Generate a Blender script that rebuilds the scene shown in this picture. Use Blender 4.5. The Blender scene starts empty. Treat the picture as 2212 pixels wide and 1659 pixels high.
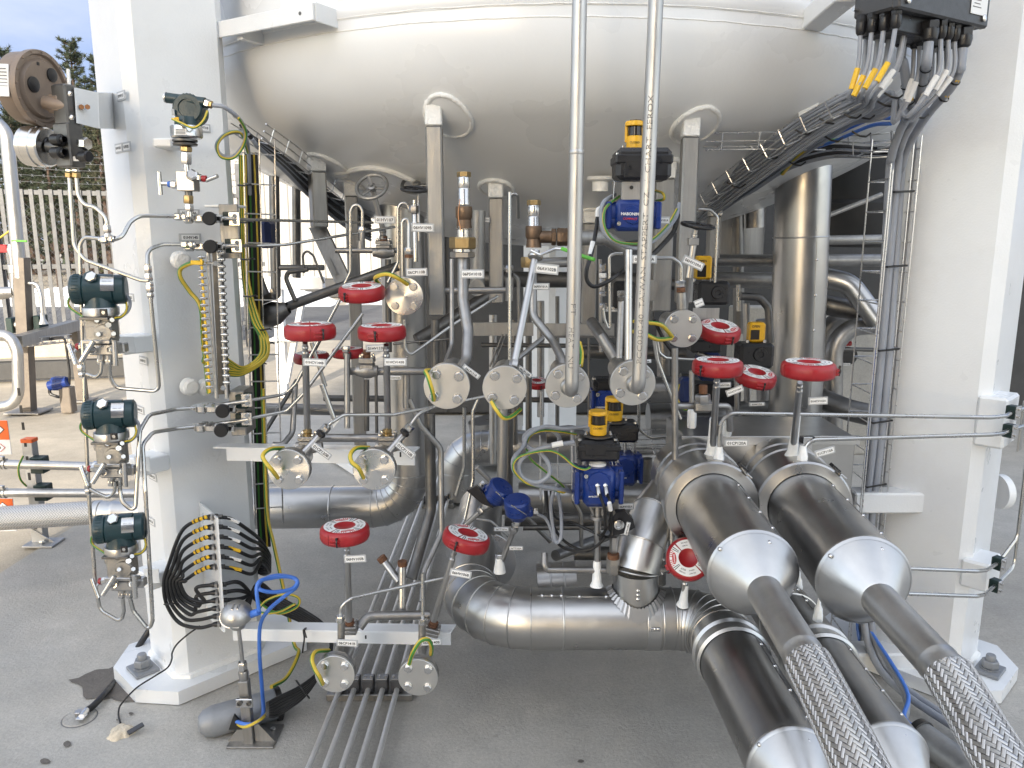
import bpy, math, random
from mathutils import Vector as V, Matrix as MX, Quaternion
random.seed(11)
R = math.radians
S = bpy.context.scene
COL = S.collection
# ---------------------------------------------------------------- camera model
F, CX, CY, PT, CZ = 1660., 1106., 829.5, R(10.9), 1.6
cp, sp = math.cos(PT), math.sin(PT)
def p(x, y, Y):
    u, v = (x-CX)/F, (CY-y)/F
    d = Y/(cp+v*sp)
    return V((u*d, Y, CZ+d*(v*cp-sp)))
def pz(x, y, z=0.):
    u, v = (x-CX)/F, (CY-y)/F
    d = (z-CZ)/(v*cp-sp)
    return V((u*d, d*(cp+v*sp), z))
def px(n, y, Y):
    return n/F*Y/(cp+(CY-y)/F*sp)
# ---------------------------------------------------------------- materials
MATS = {}
def mk(name, col, met=0., rg=.5, var=.1, vs=6., rv=.08, bump=0., bs=60., coat=0., streak=None, spec=.5, dirt=None, aniso=None, vs2=None):
    m = bpy.data.materials.new(name); m.use_nodes = True
    nt = m.node_tree; N = nt.nodes; L = nt.links
    bs_ = N['Principled BSDF']
    bs_.inputs['Metallic'].default_value = met
    bs_.inputs['Roughness'].default_value = rg
    bs_.inputs['Specular IOR Level'].default_value = spec
    bs_.inputs['Coat Weight'].default_value = coat
    bs_.inputs['Coat Roughness'].default_value = .12
    geo = N.new('ShaderNodeNewGeometry')
    mp = N.new('ShaderNodeMapping'); L.new(geo.outputs['Position'], mp.inputs['Vector'])
    if streak: mp.inputs['Scale'].default_value = streak
    nz = N.new('ShaderNodeTexNoise'); nz.inputs['Scale'].default_value = vs; nz.inputs['Detail'].default_value = 6; nz.inputs['Roughness'].default_value = .65
    L.new(mp.outputs[0], nz.inputs['Vector'])
    rmp = N.new('ShaderNodeMapRange'); rmp.inputs[1].default_value = .3; rmp.inputs[2].default_value = .7
    rmp.inputs[3].default_value = 1-var; rmp.inputs[4].default_value = 1+var
    L.new(nz.outputs[0], rmp.inputs[0])
    mul = N.new('ShaderNodeVectorMath'); mul.operation = 'SCALE'
    mul.inputs[0].default_value = col[:3]; L.new(rmp.outputs[0], mul.inputs['Scale'])
    out = mul.outputs[0]
    if dirt:
        dc, amt, ds = dirt
        nd = N.new('ShaderNodeTexNoise'); nd.inputs['Scale'].default_value = ds; nd.inputs['Detail'].default_value = 8; nd.inputs['Roughness'].default_value = .7
        L.new(mp.outputs[0] if streak else geo.outputs['Position'], nd.inputs['Vector'])
        dr = N.new('ShaderNodeMapRange'); dr.inputs[1].default_value = .52; dr.inputs[2].default_value = .75; dr.inputs[3].default_value = 0; dr.inputs[4].default_value = amt
        L.new(nd.outputs[0], dr.inputs[0])
        mx = N.new('ShaderNodeMix'); mx.data_type = 'RGBA'
        L.new(dr.outputs[0], mx.inputs[0]); L.new(out, mx.inputs[6]); mx.inputs[7].default_value = (*dc, 1)
        out = mx.outputs[2]
    L.new(out, bs_.inputs['Base Color'])
    if rv:
        r2 = N.new('ShaderNodeMapRange'); r2.inputs[1].default_value = .3; r2.inputs[2].default_value = .7
        r2.inputs[3].default_value = max(.02, rg-rv); r2.inputs[4].default_value = min(1, rg+rv)
        nr = N.new('ShaderNodeTexNoise'); nr.inputs['Scale'].default_value = (vs2 or vs*3.1); nr.inputs['Detail'].default_value = 4
        L.new(mp.outputs[0], nr.inputs['Vector']); L.new(nr.outputs[0], r2.inputs[0]); L.new(r2.outputs[0], bs_.inputs['Roughness'])
    if bump:
        nb = N.new('ShaderNodeTexNoise'); nb.inputs['Scale'].default_value = bs; nb.inputs['Detail'].default_value = 3
        L.new(geo.outputs['Position'], nb.inputs['Vector'])
        bp = N.new('ShaderNodeBump'); bp.inputs['Strength'].default_value = 1.; bp.inputs['Distance'].default_value = bump
        L.new(nb.outputs[0], bp.inputs['Height']); L.new(bp.outputs[0], bs_.inputs['Normal'])
    if aniso:
        tg = N.new('ShaderNodeTangent'); tg.direction_type = 'RADIAL'; tg.axis = 'Y'
        L.new(tg.outputs[0], bs_.inputs['Tangent']); bs_.inputs['Anisotropic'].default_value = aniso
    MATS[name] = m
    return m
mk('white_paint', (.74,.755,.765), 0, .34, .035, 2.5, .08, .0006, 160, .25, dirt=((.5,.46,.4), .18, 3.))
mk('tank_paint', (.76,.775,.785), 0, .3, .03, 1.2, .05, .0004, 70, .35, dirt=((.62,.57,.48), .025, 2.4))
mk('weld_paint', (.8,.8,.78), 0, .35, .04, 20, .1, .004, 90, .2)
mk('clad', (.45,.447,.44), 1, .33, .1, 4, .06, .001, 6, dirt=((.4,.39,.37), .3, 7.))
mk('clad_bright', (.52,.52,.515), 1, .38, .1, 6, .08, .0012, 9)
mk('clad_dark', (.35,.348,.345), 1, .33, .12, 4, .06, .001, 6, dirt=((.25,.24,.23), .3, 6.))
mk('bare_pipe', (.5,.495,.48), 1, .42, .1, 8, .06, .0002, 200, dirt=((.36,.34,.31), .4, 9.))
mk('weathered', (.17,.145,.12), .3, .6, .2, 6)
mk('fence_zinc', (.125,.129,.135), .3, .55, .2, 8)
mk('steel', (.43,.425,.42), 1, .32, .13, 8, .05, dirt=((.35,.33,.31), .35, 14.))
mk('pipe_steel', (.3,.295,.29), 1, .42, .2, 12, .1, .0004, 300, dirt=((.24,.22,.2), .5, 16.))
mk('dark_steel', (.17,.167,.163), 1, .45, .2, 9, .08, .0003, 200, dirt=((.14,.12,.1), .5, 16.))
mk('alu', (.47,.465,.455), 1, .42, .12, 10, .1, .0004, 400, streak=(3,3,.4), dirt=((.42,.41,.4), .4, 14.))
mk('tube_steel', (.44,.44,.43), 1, .28, .1, 7, .03)
mk('bright_steel', (.6,.595,.585), 1, .22, .08, 12, .03)
mk('tube_pale', (.72,.71,.69), .85, .55, .1, 8, .05)
mk('flange_steel', (.58,.58,.57), 1, .36, .06, 9, .05)
mk('turned_steel', (.62,.62,.61), 1, .27, .04, 4, .015, aniso=.85)
mk('post_steel', (.34,.335,.325), 1, .5, .13, 6, .1, .0004, 200, streak=(6,6,.5), dirt=((.36,.34,.32), .4, 8.))
mk('cast_steel', (.33,.32,.305), 1, .46, .2, 30, .1, .0012, 260, dirt=((.25,.22,.19), .5, 30.))
mk('galv', (.38,.385,.39), 1, .5, .2, 8, .1, .0004, 120, dirt=((.4,.41,.42), .6, 12.))
mk('wire', (.66,.66,.66), 1, .3, .08, 30, .05)
mk('braid_core', (.1,.1,.1), 1, .5)
mk('brass', (.36,.27,.14), 1, .4, .14, 30, .1)
mk('bronze', (.17,.12,.085), 1, .5, .25, 25, .12, .0008, 200, dirt=((.12,.08,.06), .5, 30.))
mk('rust', (.16,.075,.04), .2, .75, .35, 40, .1, .0006, 200)
mk('frost', (.85,.87,.88), 0, .65, .06, 30, .1, .002, 140)
mk('red', (.3,.011,.016), 0, .38, .08, 20, .08, .0002, 300, dirt=((.25,.03,.03), .4, 18.))
mk('red_dark', (.2,.01,.012), 0, .5)
mk('label_white', (.78,.78,.77), 0, .45, .03, 20, .05)
mk('tag_grey', (.42,.43,.44), 0, .4, .05, 20, .05)
mk('ink', (.012,.012,.012), 0, .5, .02)
mk('ink_grey', (.14,.14,.14), .0, .6, .1)
mk('print_red', (.5,.03,.03), 0, .5, .02)
mk('black_plastic', (.012,.012,.014), 0, .35, .15, 20, .1, .0003, 300)
mk('box_grey', (.045,.046,.05), 0, .42, .08, 20, .08, .0003, 400)
mk('rubber', (.009,.009,.01), 0, .42, .1, 20, .1)
mk('knob', (.008,.008,.009), 0, .7, .1)
mk('blue_paint', (.006,.028,.17), 0, .33, .12, 14, .08, .0006, 140, .2)
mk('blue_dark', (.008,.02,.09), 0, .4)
mk('blue_cable', (.06,.18,.6), 0, .4, .06)
mk('teal', (.008,.032,.04), 0, .36, .12, 18, .08, .0005, 250, .15)
mk('yellow', (.72,.4,.015), 0, .36, .06, 14, .06)
mk('yellow_label', (.75,.46,.02), 0, .45, .06, 30)
mk('lens', (.02,.015,.012), 0, .08, .1)
mk('cable_grey', (.27,.29,.33), 0, .42, .08, 12, .08)
mk('cable_yellow', (.55,.4,.04), 0, .42, .06, 12)
mk('cable_green', (.05,.2,.035), 0, .42, .06, 12)
mk('grip_green', (.1,.4,.04), 0, .4)
mk('clamp_green', (.006,.022,.02), 0, .45)
mk('orange', (.75,.13,.02), 0, .45, .06)
mk('dial_brown', (.24,.185,.145), .2, .42, .1, 10, .08, .0004, 200)
mk('copper', (.4,.2,.1), 1, .35)
mk('zinc_paint', (.24,.25,.265), .3, .5, .1, 20, .08, .0006, 120)
mk('bark', (.06,.04,.03), 0, .9, .3, 8)
mk('needles', (.03,.042,.022), 0, .8, .5, 3)
mk('needles2', (.05,.055,.03), 0, .8, .5, 3)
mk('snow', (.82,.83,.85), 0, .7, .05, 4, .1, .03, 3)
mk('cladding_white', (.3,.293,.275), 0, .5, .05, 2)
mk('cladding_grey', (.22,.225,.23), 0, .55, .08, 2)
mk('dark_concrete', (.06,.06,.06), 0, .85, .15, 5, .05, .003, 20)  # darkened so the added rear wall reads as deep shade
mk('foam', (.6,.52,.4), 0, .9, .3, 40, .05, .006, 60)
mk('dark_drum', (.05,.05,.05), 0, .4, .1)
mk('chain', (.4,.4,.4), 1, .4)
# ---------------------------------------------------------------- builder
TXT = {}
def textmesh(s, bold=.012):
    k = (s, bold)
    if k not in TXT:
        c = bpy.data.curves.new('t', 'FONT'); c.body = s; c.size = 1; c.align_x = 'CENTER'; c.align_y = 'CENTER'; c.offset = bold
        c.resolution_u = 2
        o = bpy.data.objects.new('t', c); COL.objects.link(o)
        dg = bpy.context.evaluated_depsgraph_get()
        me = o.evaluated_get(dg).to_mesh()
        vs = [v.co.copy() for v in me.vertices]; fs = [tuple(q.vertices) for q in me.polygons]
        bpy.data.objects.remove(o); bpy.data.curves.remove(c)
        x0 = min(v.x for v in vs); x1 = max(v.x for v in vs); y0 = min(v.y for v in vs); y1 = max(v.y for v in vs)
        cx, cy = (x0+x1)/2, (y0+y1)/2
        TXT[k] = ([V((v.x-cx, v.y-cy, 0)) for v in vs], fs, x1-x0, y1-y0)
    return TXT[k]
def frame(ax, hint=None):
    ax = V(ax).normalized()
    h = V(hint) if hint is not None else (V((0,0,1)) if abs(ax.z) < .9 else V((1,0,0)))
    e1 = (h-ax*h.dot(ax)).normalized()
    return e1, ax.cross(e1), ax
ORG = {}
def fillet(pts, rb, k=6):
    pts = [V(q) for q in pts]
    if not rb or len(pts) < 3: return pts
    out = [pts[0]]
    for i in range(1, len(pts)-1):
        a, b, c = pts[i-1], pts[i], pts[i+1]
        d1 = (a-b); d2 = (c-b); l1, l2 = d1.length, d2.length
        if l1 < 1e-6 or l2 < 1e-6: continue
        d1.normalize(); d2.normalize()
        ang = math.pi-d1.angle(d2, 0)
        if ang < .06: out.append(b); continue
        t = min(rb*math.tan(ang/2), .48*l1, .48*l2)
        rr = t/math.tan(ang/2)
        bis = (d1+d2).normalized(); cen = b+bis*(rr/math.cos(ang/2))
        s = b+d1*t-cen; e = b+d2*t-cen
        kk = max(2, int(k*ang/1.2)+1)
        for j in range(kk+1):
            out.append(cen+s.normalized().slerp(e.normalized(), j/kk)*rr if rr > 1e-9 else b)
    out.append(pts[-1])
    return out
def spline(pts, k=8):
    P = [V(q) for q in pts]
    if len(P) < 3: return P
    P = [P[0]*2-P[1]]+P+[P[-1]*2-P[-2]]
    out = []
    for i in range(1, len(P)-2):
        a, b, c, d = P[i-1:i+3]
        for j in range(k):
            t = j/k
            out.append(.5*((2*b)+(c-a)*t+(2*a-5*b+4*c-d)*t*t+(3*b-a-3*c+d)*t*t*t))
    out.append(P[-2])
    return out
class B:
    def __init__(s): s.v = []; s.f = []; s.m = []; s.uv = {}; s.names = []; s.cuts = []
    def mi(s, n):
        if n not in s.names: s.names.append(n)
        return s.names.index(n)
    def add(s, vs, fs, mat):
        o = len(s.v); s.cuts.append((o, len(s.f))); i = s.mi(mat) if isinstance(mat, str) else None
        s.v += [V(q) for q in vs]
        for k, f in enumerate(fs):
            s.f.append([o+j for j in f]); s.m.append(i if i is not None else s.mi(mat[k]))
        return s
    def ring(s, c, e1, e2, r, n, ph=0.):
        return [c+e1*(r*math.cos(2*math.pi*j/n+ph))+e2*(r*math.sin(2*math.pi*j/n+ph)) for j in range(n)]
    def lathe(s, o, ax, prof, mat, n=24, hint=None, ph=0.):
        e1, e2, ax = frame(ax, hint); o = V(o); vs = []; fs = []; idx = []
        for r, h in prof:
            if r < 1e-6: idx.append([len(vs)]); vs.append(o+ax*h)
            else:
                idx.append(list(range(len(vs), len(vs)+n))); vs += s.ring(o+ax*h, e1, e2, r, n, ph)
        for a, b in zip(idx, idx[1:]):
            for j in range(n):
                k = (j+1) % n
                if len(a) == 1 and len(b) == 1: continue
                if len(a) == 1: fs.append((a[0], b[k], b[j]))
                elif len(b) == 1: fs.append((a[j], a[k], b[0]))
                else: fs.append((a[j], a[k], b[k], b[j]))
        return s.add(vs, fs, mat)
    def cyl(s, a, b, r, mat, n=16, r2=None, cap=True, hint=None, ph=0.):
        a, b = V(a), V(b); d = b-a; h = d.length
        if h < 1e-7: return s
        r2 = r if r2 is None else r2
        pr = [(r, 0), (r2, h)]
        if cap: pr = [(0, 0)]+pr+[(0, h)]
        return s.lathe(a, d, pr, mat, n, hint, ph)
    def hexa(s, a, b, r, mat, hint=None, ph=0.):
        a, b = V(a), V(b); h = (b-a).length
        return s.lathe(a, b-a, [(0, 0), (r*.9, 0), (r, h*.12), (r, h*.88), (r*.9, h), (0, h)], mat, 6, hint, ph)
    def tube(s, pts, r, mat, n=10, rb=0., cap=True, k=6, uvs=None, rads=None, ph=0.):
        P = fillet(pts, rb, k) if rb else [V(q) for q in pts]
        Q = [P[0]]
        for q in P[1:]:
            if (q-Q[-1]).length > 1e-5: Q.append(q)
        P = Q
        if len(P) < 2: return s
        T = []
        for i in range(len(P)):
            a = P[max(0, i-1)]; b = P[min(len(P)-1, i+1)]; T.append((b-a).normalized())
        e1, e2, _ = frame(T[0]); vs = []; fs = []; ms = []; L = [0.]
        for i in range(len(P)):
            if i:
                L.append(L[-1]+(P[i]-P[i-1]).length)
                q = T[i-1].rotation_difference(T[i]); e1 = q @ e1; e1 = (e1-T[i]*e1.dot(T[i])).normalized(); e2 = T[i].cross(e1)
            vs += s.ring(P[i], e1, e2, rads[i] if rads else r, n, ph)
        f0 = len(s.f)
        for i in range(len(P)-1):
            for j in range(n):
                k2 = (j+1) % n
                fs.append((i*n+j, i*n+k2, (i+1)*n+k2, (i+1)*n+j))
                ms.append(mat if isinstance(mat, str) else mat[(j*len(mat))//n])
                if uvs: s.uv[f0+len(fs)-1] = [(j/n, L[i]), ((j+1)/n, L[i]), ((j+1)/n, L[i+1]), (j/n, L[i+1])]
        if cap:
            fs.append(tuple(range(n-1, -1, -1))); fs.append(tuple((len(P)-1)*n+j for j in range(n)))
            c = mat if isinstance(mat, str) else mat[0]; ms += [c, c]
        return s.add(vs, fs, ms)
    def cable(s, pts, r, mat, n=8, k=7): return s.tube(spline(pts, k), r, mat, n)
    def box(s, c, size, mat, E=None, bev=.002):
        c = V(c); E = E or (V((1,0,0)), V((0,1,0)), V((0,0,1))); hx = [q/2 for q in size]
        bv = min(bev, min(hx)*.45); vs = []; ix = {}
        for a in (-1,1):
            for b in (-1,1):
                for d in (-1,1):
                    for w in range(3):
                        o = [a*hx[0], b*hx[1], d*hx[2]]
                        for t in range(3):
                            if t != w: o[t] -= (a,b,d)[t]*bv
                        ix[(a,b,d,w)] = len(vs); vs.append(c+E[0]*o[0]+E[1]*o[1]+E[2]*o[2])
        fs = []
        for w in range(3):
            u, t = (w+1) % 3, (w+2) % 3
            for sg in (-1,1):
                q = []
                for (a, b) in ((-1,-1),(1,-1),(1,1),(-1,1)):
                    k = [0,0,0]; k[w] = sg; k[u] = a; k[t] = b; q.append(ix[(*k, w)])
                fs.append(q if sg > 0 else q[::-1])
            for a in (-1,1):
                for b in (-1,1):
                    k0 = [0,0,0]; k0[u] = a; k0[t] = b; k1 = list(k0); k0[w] = -1; k1[w] = 1
                    q = [ix[(*k0,u)], ix[(*k1,u)], ix[(*k1,t)], ix[(*k0,t)]]
                    fs.append(q if a*b < 0 else q[::-1])
        for a in (-1,1):
            for b in (-1,1):
                for d in (-1,1):
                    q = [ix[(a,b,d,0)], ix[(a,b,d,1)], ix[(a,b,d,2)]]
                    fs.append(q if a*b*d > 0 else q[::-1])
        return s.add(vs, fs, mat)
    def bar(s, a, b, w, t, mat, hint=None, bev=.0015):
        """box beam from a to b, w across the hint direction, t along it"""
        a, b = V(a), V(b); e1, e2, ax = frame(b-a, hint)
        return s.box((a+b)/2, (t, w, (b-a).length), mat, (e1, e2, ax), bev)
    def prism(s, poly, off, mat):
        n = len(poly); P = [V(q) for q in poly]; off = V(off)
        nr = V((0,0,0))
        for i in range(n): nr += P[i].cross(P[(i+1) % n])
        if nr.dot(off) > 0: P = P[::-1]
        vs = P+[q+off for q in P]
        fs = [tuple(range(n)), tuple(range(2*n-1, n-1, -1))]+[(i, i+n, (i+1) % n+n, (i+1) % n) for i in range(n)]
        return s.add(vs, fs, mat)
    def sph(s, c, r, mat, sc=(1,1,1), n=16, m=8):
        vs = []; fs = []; c = V(c)
        pr = []
        for i in range(m+1):
            a = -math.pi/2+math.pi*i/m; pr.append((max(0, r*math.cos(a)), r*math.sin(a)))
        b = B(); b.lathe((0,0,0), (0,0,1), pr, mat, n)
        return s.add([c+V((q.x*sc[0], q.y*sc[1], q.z*sc[2])) for q in b.v], b.f, mat)
    def text(s, st, o, ex, ey, w, h, mat, lift=.0006, bold=.012):
        vs, fs, tw, th = textmesh(st, bold); ex, ey = V(ex).normalized(), V(ey).normalized(); n = ex.cross(ey)
        k = min(w/tw, h/th)
        o = V(o)+n*lift
        return s.add([o+ex*(q.x*k)+ey*(q.y*k) for q in vs], fs, mat)
    def each(s, name, parent=None, label=None, cat=None, group=None, n=1):
        """one object for every n pieces added"""
        c = s.cuts+[(len(s.v), len(s.f))]; ids = list(range(0, len(s.cuts), n))+[len(s.cuts)]
        for a, e in zip(ids, ids[1:]):
            (v0, f0), (v1, f1) = c[a], c[e]; q = B(); q.v = s.v[v0:v1]; q.f = [[j-v0 for j in f] for f in s.f[f0:f1]]; q.m = s.m[f0:f1]; q.names = s.names
            q.build(name, parent, label, cat, group)
    def build(s, name, parent=None, label=None, cat=None, group=None, kind=None, ang=32):
        if not s.v: return None
        me = bpy.data.meshes.new(name)
        if parent is None:
            xs = [q.x for q in s.v]; ys = [q.y for q in s.v]; zs = [q.z for q in s.v]
            o = V(((min(xs)+max(xs))/2, (min(ys)+max(ys))/2, min(zs)))
        else:
            o = sum(s.v, V((0,0,0)))/len(s.v)
        me.from_pydata([q-o for q in s.v], [], s.f)
        for n in s.names: me.materials.append(MATS[n])
        me.polygons.foreach_set('material_index', s.m)
        me.polygons.foreach_set('use_smooth', [True]*len(s.f))
        if s.uv:
            uv = me.uv_layers.new(name='UVMap')
            for pl in me.polygons:
                q = s.uv.get(pl.index)
                if q:
                    for li, c in zip(pl.loop_indices, q): uv.data[li].uv = c
        me.set_sharp_from_angle(angle=R(ang)); me.update()
        ob = bpy.data.objects.new(name, me); COL.objects.link(ob)
        ORG[ob.name] = o
        if parent is not None:
            ob.parent = parent; ob.location = o-ORG[parent.name]
        else: ob.location = o
        return tag(ob, label, cat, group, kind)
def tag(o, label=None, cat=None, group=None, kind=None):
    for k, v in (('label', label), ('category', cat), ('group', group), ('kind', kind)):
        if v: o[k] = v
    return o
def thing(name, loc, label, cat, group=None):
    o = bpy.data.objects.new(name, None); COL.objects.link(o); o.location = V(loc); o.empty_display_size = .05
    ORG[o.name] = V(loc)
    return tag(o, label, cat, group)
NY = V((0,-1,0)); UZ = V((0,0,1)); UX = V((1,0,0))
YG = ('cable_yellow','cable_yellow','cable_green','cable_green','cable_yellow','cable_yellow','cable_green','cable_green')
def PP(*q): return [p(*t) for t in q]
def tagplate(b, s, x, y, Y, w, h, rot=0., back=True):
    """engraved tag plate: grey frame, white insert, black characters (px size, degrees)"""
    c = p(x, y, Y); k = px(1, y, Y); a = R(rot)
    ex = V((math.cos(a), 0, math.sin(a))); ey = V((-math.sin(a), 0, math.cos(a))); ez = ex.cross(ey)
    W, H = w*k, h*k
    b.box(c, (W, H, .003), 'tag_grey', (ex, ey, ez), .0012)
    b.box(c+ez*.0017, (W*.86, H*.7, .0012), 'label_white', (ex, ey, ez), .0004)
    b.text(s, c+ez*.0024, ex, ey, W*.78, H*.46, 'ink', .0004, .018)
    return b
EXPO = 1.75
# ---------------------------------------------------------------- ground
def concrete(name, base, warm, spots=True):
    m = bpy.data.materials.new(name); m.use_nodes = True
    nt = m.node_tree; N = nt.nodes; L = nt.links; bs = N['Principled BSDF']
    geo = N.new('ShaderNodeNewGeometry')
    def noise(sc, det, ro, lo, hi, a, b):
        n = N.new('ShaderNodeTexNoise'); n.inputs['Scale'].default_value = sc; n.inputs['Detail'].default_value = det; n.inputs['Roughness'].default_value = ro
        L.new(geo.outputs['Position'], n.inputs['Vector'])
        r = N.new('ShaderNodeMapRange'); r.inputs[1].default_value = lo; r.inputs[2].default_value = hi; r.inputs[3].default_value = a; r.inputs[4].default_value = b
        L.new(n.outputs[0], r.inputs[0]); return r.outputs[0]
    def mul(a, b):
        n = N.new('ShaderNodeMath'); n.operation = 'MULTIPLY'; L.new(a, n.inputs[0]); L.new(b, n.inputs[1]); return n.outputs[0]
    v = mul(noise(1.1, 6, .6, .3, .7, .84, 1.16), noise(7, 8, .7, .3, .7, .9, 1.1))
    v = mul(v, noise(90, 4, .7, .35, .7, .88, 1.1))
    v = mul(v, noise(260, 2, .5, .66, .74, 1., .55))
    v = mul(v, noise(14, 5, .6, .66, .72, 1., .8))
    v = mul(v, noise(3.3, 9, .75, .56, .66, 1., 1.13))
    cm = N.new('ShaderNodeMix'); cm.data_type = 'RGBA'; L.new(noise(.8, 5, .6, .4, .62, 0, 1), cm.inputs[0])
    cm.inputs[6].default_value = (*base, 1); cm.inputs[7].default_value = (*warm, 1)
    sc = N.new('ShaderNodeVectorMath'); sc.operation = 'SCALE'; L.new(cm.outputs[2], sc.inputs[0]); L.new(v, sc.inputs['Scale'])
    L.new(sc.outputs[0], bs.inputs['Base Color'])
    L.new(noise(5, 6, .7, .3, .7, .68, .92), bs.inputs['Roughness'])
    bp = N.new('ShaderNodeBump'); bp.inputs['Distance'].default_value = .004
    L.new(mul(noise(70, 6, .75, .2, .8, .3, 1), noise(9, 4, .6, .3, .7, .8, 1.)), bp.inputs['Height']); L.new(bp.outputs[0], bs.inputs['Normal'])
    MATS[name] = m
concrete('slab_concrete', (.40,.385,.355), (.45,.42,.37))
concrete('yard_gravel', (.40,.35,.275), (.47,.41,.32))
concrete('wet_concrete', (.12,.108,.095), (.14,.125,.11))
concrete('asphalt', (.1,.1,.105), (.13,.13,.13))
def sheet(name, pts, z, mat, **k):
    b = B(); b.add([(x, y, z) for x, y in pts], [range(len(pts))], mat); return b.build(name, kind='structure', **k)
sheet('ground', [(-300,-300),(300,-300),(300,300),(-300,300)], -.012, 'yard_gravel')
b = B(); b.prism([(-2.62,-3,-.2),(8.1,-3,-.2),(8.1,6.8,-.2),(-2.4,6.8,-.2)], (0,0,.2), 'slab_concrete'); b.build('concrete_slab', kind='structure')
sheet('road', [(-30,12),(30,12),(30,18.2),(-30,18.2)], -.008, 'asphalt')
# wet stain by the left foot
st = [(148,1468),(170,1464),(186,1455),(208,1446),(235,1444),(262,1432),(300,1428),(330,1440),(330,1512),(268,1516),(247,1511),(240,1506),(226,1512),(205,1508),(186,1510),(180,1504),(178,1484),(168,1477),(155,1474)]
b = B()
b.add([pz(x, y, .004) for x, y in st], [range(len(st))], 'wet_concrete')
for (cx_, cy_, rx, ry, n) in ((97,1644,13,6,11),(145,1607,9,7,9),(1255,1644,8,4,9),(283,1541,6,3,8),(253,1555,2,2,6),(500,1582,3,2,6)):
    q = [pz(cx_+rx*math.cos(2*math.pi*i/n)*random.uniform(.8,1.1), cy_+ry*math.sin(2*math.pi*i/n)*random.uniform(.8,1.1), .004) for i in range(n)]
    b.add(q, [range(n)], 'wet_concrete')
b.build('wet_stain', kind='structure')
# snow lying beyond the yard
b = B()
for (x0, x1, y, h, dp) in ((-14,-4.2,18.6,.75,1.6),(-4,1.5,19,.5,1.2),(2,9,18.4,.4,1.2)):
    n = 40; m = 7; vs = []; fs = []
    for i in range(n+1):
        for j in range(m+1):
            t = j/m
            hh = h*math.sin(math.pi*t)*(.55+.45*math.sin(i*.9+j)*math.cos(i*.37+1.3*j))*(min(1, i/4, (n-i)/4))
            vs.append((x0+(x1-x0)*i/n, y-dp/2+dp*t, -.006+max(0, hh)))
    for i in range(n):
        for j in range(m): fs.append((i*(m+1)+j, (i+1)*(m+1)+j, (i+1)*(m+1)+j+1, i*(m+1)+j+1))
    b.add(vs, fs, 'snow')
b.build('snow_bank', kind='structure', ang=80)
# ---------------------------------------------------------------- buildings
def corrugated(b, a, c, z0, z1, mat, pitch=.3, dp=.04):
    a, c = V(a), V(c); d = (c-a); L_ = d.length; d.normalize(); nrm = V((d.y, -d.x, 0)); n = int(L_/pitch); vs = []; fs = []
    pr = [(0,0),(.55,0),(.65,1),(.9,1)]
    for i in range(n):
        for (t, q) in pr:
            w_ = a+d*((i+t)*pitch)+nrm*(q*dp); vs += [(w_.x, w_.y, z0), (w_.x, w_.y, z1)]
    for i in range(len(vs)//2-1): fs.append((2*i, 2*i+2, 2*i+3, 2*i+1))
    b.add(vs, fs, mat)
t = thing('building', (-4.7,21,0), 'long white corrugated metal building beyond the snow, seen under the tank', 'building')
b = B(); corrugated(b, (-8.2,20.5,0), (-1.2,20.5,0), .5, 6.2, 'cladding_white'); b.box((-4.7,22.6,3.1), (6.9,4,6.2), 'cladding_white', bev=.02); b.build('wall', t)
b = B(); b.box((-4.7,22.5,.24), (7.2,4.2,.48), 'dark_concrete', bev=.02); b.build('plinth', t)
b = B(); b.box((-4.7,22.5,6.3), (7.6,4.8,.18), 'cladding_grey', bev=.02); b.build('roof', t)
t = thing('building', (1.2,-28,0), 'plain grey building standing behind the viewer, shading the tank', 'building')
b = B(); corrugated(b, (13,-26,0), (-6.5,-26,0), 0, 23, 'cladding_grey', .6); b.box((3.25,-28.6,11.5), (19.5,5,23), 'cladding_grey', bev=.02); b.build('wall', t)
b = B(); b.box((3.25,-28.5,23.1), (19.9,5.6,.2), 'cladding_grey', bev=.02); b.build('roof', t)
t = thing('wall', (3.2,7.,0), 'added dark wall behind the pipes under the tank, coloured as deep shade', 'wall')  # added backing: blocks low sky light, dark colour stands in for shaded gaps
b = B(); b.box((3.7,7.,1.35), (9.2,.3,2.7), 'dark_concrete', bev=.02); b.build('panel', t)
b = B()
for i in range(5): b.box((-.6+i*2.1,6.84,1.35), (.03,.02,2.66), 'dark_concrete', bev=.005)
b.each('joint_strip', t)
# ---------------------------------------------------------------- tank
XC, YC, RT, ZS = .2, 4.12, 1.72, 2.24
LEGS = ((-1.175,2.705,1),(1.565,2.70,-1),(.30,5.98,0))
t = tank = thing('storage_tank', (XC,YC,0), 'large white vertical storage tank with domed bottom standing on chamfered legs', 'tank')
b = B()
prof = []
rk, Rc, hh = .18*RT, 1.8*RT, None
# torispherical head: crown radius Rc, knuckle rk
ck = RT-rk; al = math.asin(ck/(Rc-rk)); depth = Rc-(Rc-rk)*math.cos(al)
for i in range(25):
    a = al*i/24; prof.append((Rc*math.sin(a), -depth+Rc-Rc*math.cos(a)))
for i in range(1, 17):
    a = al+(math.pi/2-al)*i/16; prof.append((ck+rk*math.sin(a), -depth+Rc-(Rc-rk)*math.cos(al)-rk*math.cos(a)))
prof[0] = (0, -depth)
zb = ZS-depth
b.lathe((XC,YC,ZS), UZ, prof+[(RT,.02)], 'tank_paint', 160); b.build('domed_end', t, ang=60)
b = B(); b.lathe((XC,YC,ZS), UZ, [(RT+.002,.02),(RT+.002,11.),(0,11.6)], 'tank_paint', 160); b.build('shell', t)
def headz(x, y):
    r = math.hypot(x-XC, y-YC)
    for (r0, z0), (r1, z1) in zip(prof, prof[1:]):
        if r0 <= r <= r1: return ZS+z0+(z1-z0)*(r-r0)/max(1e-6, r1-r0)
    return ZS
b = B()
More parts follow.
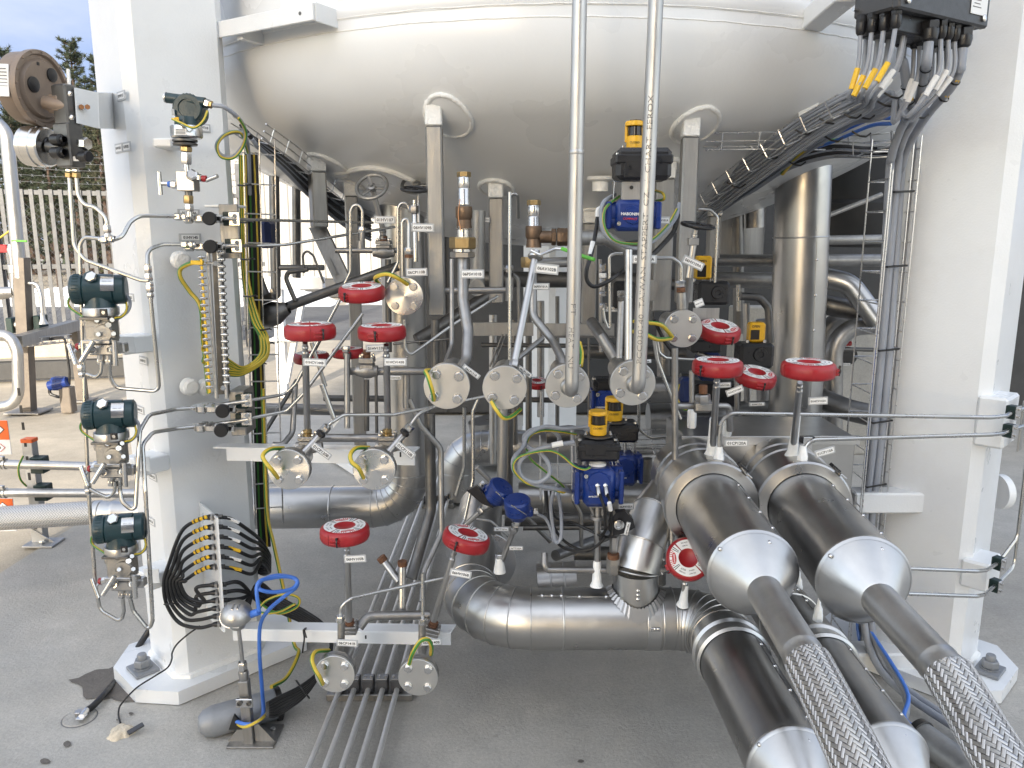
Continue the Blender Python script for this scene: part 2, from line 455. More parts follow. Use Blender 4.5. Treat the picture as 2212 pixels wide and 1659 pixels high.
b = B(); b.lathe((XC,YC,ZS), UZ, [(RT,.02),(RT+.004,.026),(RT+.005,.05),(RT+.004,.072),(RT+.001,.078)], 'tank_paint', 160); b.build('weld_band', t)
b = B()
for (zz, rr, hw) in ((ZS+.074,RT+.0015,.0045),(ZS+.024,RT+.0015,.0045),(ZS-.012,RT-.001,.004)):
    n = 300; pts = [(XC+(rr)*math.cos(2*math.pi*i/n), YC+rr*math.sin(2*math.pi*i/n), zz+random.uniform(-.0016,.0016)) for i in range(n)]
    pts.append(pts[0]); b.tube(pts, hw*.62, 'weld_paint', 8, cap=False)
b.each('weld_seam', t)
b = B()
for (x, y, rx, ry) in ((1052,131,6,1.6),(1044,135,9,3)):
    c = p(x, y, 2.6)
b2 = None
# legs
def leg(cx_, cy_, zt=7.4, side=1):
    s = .166; c = .034; q = math.sqrt(.5)
    a_ = s-(.035 if side == -1 else 0); b_ = s-(.035 if side == 1 else 0)
    sq = [(a_-c,-s),(a_,-s+c),(a_,b_-c),(a_-c,b_),(-s+c,b_),(-s,b_-c),(-s,-s+c),(-s+c,-s)]
    P = [V((cx_+(x-y)*q, cy_+(x+y)*q, .058)) for x, y in sq]
    b = B(); b.prism(P, (0,0,zt-.058), 'white_paint'); L_ = b.build('leg', t)
    d = V((XC-cx_, YC-cy_, 0)).normalized(); e = V((-d.y, d.x, 0))
    sh = [(-.3,-.1),(-.3,.1),(-.2,.225),(.3,.225),(.36,.13),(.36,-.13),(.3,-.225),(-.2,-.225)]
    C = V((cx_, cy_, 0))
    b = B()
    lo = [C+d*x+e*y+V((0,0,.004)) for x, y in sh]; b.prism(lo, (0,0,.05), 'white_paint')
    # fillet weld round the foot
    o = [V((q_.x, q_.y, .056)) for q_ in P]+[V((P[0].x, P[0].y, .056))]
    b.tube(o, .014, 'weld_paint', 8, cap=False); b.build('base_plate', L_, ang=30)
    for (x, y) in ((-.225,.0),(.22,.0)) if side == 0 else ((-.232,.0),):
        b = B(); k = C+d*x+e*y
        b.box(k+V((0,0,.061)), (.1,.082,.013), 'zinc_paint', (e, d, UZ), .002)
        b.lathe(k+V((0,0,.068)), UZ, [(0,0),(.032,0),(.032,.004),(0,.004)], 'zinc_paint', 20)
        b.hexa(k+V((0,0,.072)), k+V((0,0,.1)), .028, 'zinc_paint', d); b.lathe(k+V((0,0,.1)), UZ, [(.016,0),(.0165,.014),(.014,.02),(0,.021)], 'zinc_paint', 16)
        b.build('anchor_bolt', L_)
    return L_
LG = [leg(x, y, side=s) for x, y, s in LEGS]
# reinforcement pads with stubs under the dome
def pad(x, y, rad, stub=None, yaw=0):
    """pad under the dome at world x,y; follows the dome"""
    b = B(); n = 40; rings = 5; vs = []; fs = []
    for k in range(rings+1):
        for j in range(n):
            a = 2*math.pi*j/n; rr = rad*k/rings; X, Y_ = x+rr*math.cos(a), y+rr*math.sin(a)
            vs.append((X, Y_, headz(X, Y_)-.009))
    for k in range(rings):
        for j in range(n): fs.append((k*n+j, (k+1)*n+j, (k+1)*n+(j+1) % n, k*n+(j+1) % n))
    b.add(vs, fs, 'tank_paint')
    pts = [V((x+rad*math.cos(2*math.pi*j/60), y+rad*math.sin(2*math.pi*j/60), 0)) for j in range(61)]
    for q in pts: q.z = headz(q.x, q.y)-.004+random.uniform(-.002,.002)
    b.tube(pts, .0085, 'weld_paint', 8, cap=False)
    b.build('reinforcing_pad', t, ang=60)
# ================================================================ insulated (clad) pipes
def bead(b, c, ax, r, mat='clad_bright', w=.004, n=40):
    b.lathe(V(c)-V(ax).normalized()*w, ax, [(r-.002,0),(r+w*.75,w*.5),(r+w*.9,w),(r+w*.75,w*1.5),(r-.002,w*2)], mat, n)
def screws(b, pts, nrm, mat='bright_steel', r=.0055):
    for q, n in zip(pts, nrm):
        n = V(n).normalized(); b.lathe(V(q), n, [(r,-.001),(r*.95,.002),(r*.5,.004),(0,.0045)], mat, 10)
def clad(label, pts, r, rb=None, mat='clad', beads=(), rows=(), k=4, cat='pipe', name='insulated_pipe', mitre=True, group=None, n=48):
    """sheet-metal clad pipe: jacket + bands; beads = distances along the straight legs [(leg, dist)]; rows = [(leg, d0, d1, count, angle vec)]"""
    pts = [V(q) for q in pts]
    P = fillet(pts, rb, k) if rb else pts
    t = thing(name, (pts[0].x, pts[0].y, min(q.z for q in pts)-r), label, cat, group)
    b = B(); b.tube(P, r, mat, n); 
    for (lg, d0, d1, c, up) in rows:
        a = pts[lg]; d = (pts[lg+1]-a).normalized(); up = V(up); up = (up-d*up.dot(d)).normalized()
        if d1 > d0:
            # overlap seam of the jacket sheet
            e = d.cross(up); b.box(a+d*((d0+d1)/2)+up*(r+.0006), (d1-d0, .005, .0016), mat, (d, e, up), .0006)
        q = [a+d*(d0+(d1-d0)*(i+.5)/c)+up*(r+.001) for i in range(c)]; screws(b, q, [up]*c)
    b.build('jacket', t, ang=40)
    if mitre and rb:
        for i in range(1, len(P)-1):
            b = B(); bead(b, P[i], P[i+1]-P[i-1], r, mat if mat != 'clad_dark' else 'clad', .003); b.build('band', t)
    for (lg, d) in beads:
        a = pts[lg]; dr = (pts[lg+1]-a).normalized(); b = B(); bead(b, a+dr*d, dr, r); b.build('band', t)
    return t
def axis_ob(t, o, ax, prof, mat, name, n=48, ang=35):
    b = B(); b.lathe(o, ax, prof, mat, n); return b.build(name, t, ang=ang)
# braided hose material
def braid_mat():
    m = bpy.data.materials.new('braid'); m.use_nodes = True; nt = m.node_tree; N = nt.nodes; L = nt.links; bs = N['Principled BSDF']
    bs.inputs['Metallic'].default_value = 1; bs.inputs['Roughness'].default_value = .3
    uv = N.new('ShaderNodeUVMap'); uv.uv_map = 'UVMap'; sx = N.new('ShaderNodeSeparateXYZ'); L.new(uv.outputs[0], sx.inputs[0])
    def ma(op, a, b=None, c=None):
        n = N.new('ShaderNodeMath'); n.operation = op
        for i, q in enumerate((a, b, c)):
            if q is None: continue
            if isinstance(q, (int, float)): n.inputs[i].default_value = q
            else: L.new(q, n.inputs[i])
        return n.outputs[0]
    U = ma('MULTIPLY', sx.outputs[0], 30.); W_ = ma('MULTIPLY', sx.outputs[1], 74.)
    a = ma('ADD', U, W_); c = ma('SUBTRACT', U, W_)
    fa = ma('FRACT', a); fc = ma('FRACT', c)
    par = ma('FLOORED_MODULO', ma('FLOOR', ma('MULTIPLY', ma('ADD', ma('FLOOR', a), ma('FLOOR', c)), .5)), 2.)
    def hump(f): return ma('SUBTRACT', 1., ma('POWER', ma('ABSOLUTE', ma('SUBTRACT', ma('MULTIPLY', f, 2.), 1.)), 3.))
    ha, hc = hump(fa), hump(fc)
    mxa = N.new('ShaderNodeMix'); L.new(par, mxa.inputs[0]); L.new(ha, mxa.inputs[2]); L.new(hc, mxa.inputs[3])
    fine = ma('ADD', ma('MULTIPLY', ma('SINE', ma('MULTIPLY', a, 44.)), ma('SUBTRACT', 1., par)), ma('MULTIPLY', ma('SINE', ma('MULTIPLY', c, 44.)), par))
    h = ma('ADD', mxa.outputs[0], ma('MULTIPLY', fine, .06))
    cr = N.new('ShaderNodeMapRange'); cr.inputs[1].default_value = .1; cr.inputs[2].default_value = .6; cr.inputs[3].default_value = .06; cr.inputs[4].default_value = .74
    L.new(mxa.outputs[0], cr.inputs[0])
    tint = N.new('ShaderNodeVectorMath'); tint.operation = 'SCALE'; tint.inputs[0].default_value = (1., .97, .93); L.new(cr.outputs[0], tint.inputs['Scale'])
    L.new(tint.outputs[0], bs.inputs['Base Color'])
    bp = N.new('ShaderNodeBump'); bp.inputs['Distance'].default_value = .0035; bp.inputs['Strength'].default_value = 1.; L.new(h, bp.inputs['Height']); L.new(bp.outputs[0], bs.inputs['Normal'])
    MATS['braid'] = m
braid_mat()
ZU, ZL = .8, .4
def branch(label, xr, yr, xc, yc, xe, zz, r, upper, hose):
    """flexible filling line: box collar, jacket, cone, bare pipe, (hose)"""
    a = V((xr, yr, zz)); c = V((xc, yc, zz)); d = (c-a).normalized()
    t = thing('insulated_pipe', (xc, (yr+yc)/2, zz-r), label, 'pipe', 'clad hose connections')
    if upper:
        axis_ob(t, a-d*.34, d, [(0,0),(r*1.24,0),(r*1.28,.006),(r*1.28,.1),(r*1.24,.106),(r*1.24,.22)], 'clad', 'rear_jacket')
        axis_ob(t, a-d*.16, d, [(r*1.26,-.02),(r*1.31,-.014),(r*1.31,-.006),(r*1.27,0),(r*1.27,.12),(r*1.33,.128),(r*1.33,.152),(r*1.28,.158),(r*1.1,.16),(r*1.02,.162)], 'clad', 'collar')
        b = B(); e = d.cross(UZ)
        for sg in (.75,):  # toggle latch
            w_ = (e*-.75*sg+UZ*.66).normalized(); f_ = d.cross(w_)
            b.box(a-d*.02+w_*(r*1.36), (.022,.11,.006), 'bright_steel', (f_, d, w_), .001); b.box(a-d*.05+w_*(r*1.38), (.03,.03,.01), 'black_plastic', (f_, d, w_), .001)
        b.build('latch', t)
    else:
        axis_ob(t, a-d*.06, d, [(r*1.05,-.002),(r*1.1,.004),(r*1.1,.012),(r*1.03,.02),(r*1.03,.05),(r*1.1,.056),(r*1.1,.064),(r*1.02,.07)], 'clad_bright', 'collar')
    L_ = (c-a).length
    b = B(); b.lathe(a-d*.05, d, [(r*.99,0),(r,.05),(r,.05+L_*.5),(r*1.01,.05+L_)], 'clad_dark', 56)
    u = (V((.55,0,.83))-d*0).normalized(); e = d.cross(u)
    b.box(a+d*(L_*.5)+u*(r+.0004), (L_*.98,.006,.0016), 'clad_dark', (d, e, u), .0005)
    screws(b, [a+d*(L_*(i+.5)/4)+u*(r+.001) for i in range(4)], [u]*4); b.build('jacket', t, ang=40)
    axis_ob(t, c, d, [(r*1.0,-.004),(r*1.035,.001),(r*1.035,.007),(r*1.0,.012),(r*.985,.014)], 'clad_bright', 'band')
    ln = .105 if upper else .13
    b = B(); b.lathe(c, d, [(r*.99,.012),(.043,ln),(.039,ln+.003)], 'clad_bright', 56)
    u2 = (V((-.8,0,.6))).normalized()
    screws(b, [c+d*.012+u2*(r*.99), c+d*.014+V((.9,0,-.4)).normalized()*(r*.99), c+d*.03+V((.3,0,.95)).normalized()*(r*.86)], [u2+d*.7, V((.9,0,-.4))+d*.7, V((.3,0,.9))+d*.6]); b.build('cone', t, ang=50)
    s = c+d*(ln-.004)
    if hose is None:
        b = B(); b.cyl(s, s+d*.5, .04, 'bare_pipe', 40); b.build('bare_pipe', t)
        return t
    h0, h1 = hose
    h0 = V(h0); b = B(); b.lathe(s, h0-s, [(.04,0),(.04,(h0-s).length-.05),(.041,(h0-s).length-.047),(.041,(h0-s).length-.042),(.0388,(h0-s).length-.034),(.041,(h0-s).length-.02),(.042,(h0-s).length)], 'bare_pipe', 44); b.build('bare_pipe', t)
    hh = B(); pts = spline([h0-(h1[0]-h0)*.02]+[h0]+list(h1), 10); hh.tube(pts, .0455, 'braid', 44, uvs=True)
    ho = hh.build('braided_hose', None, label.replace('clad pipe', 'braided steel hose').split(',')[0]+', running off towards the viewer', 'hose', 'braided filling hoses')
    return t
branch('upper inner clad pipe with cone end, left of the two that carry braided hoses', .60, 2.19, .583, 1.745, 0, ZU, .107, True,
       (p(1750,1440,1.352), [p(1796,1530,1.24), p(1850,1640,1.125), V((.562,.95,.71)), V((.555,.7,.62))]))
branch('upper outer clad pipe with cone end, nearest the right tank leg', .876, 2.19, .832, 1.705, 0, ZU, .107, True,
       (p(2054,1462,1.315), [p(2100,1540,1.236), p(2147,1620,1.155), V((.806,.95,.7)), V((.80,.7,.6))]))
branch('lower clad pipe with cone end leaving the foot of the frame, under the left hose', .638, 2.02, .643, 1.58, 0, ZL, .099, False, None)
branch('lower clad pipe with cone end between the two braided hoses', .88, 1.99, .873, 1.6, 0, ZL, .096, False, None)
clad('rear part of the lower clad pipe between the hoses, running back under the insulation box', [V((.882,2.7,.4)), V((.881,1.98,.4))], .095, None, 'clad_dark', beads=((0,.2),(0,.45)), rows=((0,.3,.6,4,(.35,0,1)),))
# horizontal run by the floor with its elbows
t = clad('shiny clad pipe lying just above the floor with segmented elbows at both ends', [V((-.14,3.3,.4)), V((-.14,2.27,.4)), V((.64,2.27,.4)), V((.638,2.0,.4))], .096, .2, 'clad', beads=((1,.30),(1,.56),(1,.61)), rows=((1,.22,.31,3,(0,-.3,1)),(1,.31,.56,3,(0,-.35,1))), k=4)
b = B(); b.lathe(V((.42,2.27,.4)), UX, [(.0975,0),(.0985,.001),(.0985,.04),(.0975,.041)], 'clad_bright', 48)
b.box(V((.44,2.171,.415)), (.03,.006,.012), 'bright_steel'); screws(b, [V((.438,2.168,.418)), V((.448,2.168,.418))], [NY]*2); b.build('band', t)
# tee and mitred elbow on it
b0 = p(1376,1300,2.24)
t = thing('insulated_pipe', V((b0.x, 2.27, .4)), 'short clad branch rising from the floor pipe with a screwed collar and mitred bend', 'pipe')
Q = [V((b0.x,2.27,.44)), V((b0.x,2.27,.5)), V((b0.x,2.27,.565)), V((b0.x+.02,2.3,.64)), V((b0.x+.065,2.37,.71)), V((b0.x+.15,2.5,.75))]
b = B(); b.tube(Q[:3], .071, 'clad', 44); screws(b, [V((b0.x-.005,2.2,.5+.014*i)) for i in range(3)], [NY]*3, r=.006); b.build('jacket', t)
b = B(); b.tube(Q[2:], .073, 'clad_bright', 44); screws(b, [V((b0.x+.085,2.27,.6)), V((b0.x+.075,2.235,.57)), V((b0.x+.1,2.3,.655))], [(1,-.4,.2),(.7,-.8,0),(1,-.3,.3)], r=.006); b.build('elbow_jacket', t, ang=20)
for i in (2,3,4):
    b = B(); bead(b, Q[i], Q[i+1]-Q[i-1], .072); b.build('band', t)
b = B(); n = 44  # crimped collar where it meets the run
vs = []
for j in range(n*2):
    a = math.pi*j/n; rr = .074+(.0035 if j % 2 else 0); x, y = rr*math.cos(a), rr*math.sin(a)
    zz = math.sqrt(max(0, .097**2-y*y)); vs.append(V((b0.x+x, 2.27+y, .4+zz+.012))); 
    r2 = rr+.018; x, y = r2*math.cos(a), r2*math.sin(a); zz = math.sqrt(max(0, .0985**2-min(abs(y),.0984)**2)); vs.append(V((b0.x+x, 2.27+y, .4+zz+.001)))
b.add(vs, [(2*j, 2*j+1, (2*j+3) % (4*n), (2*j+2) % (4*n)) for j in range(2*n)], 'clad'); b.build('crimped_collar', t, ang=10)
# tall vertical clad pipe
clad('tall vertical clad pipe beside the right tank leg', [p(1737,338,3.32), p(1716,935,3.32)+V((0,0,-.05)), p(1716,935,3.32)+V((-.3,.25,-.05))], .112, .12, 'clad', beads=((0,.33),(0,1.12)), rows=((0,.35,1.08,5,(.25,-1,0)),))
# left vertical with elbow to the floor run at left
e0 = p(868,470,3.45); e1 = p(868,1093,3.45)
clad('dull clad pipe dropping behind the valves and turning left above the floor', [V((e0.x,3.45,1.75)), V((e0.x,3.45,e1.z)), V((e0.x-.9,3.45,e1.z-.012))], .098, .17, 'clad', beads=((1,.36),(1,.8)), rows=((0,.3,.9,4,(.2,-1,0)),(1,.18,.36,3,(0,-1,-.5))), k=4)
q0 = p(985,1010,4.5); q1 = p(985,965,4.5)
clad('clad pipe running across under the middle of the tank', [p(985,1075,4.5), q1, p(1260,965,4.5)], .1, .16, 'clad', beads=((1,.2),), k=3)
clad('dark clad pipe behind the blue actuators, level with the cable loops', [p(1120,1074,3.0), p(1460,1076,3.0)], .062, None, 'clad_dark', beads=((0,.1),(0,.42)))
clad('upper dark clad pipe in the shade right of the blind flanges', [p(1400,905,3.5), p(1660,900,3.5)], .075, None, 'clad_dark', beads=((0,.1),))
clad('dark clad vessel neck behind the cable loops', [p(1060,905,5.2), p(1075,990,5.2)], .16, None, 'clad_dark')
clad('clad pipe stub seen end on behind the floor run', [p(1055,1215,2.75), p(1050,1190,3.4)], .105, None, 'clad', beads=((0,.05),))
clad('clad tee behind the white valve stem', [p(1162,1262,2.7), p(1245,1255,2.7)], .075, None, 'clad', beads=((0,.05),(0,.1)))
# insulated box behind the two upper pipes
t = thing('insulation_box', (.86,2.65,.66), 'grey sheet metal insulation box behind the two upper clad pipes', 'box')
b = B(); b.box((.87,2.66,.8), (.58,.3,.27), 'clad', bev=.004); b.box((.87,2.505,.925), (.6,.012,.03), 'clad_bright', bev=.001); b.build('casing', t)
for xx in (.87,):
    b = B(); b.bar((xx,2.507,.67), (xx,2.507,.91), .012, .003, 'dark_steel', NY); b.build('seam_strip', t)
b = B(); b.box((.99,2.50,.93), (.05,.02,.02), 'black_plastic'); b.box((.99,2.49,.91), (.03,.006,.06), 'bright_steel', bev=.001); b.build('latch', t)
# ================================================================ junction box
jn, jl, jr = V((.985,2.1,2.172)), V((.91,2.232,2.172)), V((1.331,2.298,2.172))
er = (jr-jn).normalized(); el = V((-er.y, er.x, 0)); ww, dd = (jr-jn).length, (jl-jn).length
t = thing('junction_box', jn+er*(ww/2)+el*(dd/2), 'dark grey junction box with many cable glands, hung by the right tank leg', 'junction box')
jc = jn+er*(ww/2)+el*(dd/2)
b = B(); b.box(jc+V((0,0,.15)), (ww,dd*.8,.3), 'box_grey', (er, el, UZ), .006); b.build('body', t)
b = B(); b.box(jc-el*(dd*.42)+V((0,0,.15)), (ww*1.0,dd*.16,.304), 'box_grey', (er, el, UZ), .008); b.build('cover', t)
b = B()
for q in (.03, ww-.03):
    c = jn+er*q+V((0,0,.02)); b.lathe(c-el*.004+el*.002, -el, [(.009,0),(.009,.004),(.004,.006),(0,.006)], 'bright_steel', 14)
b.lathe(jl-el*.03+V((0,0,.02)), -er, [(.005,0),(.005,.02),(0,.02)], 'bright_steel', 10); b.each('screw', t)
b = B(); b.box(jc+el*.005+V((0,0,-.02)), (ww*.86,dd*.66,.05), 'black_plastic', (er, el, UZ), .003); b.build('gland_plate', t)
b = B(); c = jn+er*(ww*.86)-el*.002+V((0,0,.068)); b.box(c, (.075,.002,.085), 'label_white', (er, el, UZ), .0004)
for i in range(7): b.box(c-el*.0013+V((0,0,.03-.009*i))-er*.012, (.04-.006*(i % 3),.0008,.0022), 'ink_grey', (er, el, UZ), .0002)
b.box(c-el*.0013+V((0,0,.035)), (.06,.0008,.008), 'tag_grey', (er, el, UZ), .0002)
b.build('rating_label', t)
# bracket arm
b = B(); a, c = p(1737,42,2.56), p(1812,26,2.24); d = (c-a); d.z = 0; L_ = d.length; d.normalize(); b.box((a+c)/2+V((.03,.02,.03)), (L_,.07,.058), 'white_paint', (d, V((-d.y,d.x,0)), UZ), .003)
b.build('bracket', tank)
# glands and cables: px top x,y, kind (0 small,1 big)
def gland(x, y, Y, r, parent):
    b = B(); c = p(x, y, Y)
    b.hexa(c+V((0,0,.03)), c+V((0,0,.008)), r*1.15, 'black_plastic'); b.lathe(c+V((0,0,.012)), -UZ, [(r*1.05,0),(r*1.1,.012),(r*.95,.028),(r*.62,.034),(0,.034)], 'black_plastic', 12); b.build('cable_gland', parent); return c
tray_a = [(1850,215,2.36),(1760,262,2.52),(1690,310,2.7),(1600,375,2.95),(1535,425,3.2),(1500,452,3.4)]
tray_b = [(1942,216,2.38),(1893,240,2.44),(1838,250,2.54),(1780,278,2.66),(1690,335,2.86),(1600,398,3.1),(1520,452,3.4)]
GL = [(1860,58,2.2,0,0),(1884,52,2.18,0,0),(1910,48,2.16,0,0),(1936,43,2.13,0,0),(1955,52,2.2,0,0),(1958,62,2.22,0,0),(1988,82,2.28,0,1),(1976,88,2.3,0,1),(2008,72,2.2,1,2),(2034,66,2.22,0,1),(2050,68,2.25,0,1),(2064,72,2.27,0,1),(2081,86,2.28,1,2),(1950,84,2.3,1,2),(1872,66,2.26,0,0),(1897,66,2.24,0,0),(1922,64,2.24,0,0),(2016,88,2.32,0,1),(2030,84,2.32,0,1),(2046,86,2.32,0,1)]
ordn = ['first','second','third','fourth','fifth','sixth','seventh','eighth','ninth','tenth','eleventh','twelfth','thirteenth','fourteenth','fifteenth','sixteenth']
ns = [0,0,0]
rank = {}
for ds in (0,1,2):
    for k, i in enumerate(sorted((i for i, g_ in enumerate(GL) if g_[4] == ds), key=lambda i: (GL[i][0] if ds < 2 else i))): rank[i] = k
for i, (x, y, Y, big, dest) in enumerate(GL):
    r = .0062 if not big else .0128
    c = gland(x, y, Y, .0125 if not big else .021, t)
    b = B(); s = c+V((0,0,-.015)); k = rank[i]
    if dest == 0:
        pts = [s, s+V((-.002*k,0,-.09)), s+V((-.012-.006*k,.02,-.16))]+[p(u-12+k*4.4, v-18+k*5.6, w_) for u, v, w_ in tray_a]
        lab = f'grey cable dropping from the {ordn[k]} small gland on the left, into the sloping tray'; col = 'yellow_label' if i < 4 else 'label_white'; nm = 'grey cables fanning into the left tray'
    elif dest == 1:
        pts = [s, s+V((0,0,-.1)), s+V((-.02-.008*k,.04,-.2))]+[p(u-14+k*3.2+(j>2)*k*1.6, v-16+k*4.6, w_) for j, (u, v, w_) in enumerate(tray_b)]
        lab = f'grey cable from the {ordn[k]} small gland on the right, tied into the lower bundle'; col = 'label_white'; nm = 'grey cables tied into the lower bundle'
    else:
        e = [(2000,148,2.26),(1987,211,2.36),(1977,253,2.43),(1948,309,2.5),(1936,390,2.58)] if k == 0 else [(2075,148,2.3),(2054,190,2.34),(2005,246,2.44),(1969,302,2.52),(1950,352,2.58),(1944,415,2.62)]
        if k == 2: e = [(1951,134,2.28),(1961,205,2.34),(1968,239,2.4),(1945,281,2.46),(1926,338,2.52),(1920,400,2.57)]
        pts = [s, s+V((0,0,-.06))]+[p(*q) for q in e]
        X = {0:1.264, 1:1.2925, 2:1.278}[k]
        yy = {0:2.6, 1:2.605, 2:2.64}[k]
        pts += [V((X,yy,1.2)), V((X,yy,.9)), V((X,yy,.4)), V((X+.05,yy-.1,.08)), V((X+.2,yy-.5,.05))]
        lab = ('thick grey cable from the big middle gland, running down the ladder', 'thick grey cable from the outermost big gland, sweeping to the ladder', 'thick grey cable crossing in front of the bundle with a yellow sleeve')[k]; col = 'yellow_label'; nm = 'thick grey power cables'
    b.cable(pts, r, 'cable_grey', 8 if not big else 12)
    o = b.build('cable', None, lab, 'cable', nm)
    sp_ = spline(pts, 7); a = next(j for j in range(len(sp_)) if (sp_[j]-sp_[0]).length > .085+.01*(k % 3)); q0, q1 = sp_[a], sp_[a+3]
    q1 = q0+(q1-q0).normalized()*(.06 if big else .055)
    b = B()
    if big:
        b.bar(q0+NY*(r+.002), q1+NY*(r+.002), .012, .003, col, NY)
        for q in (q0, q1): b.lathe(q, q1-q0, [(r+.002,-.003),(r+.003,0),(r+.002,.003)], 'rubber', 12)
    else: b.cyl(q0, q1, r*1.3, col, 8)
    b.build('marker_sleeve', o)
# ================================================================ wire cable trays
def tray(label, pts, w, h, up, step=.1, rod=.0022, group='wire cable trays', k=6, nside=3, name='wire_tray'):
    P = [V(q) for q in pts]; P = spline(P, k) if len(P) > 2 else P
    L = [0.]
    for a, c in zip(P, P[1:]): L.append(L[-1]+(c-a).length)
    def at(s):
        for i in range(len(P)-1):
            if L[i+1] >= s: break
        f = (s-L[i])/max(1e-6, L[i+1]-L[i]); d = (P[i+1]-P[i]).normalized(); return P[i]+(P[i+1]-P[i])*f, d
    b = B(); up = V(up); prof = [(-w/2, h), (-w/2, h*.5), (-w/2, 0), (0, 0), (w/2, 0), (w/2, h*.5), (w/2, h)]
    def fr(s):
        c, d = at(s); e = d.cross(up).normalized(); u = e.cross(d); return c, e, u
    ns_ = max(2, int(L[-1]/.08))
    for (x, z) in prof: b.tube([fr(L[-1]*i/ns_)[0]+fr(L[-1]*i/ns_)[1]*x+fr(L[-1]*i/ns_)[2]*z for i in range(ns_+1)], rod, 'wire', 6)
    s = step*.5
    while s < L[-1]:
        c, e, u = fr(s); b.tube([c+e*-w/2+u*(h+.003), c+e*-w/2+u*-.003, c+e*w/2+u*-.003, c+e*w/2+u*(h+.003)], rod, 'wire', 6, rb=.01)
        s += step
    return b.build(name, None, label, 'cable tray', group)
tray('sloping wire tray of grey cables under the tank dome, right of the square posts', [p(1862,222,2.33)]+[p(u+4, v+14, w_) for u, v, w_ in tray_a[1:]], .13, .05, (-.3,-.25,.9), .115, .0026)
tray('lower wire tray behind the grey bundle, near the right leg', [p(1960,322,2.75), p(1890,330,2.8), p(1800,330,2.95)], .1, .05, (0,-.5,.8), .1, .0024)
tray('short wire tray reaching from the right square post to the sloping tray', [p(1518,318,2.75), p(1640,316,2.75), p(1760,318,2.85)], .1, .055, (0,-.3,1), .11, .0026)
# upright ladder with flat strip
b = B(); zt, zb_ = 1.92, .03
for (x, y) in ((1.205,2.53),(1.222,2.55),(1.215,2.7)): b.tube([(x,y,zt),(x,y,zb_)], .0028, 'wire', 6)
b.box((1.318,2.66,(zt+zb_)/2), (.016,.03,zt-zb_), 'post_steel', bev=.001)
b.tube([(1.306,2.60,zt),(1.306,2.60,zb_)], .0028, 'wire', 6); b.tube([(1.33,2.60,zt),(1.33,2.60,zb_)], .0028, 'wire', 6)
for i in range(19):
    z = zb_+.05+i*.1; b.tube([(1.205,2.53,z),(1.215,2.7,z),(1.318,2.7,z),(1.33,2.6,z)], .0024, 'wire', 6, rb=.008)
b.build('cable_ladder', None, 'upright wire cable ladder beside the right tank leg', 'cable ladder')
b = B(); 
for z in (1.74,1.5,1.22,.97,.74,.55): b.tube([(1.236,2.56,z),(1.315,2.585,z+.004)], .0036, 'rubber', 6); b.tube([(1.236,2.57,z),(1.25,2.62,z),(1.3,2.64,z)], .003, 'rubber', 6)
b.each('cable_tie', None, 'black cable tie holding grey cables to the upright ladder', 'cable tie', 'cable ties on the upright ladder', 2)
b = B(); b.cable([p(1950,250,2.7), V((1.29,2.69,1.7)), V((1.29,2.69,1.2)), V((1.29,2.69,.6)), V((1.31,2.66,.1)), V((1.4,2.5,.03))], .006, 'blue_cable', 8)
b.build('cable', None, 'thin blue cable running down the upright cable ladder', 'cable')
# black bundle under the right tray
for i in range(6):
    b = B(); pts = [p(1990-3*i,318+3*i,2.9), p(1880,322+3*i,2.85), p(1790,318+4*i,2.9), p(1700,345+4*i,3.0), p(1620,395+4*i,3.15), p(1510,455+4*i,3.5)]
    b.cable(pts, .009, ('rubber','rubber','cable_grey','rubber','rubber','cable_grey')[i], 8)
    b.build('cable', None, ('upper black','second black','upper grey','third black','lowest black','lower grey')[i]+' cable in the dark bundle curving under the sloping tray', 'cable', 'dark cable bundle')
for i in range(2):
    b = B(); b.cable([p(1925,255+12*i,2.46), p(1880,258+14*i,2.55), p(1800,292+14*i,2.7), p(1750,312+10*i,2.85)], .006, 'blue_cable', 8); b.build('cable', None, ('upper','lower')[i]+' blue cable tied under the grey bundle', 'cable', 'blue cables in the bundle')
b = B(); b.cable([p(1810,303,2.8), p(1780,308,2.75), p(1730,330,2.8), p(1690,375,2.95)], .008, YG, 8); b.build('cable', None, 'yellow-green earth cable beside the dark bundle, under the sloping tray', 'cable')
b = B()
for (x, y, Y) in ((1985,250,2.42),(1930,207,2.4),(1915,225,2.42),(1868,252,2.47),(1840,250,2.42),(1860,290,2.55),(1800,300,2.66),(1790,262,2.52),(1735,285,2.6),(1665,337,2.8),(1720,352,2.9),(1590,400,3.0)):
    c = p(x, y, Y-.04); k = px(1, y, Y); b.tube([c+V((-20*k,0,6*k)), c+V((-6*k,-.01,-4*k)), c+V((8*k,-.01,-6*k)), c+V((20*k,0,2*k))], .003, 'rubber', 6, rb=.01)
b.each('cable_tie', None, 'black cable tie round the grey cable bundles below the junction box', 'cable tie', 'cable ties on the grey bundles')
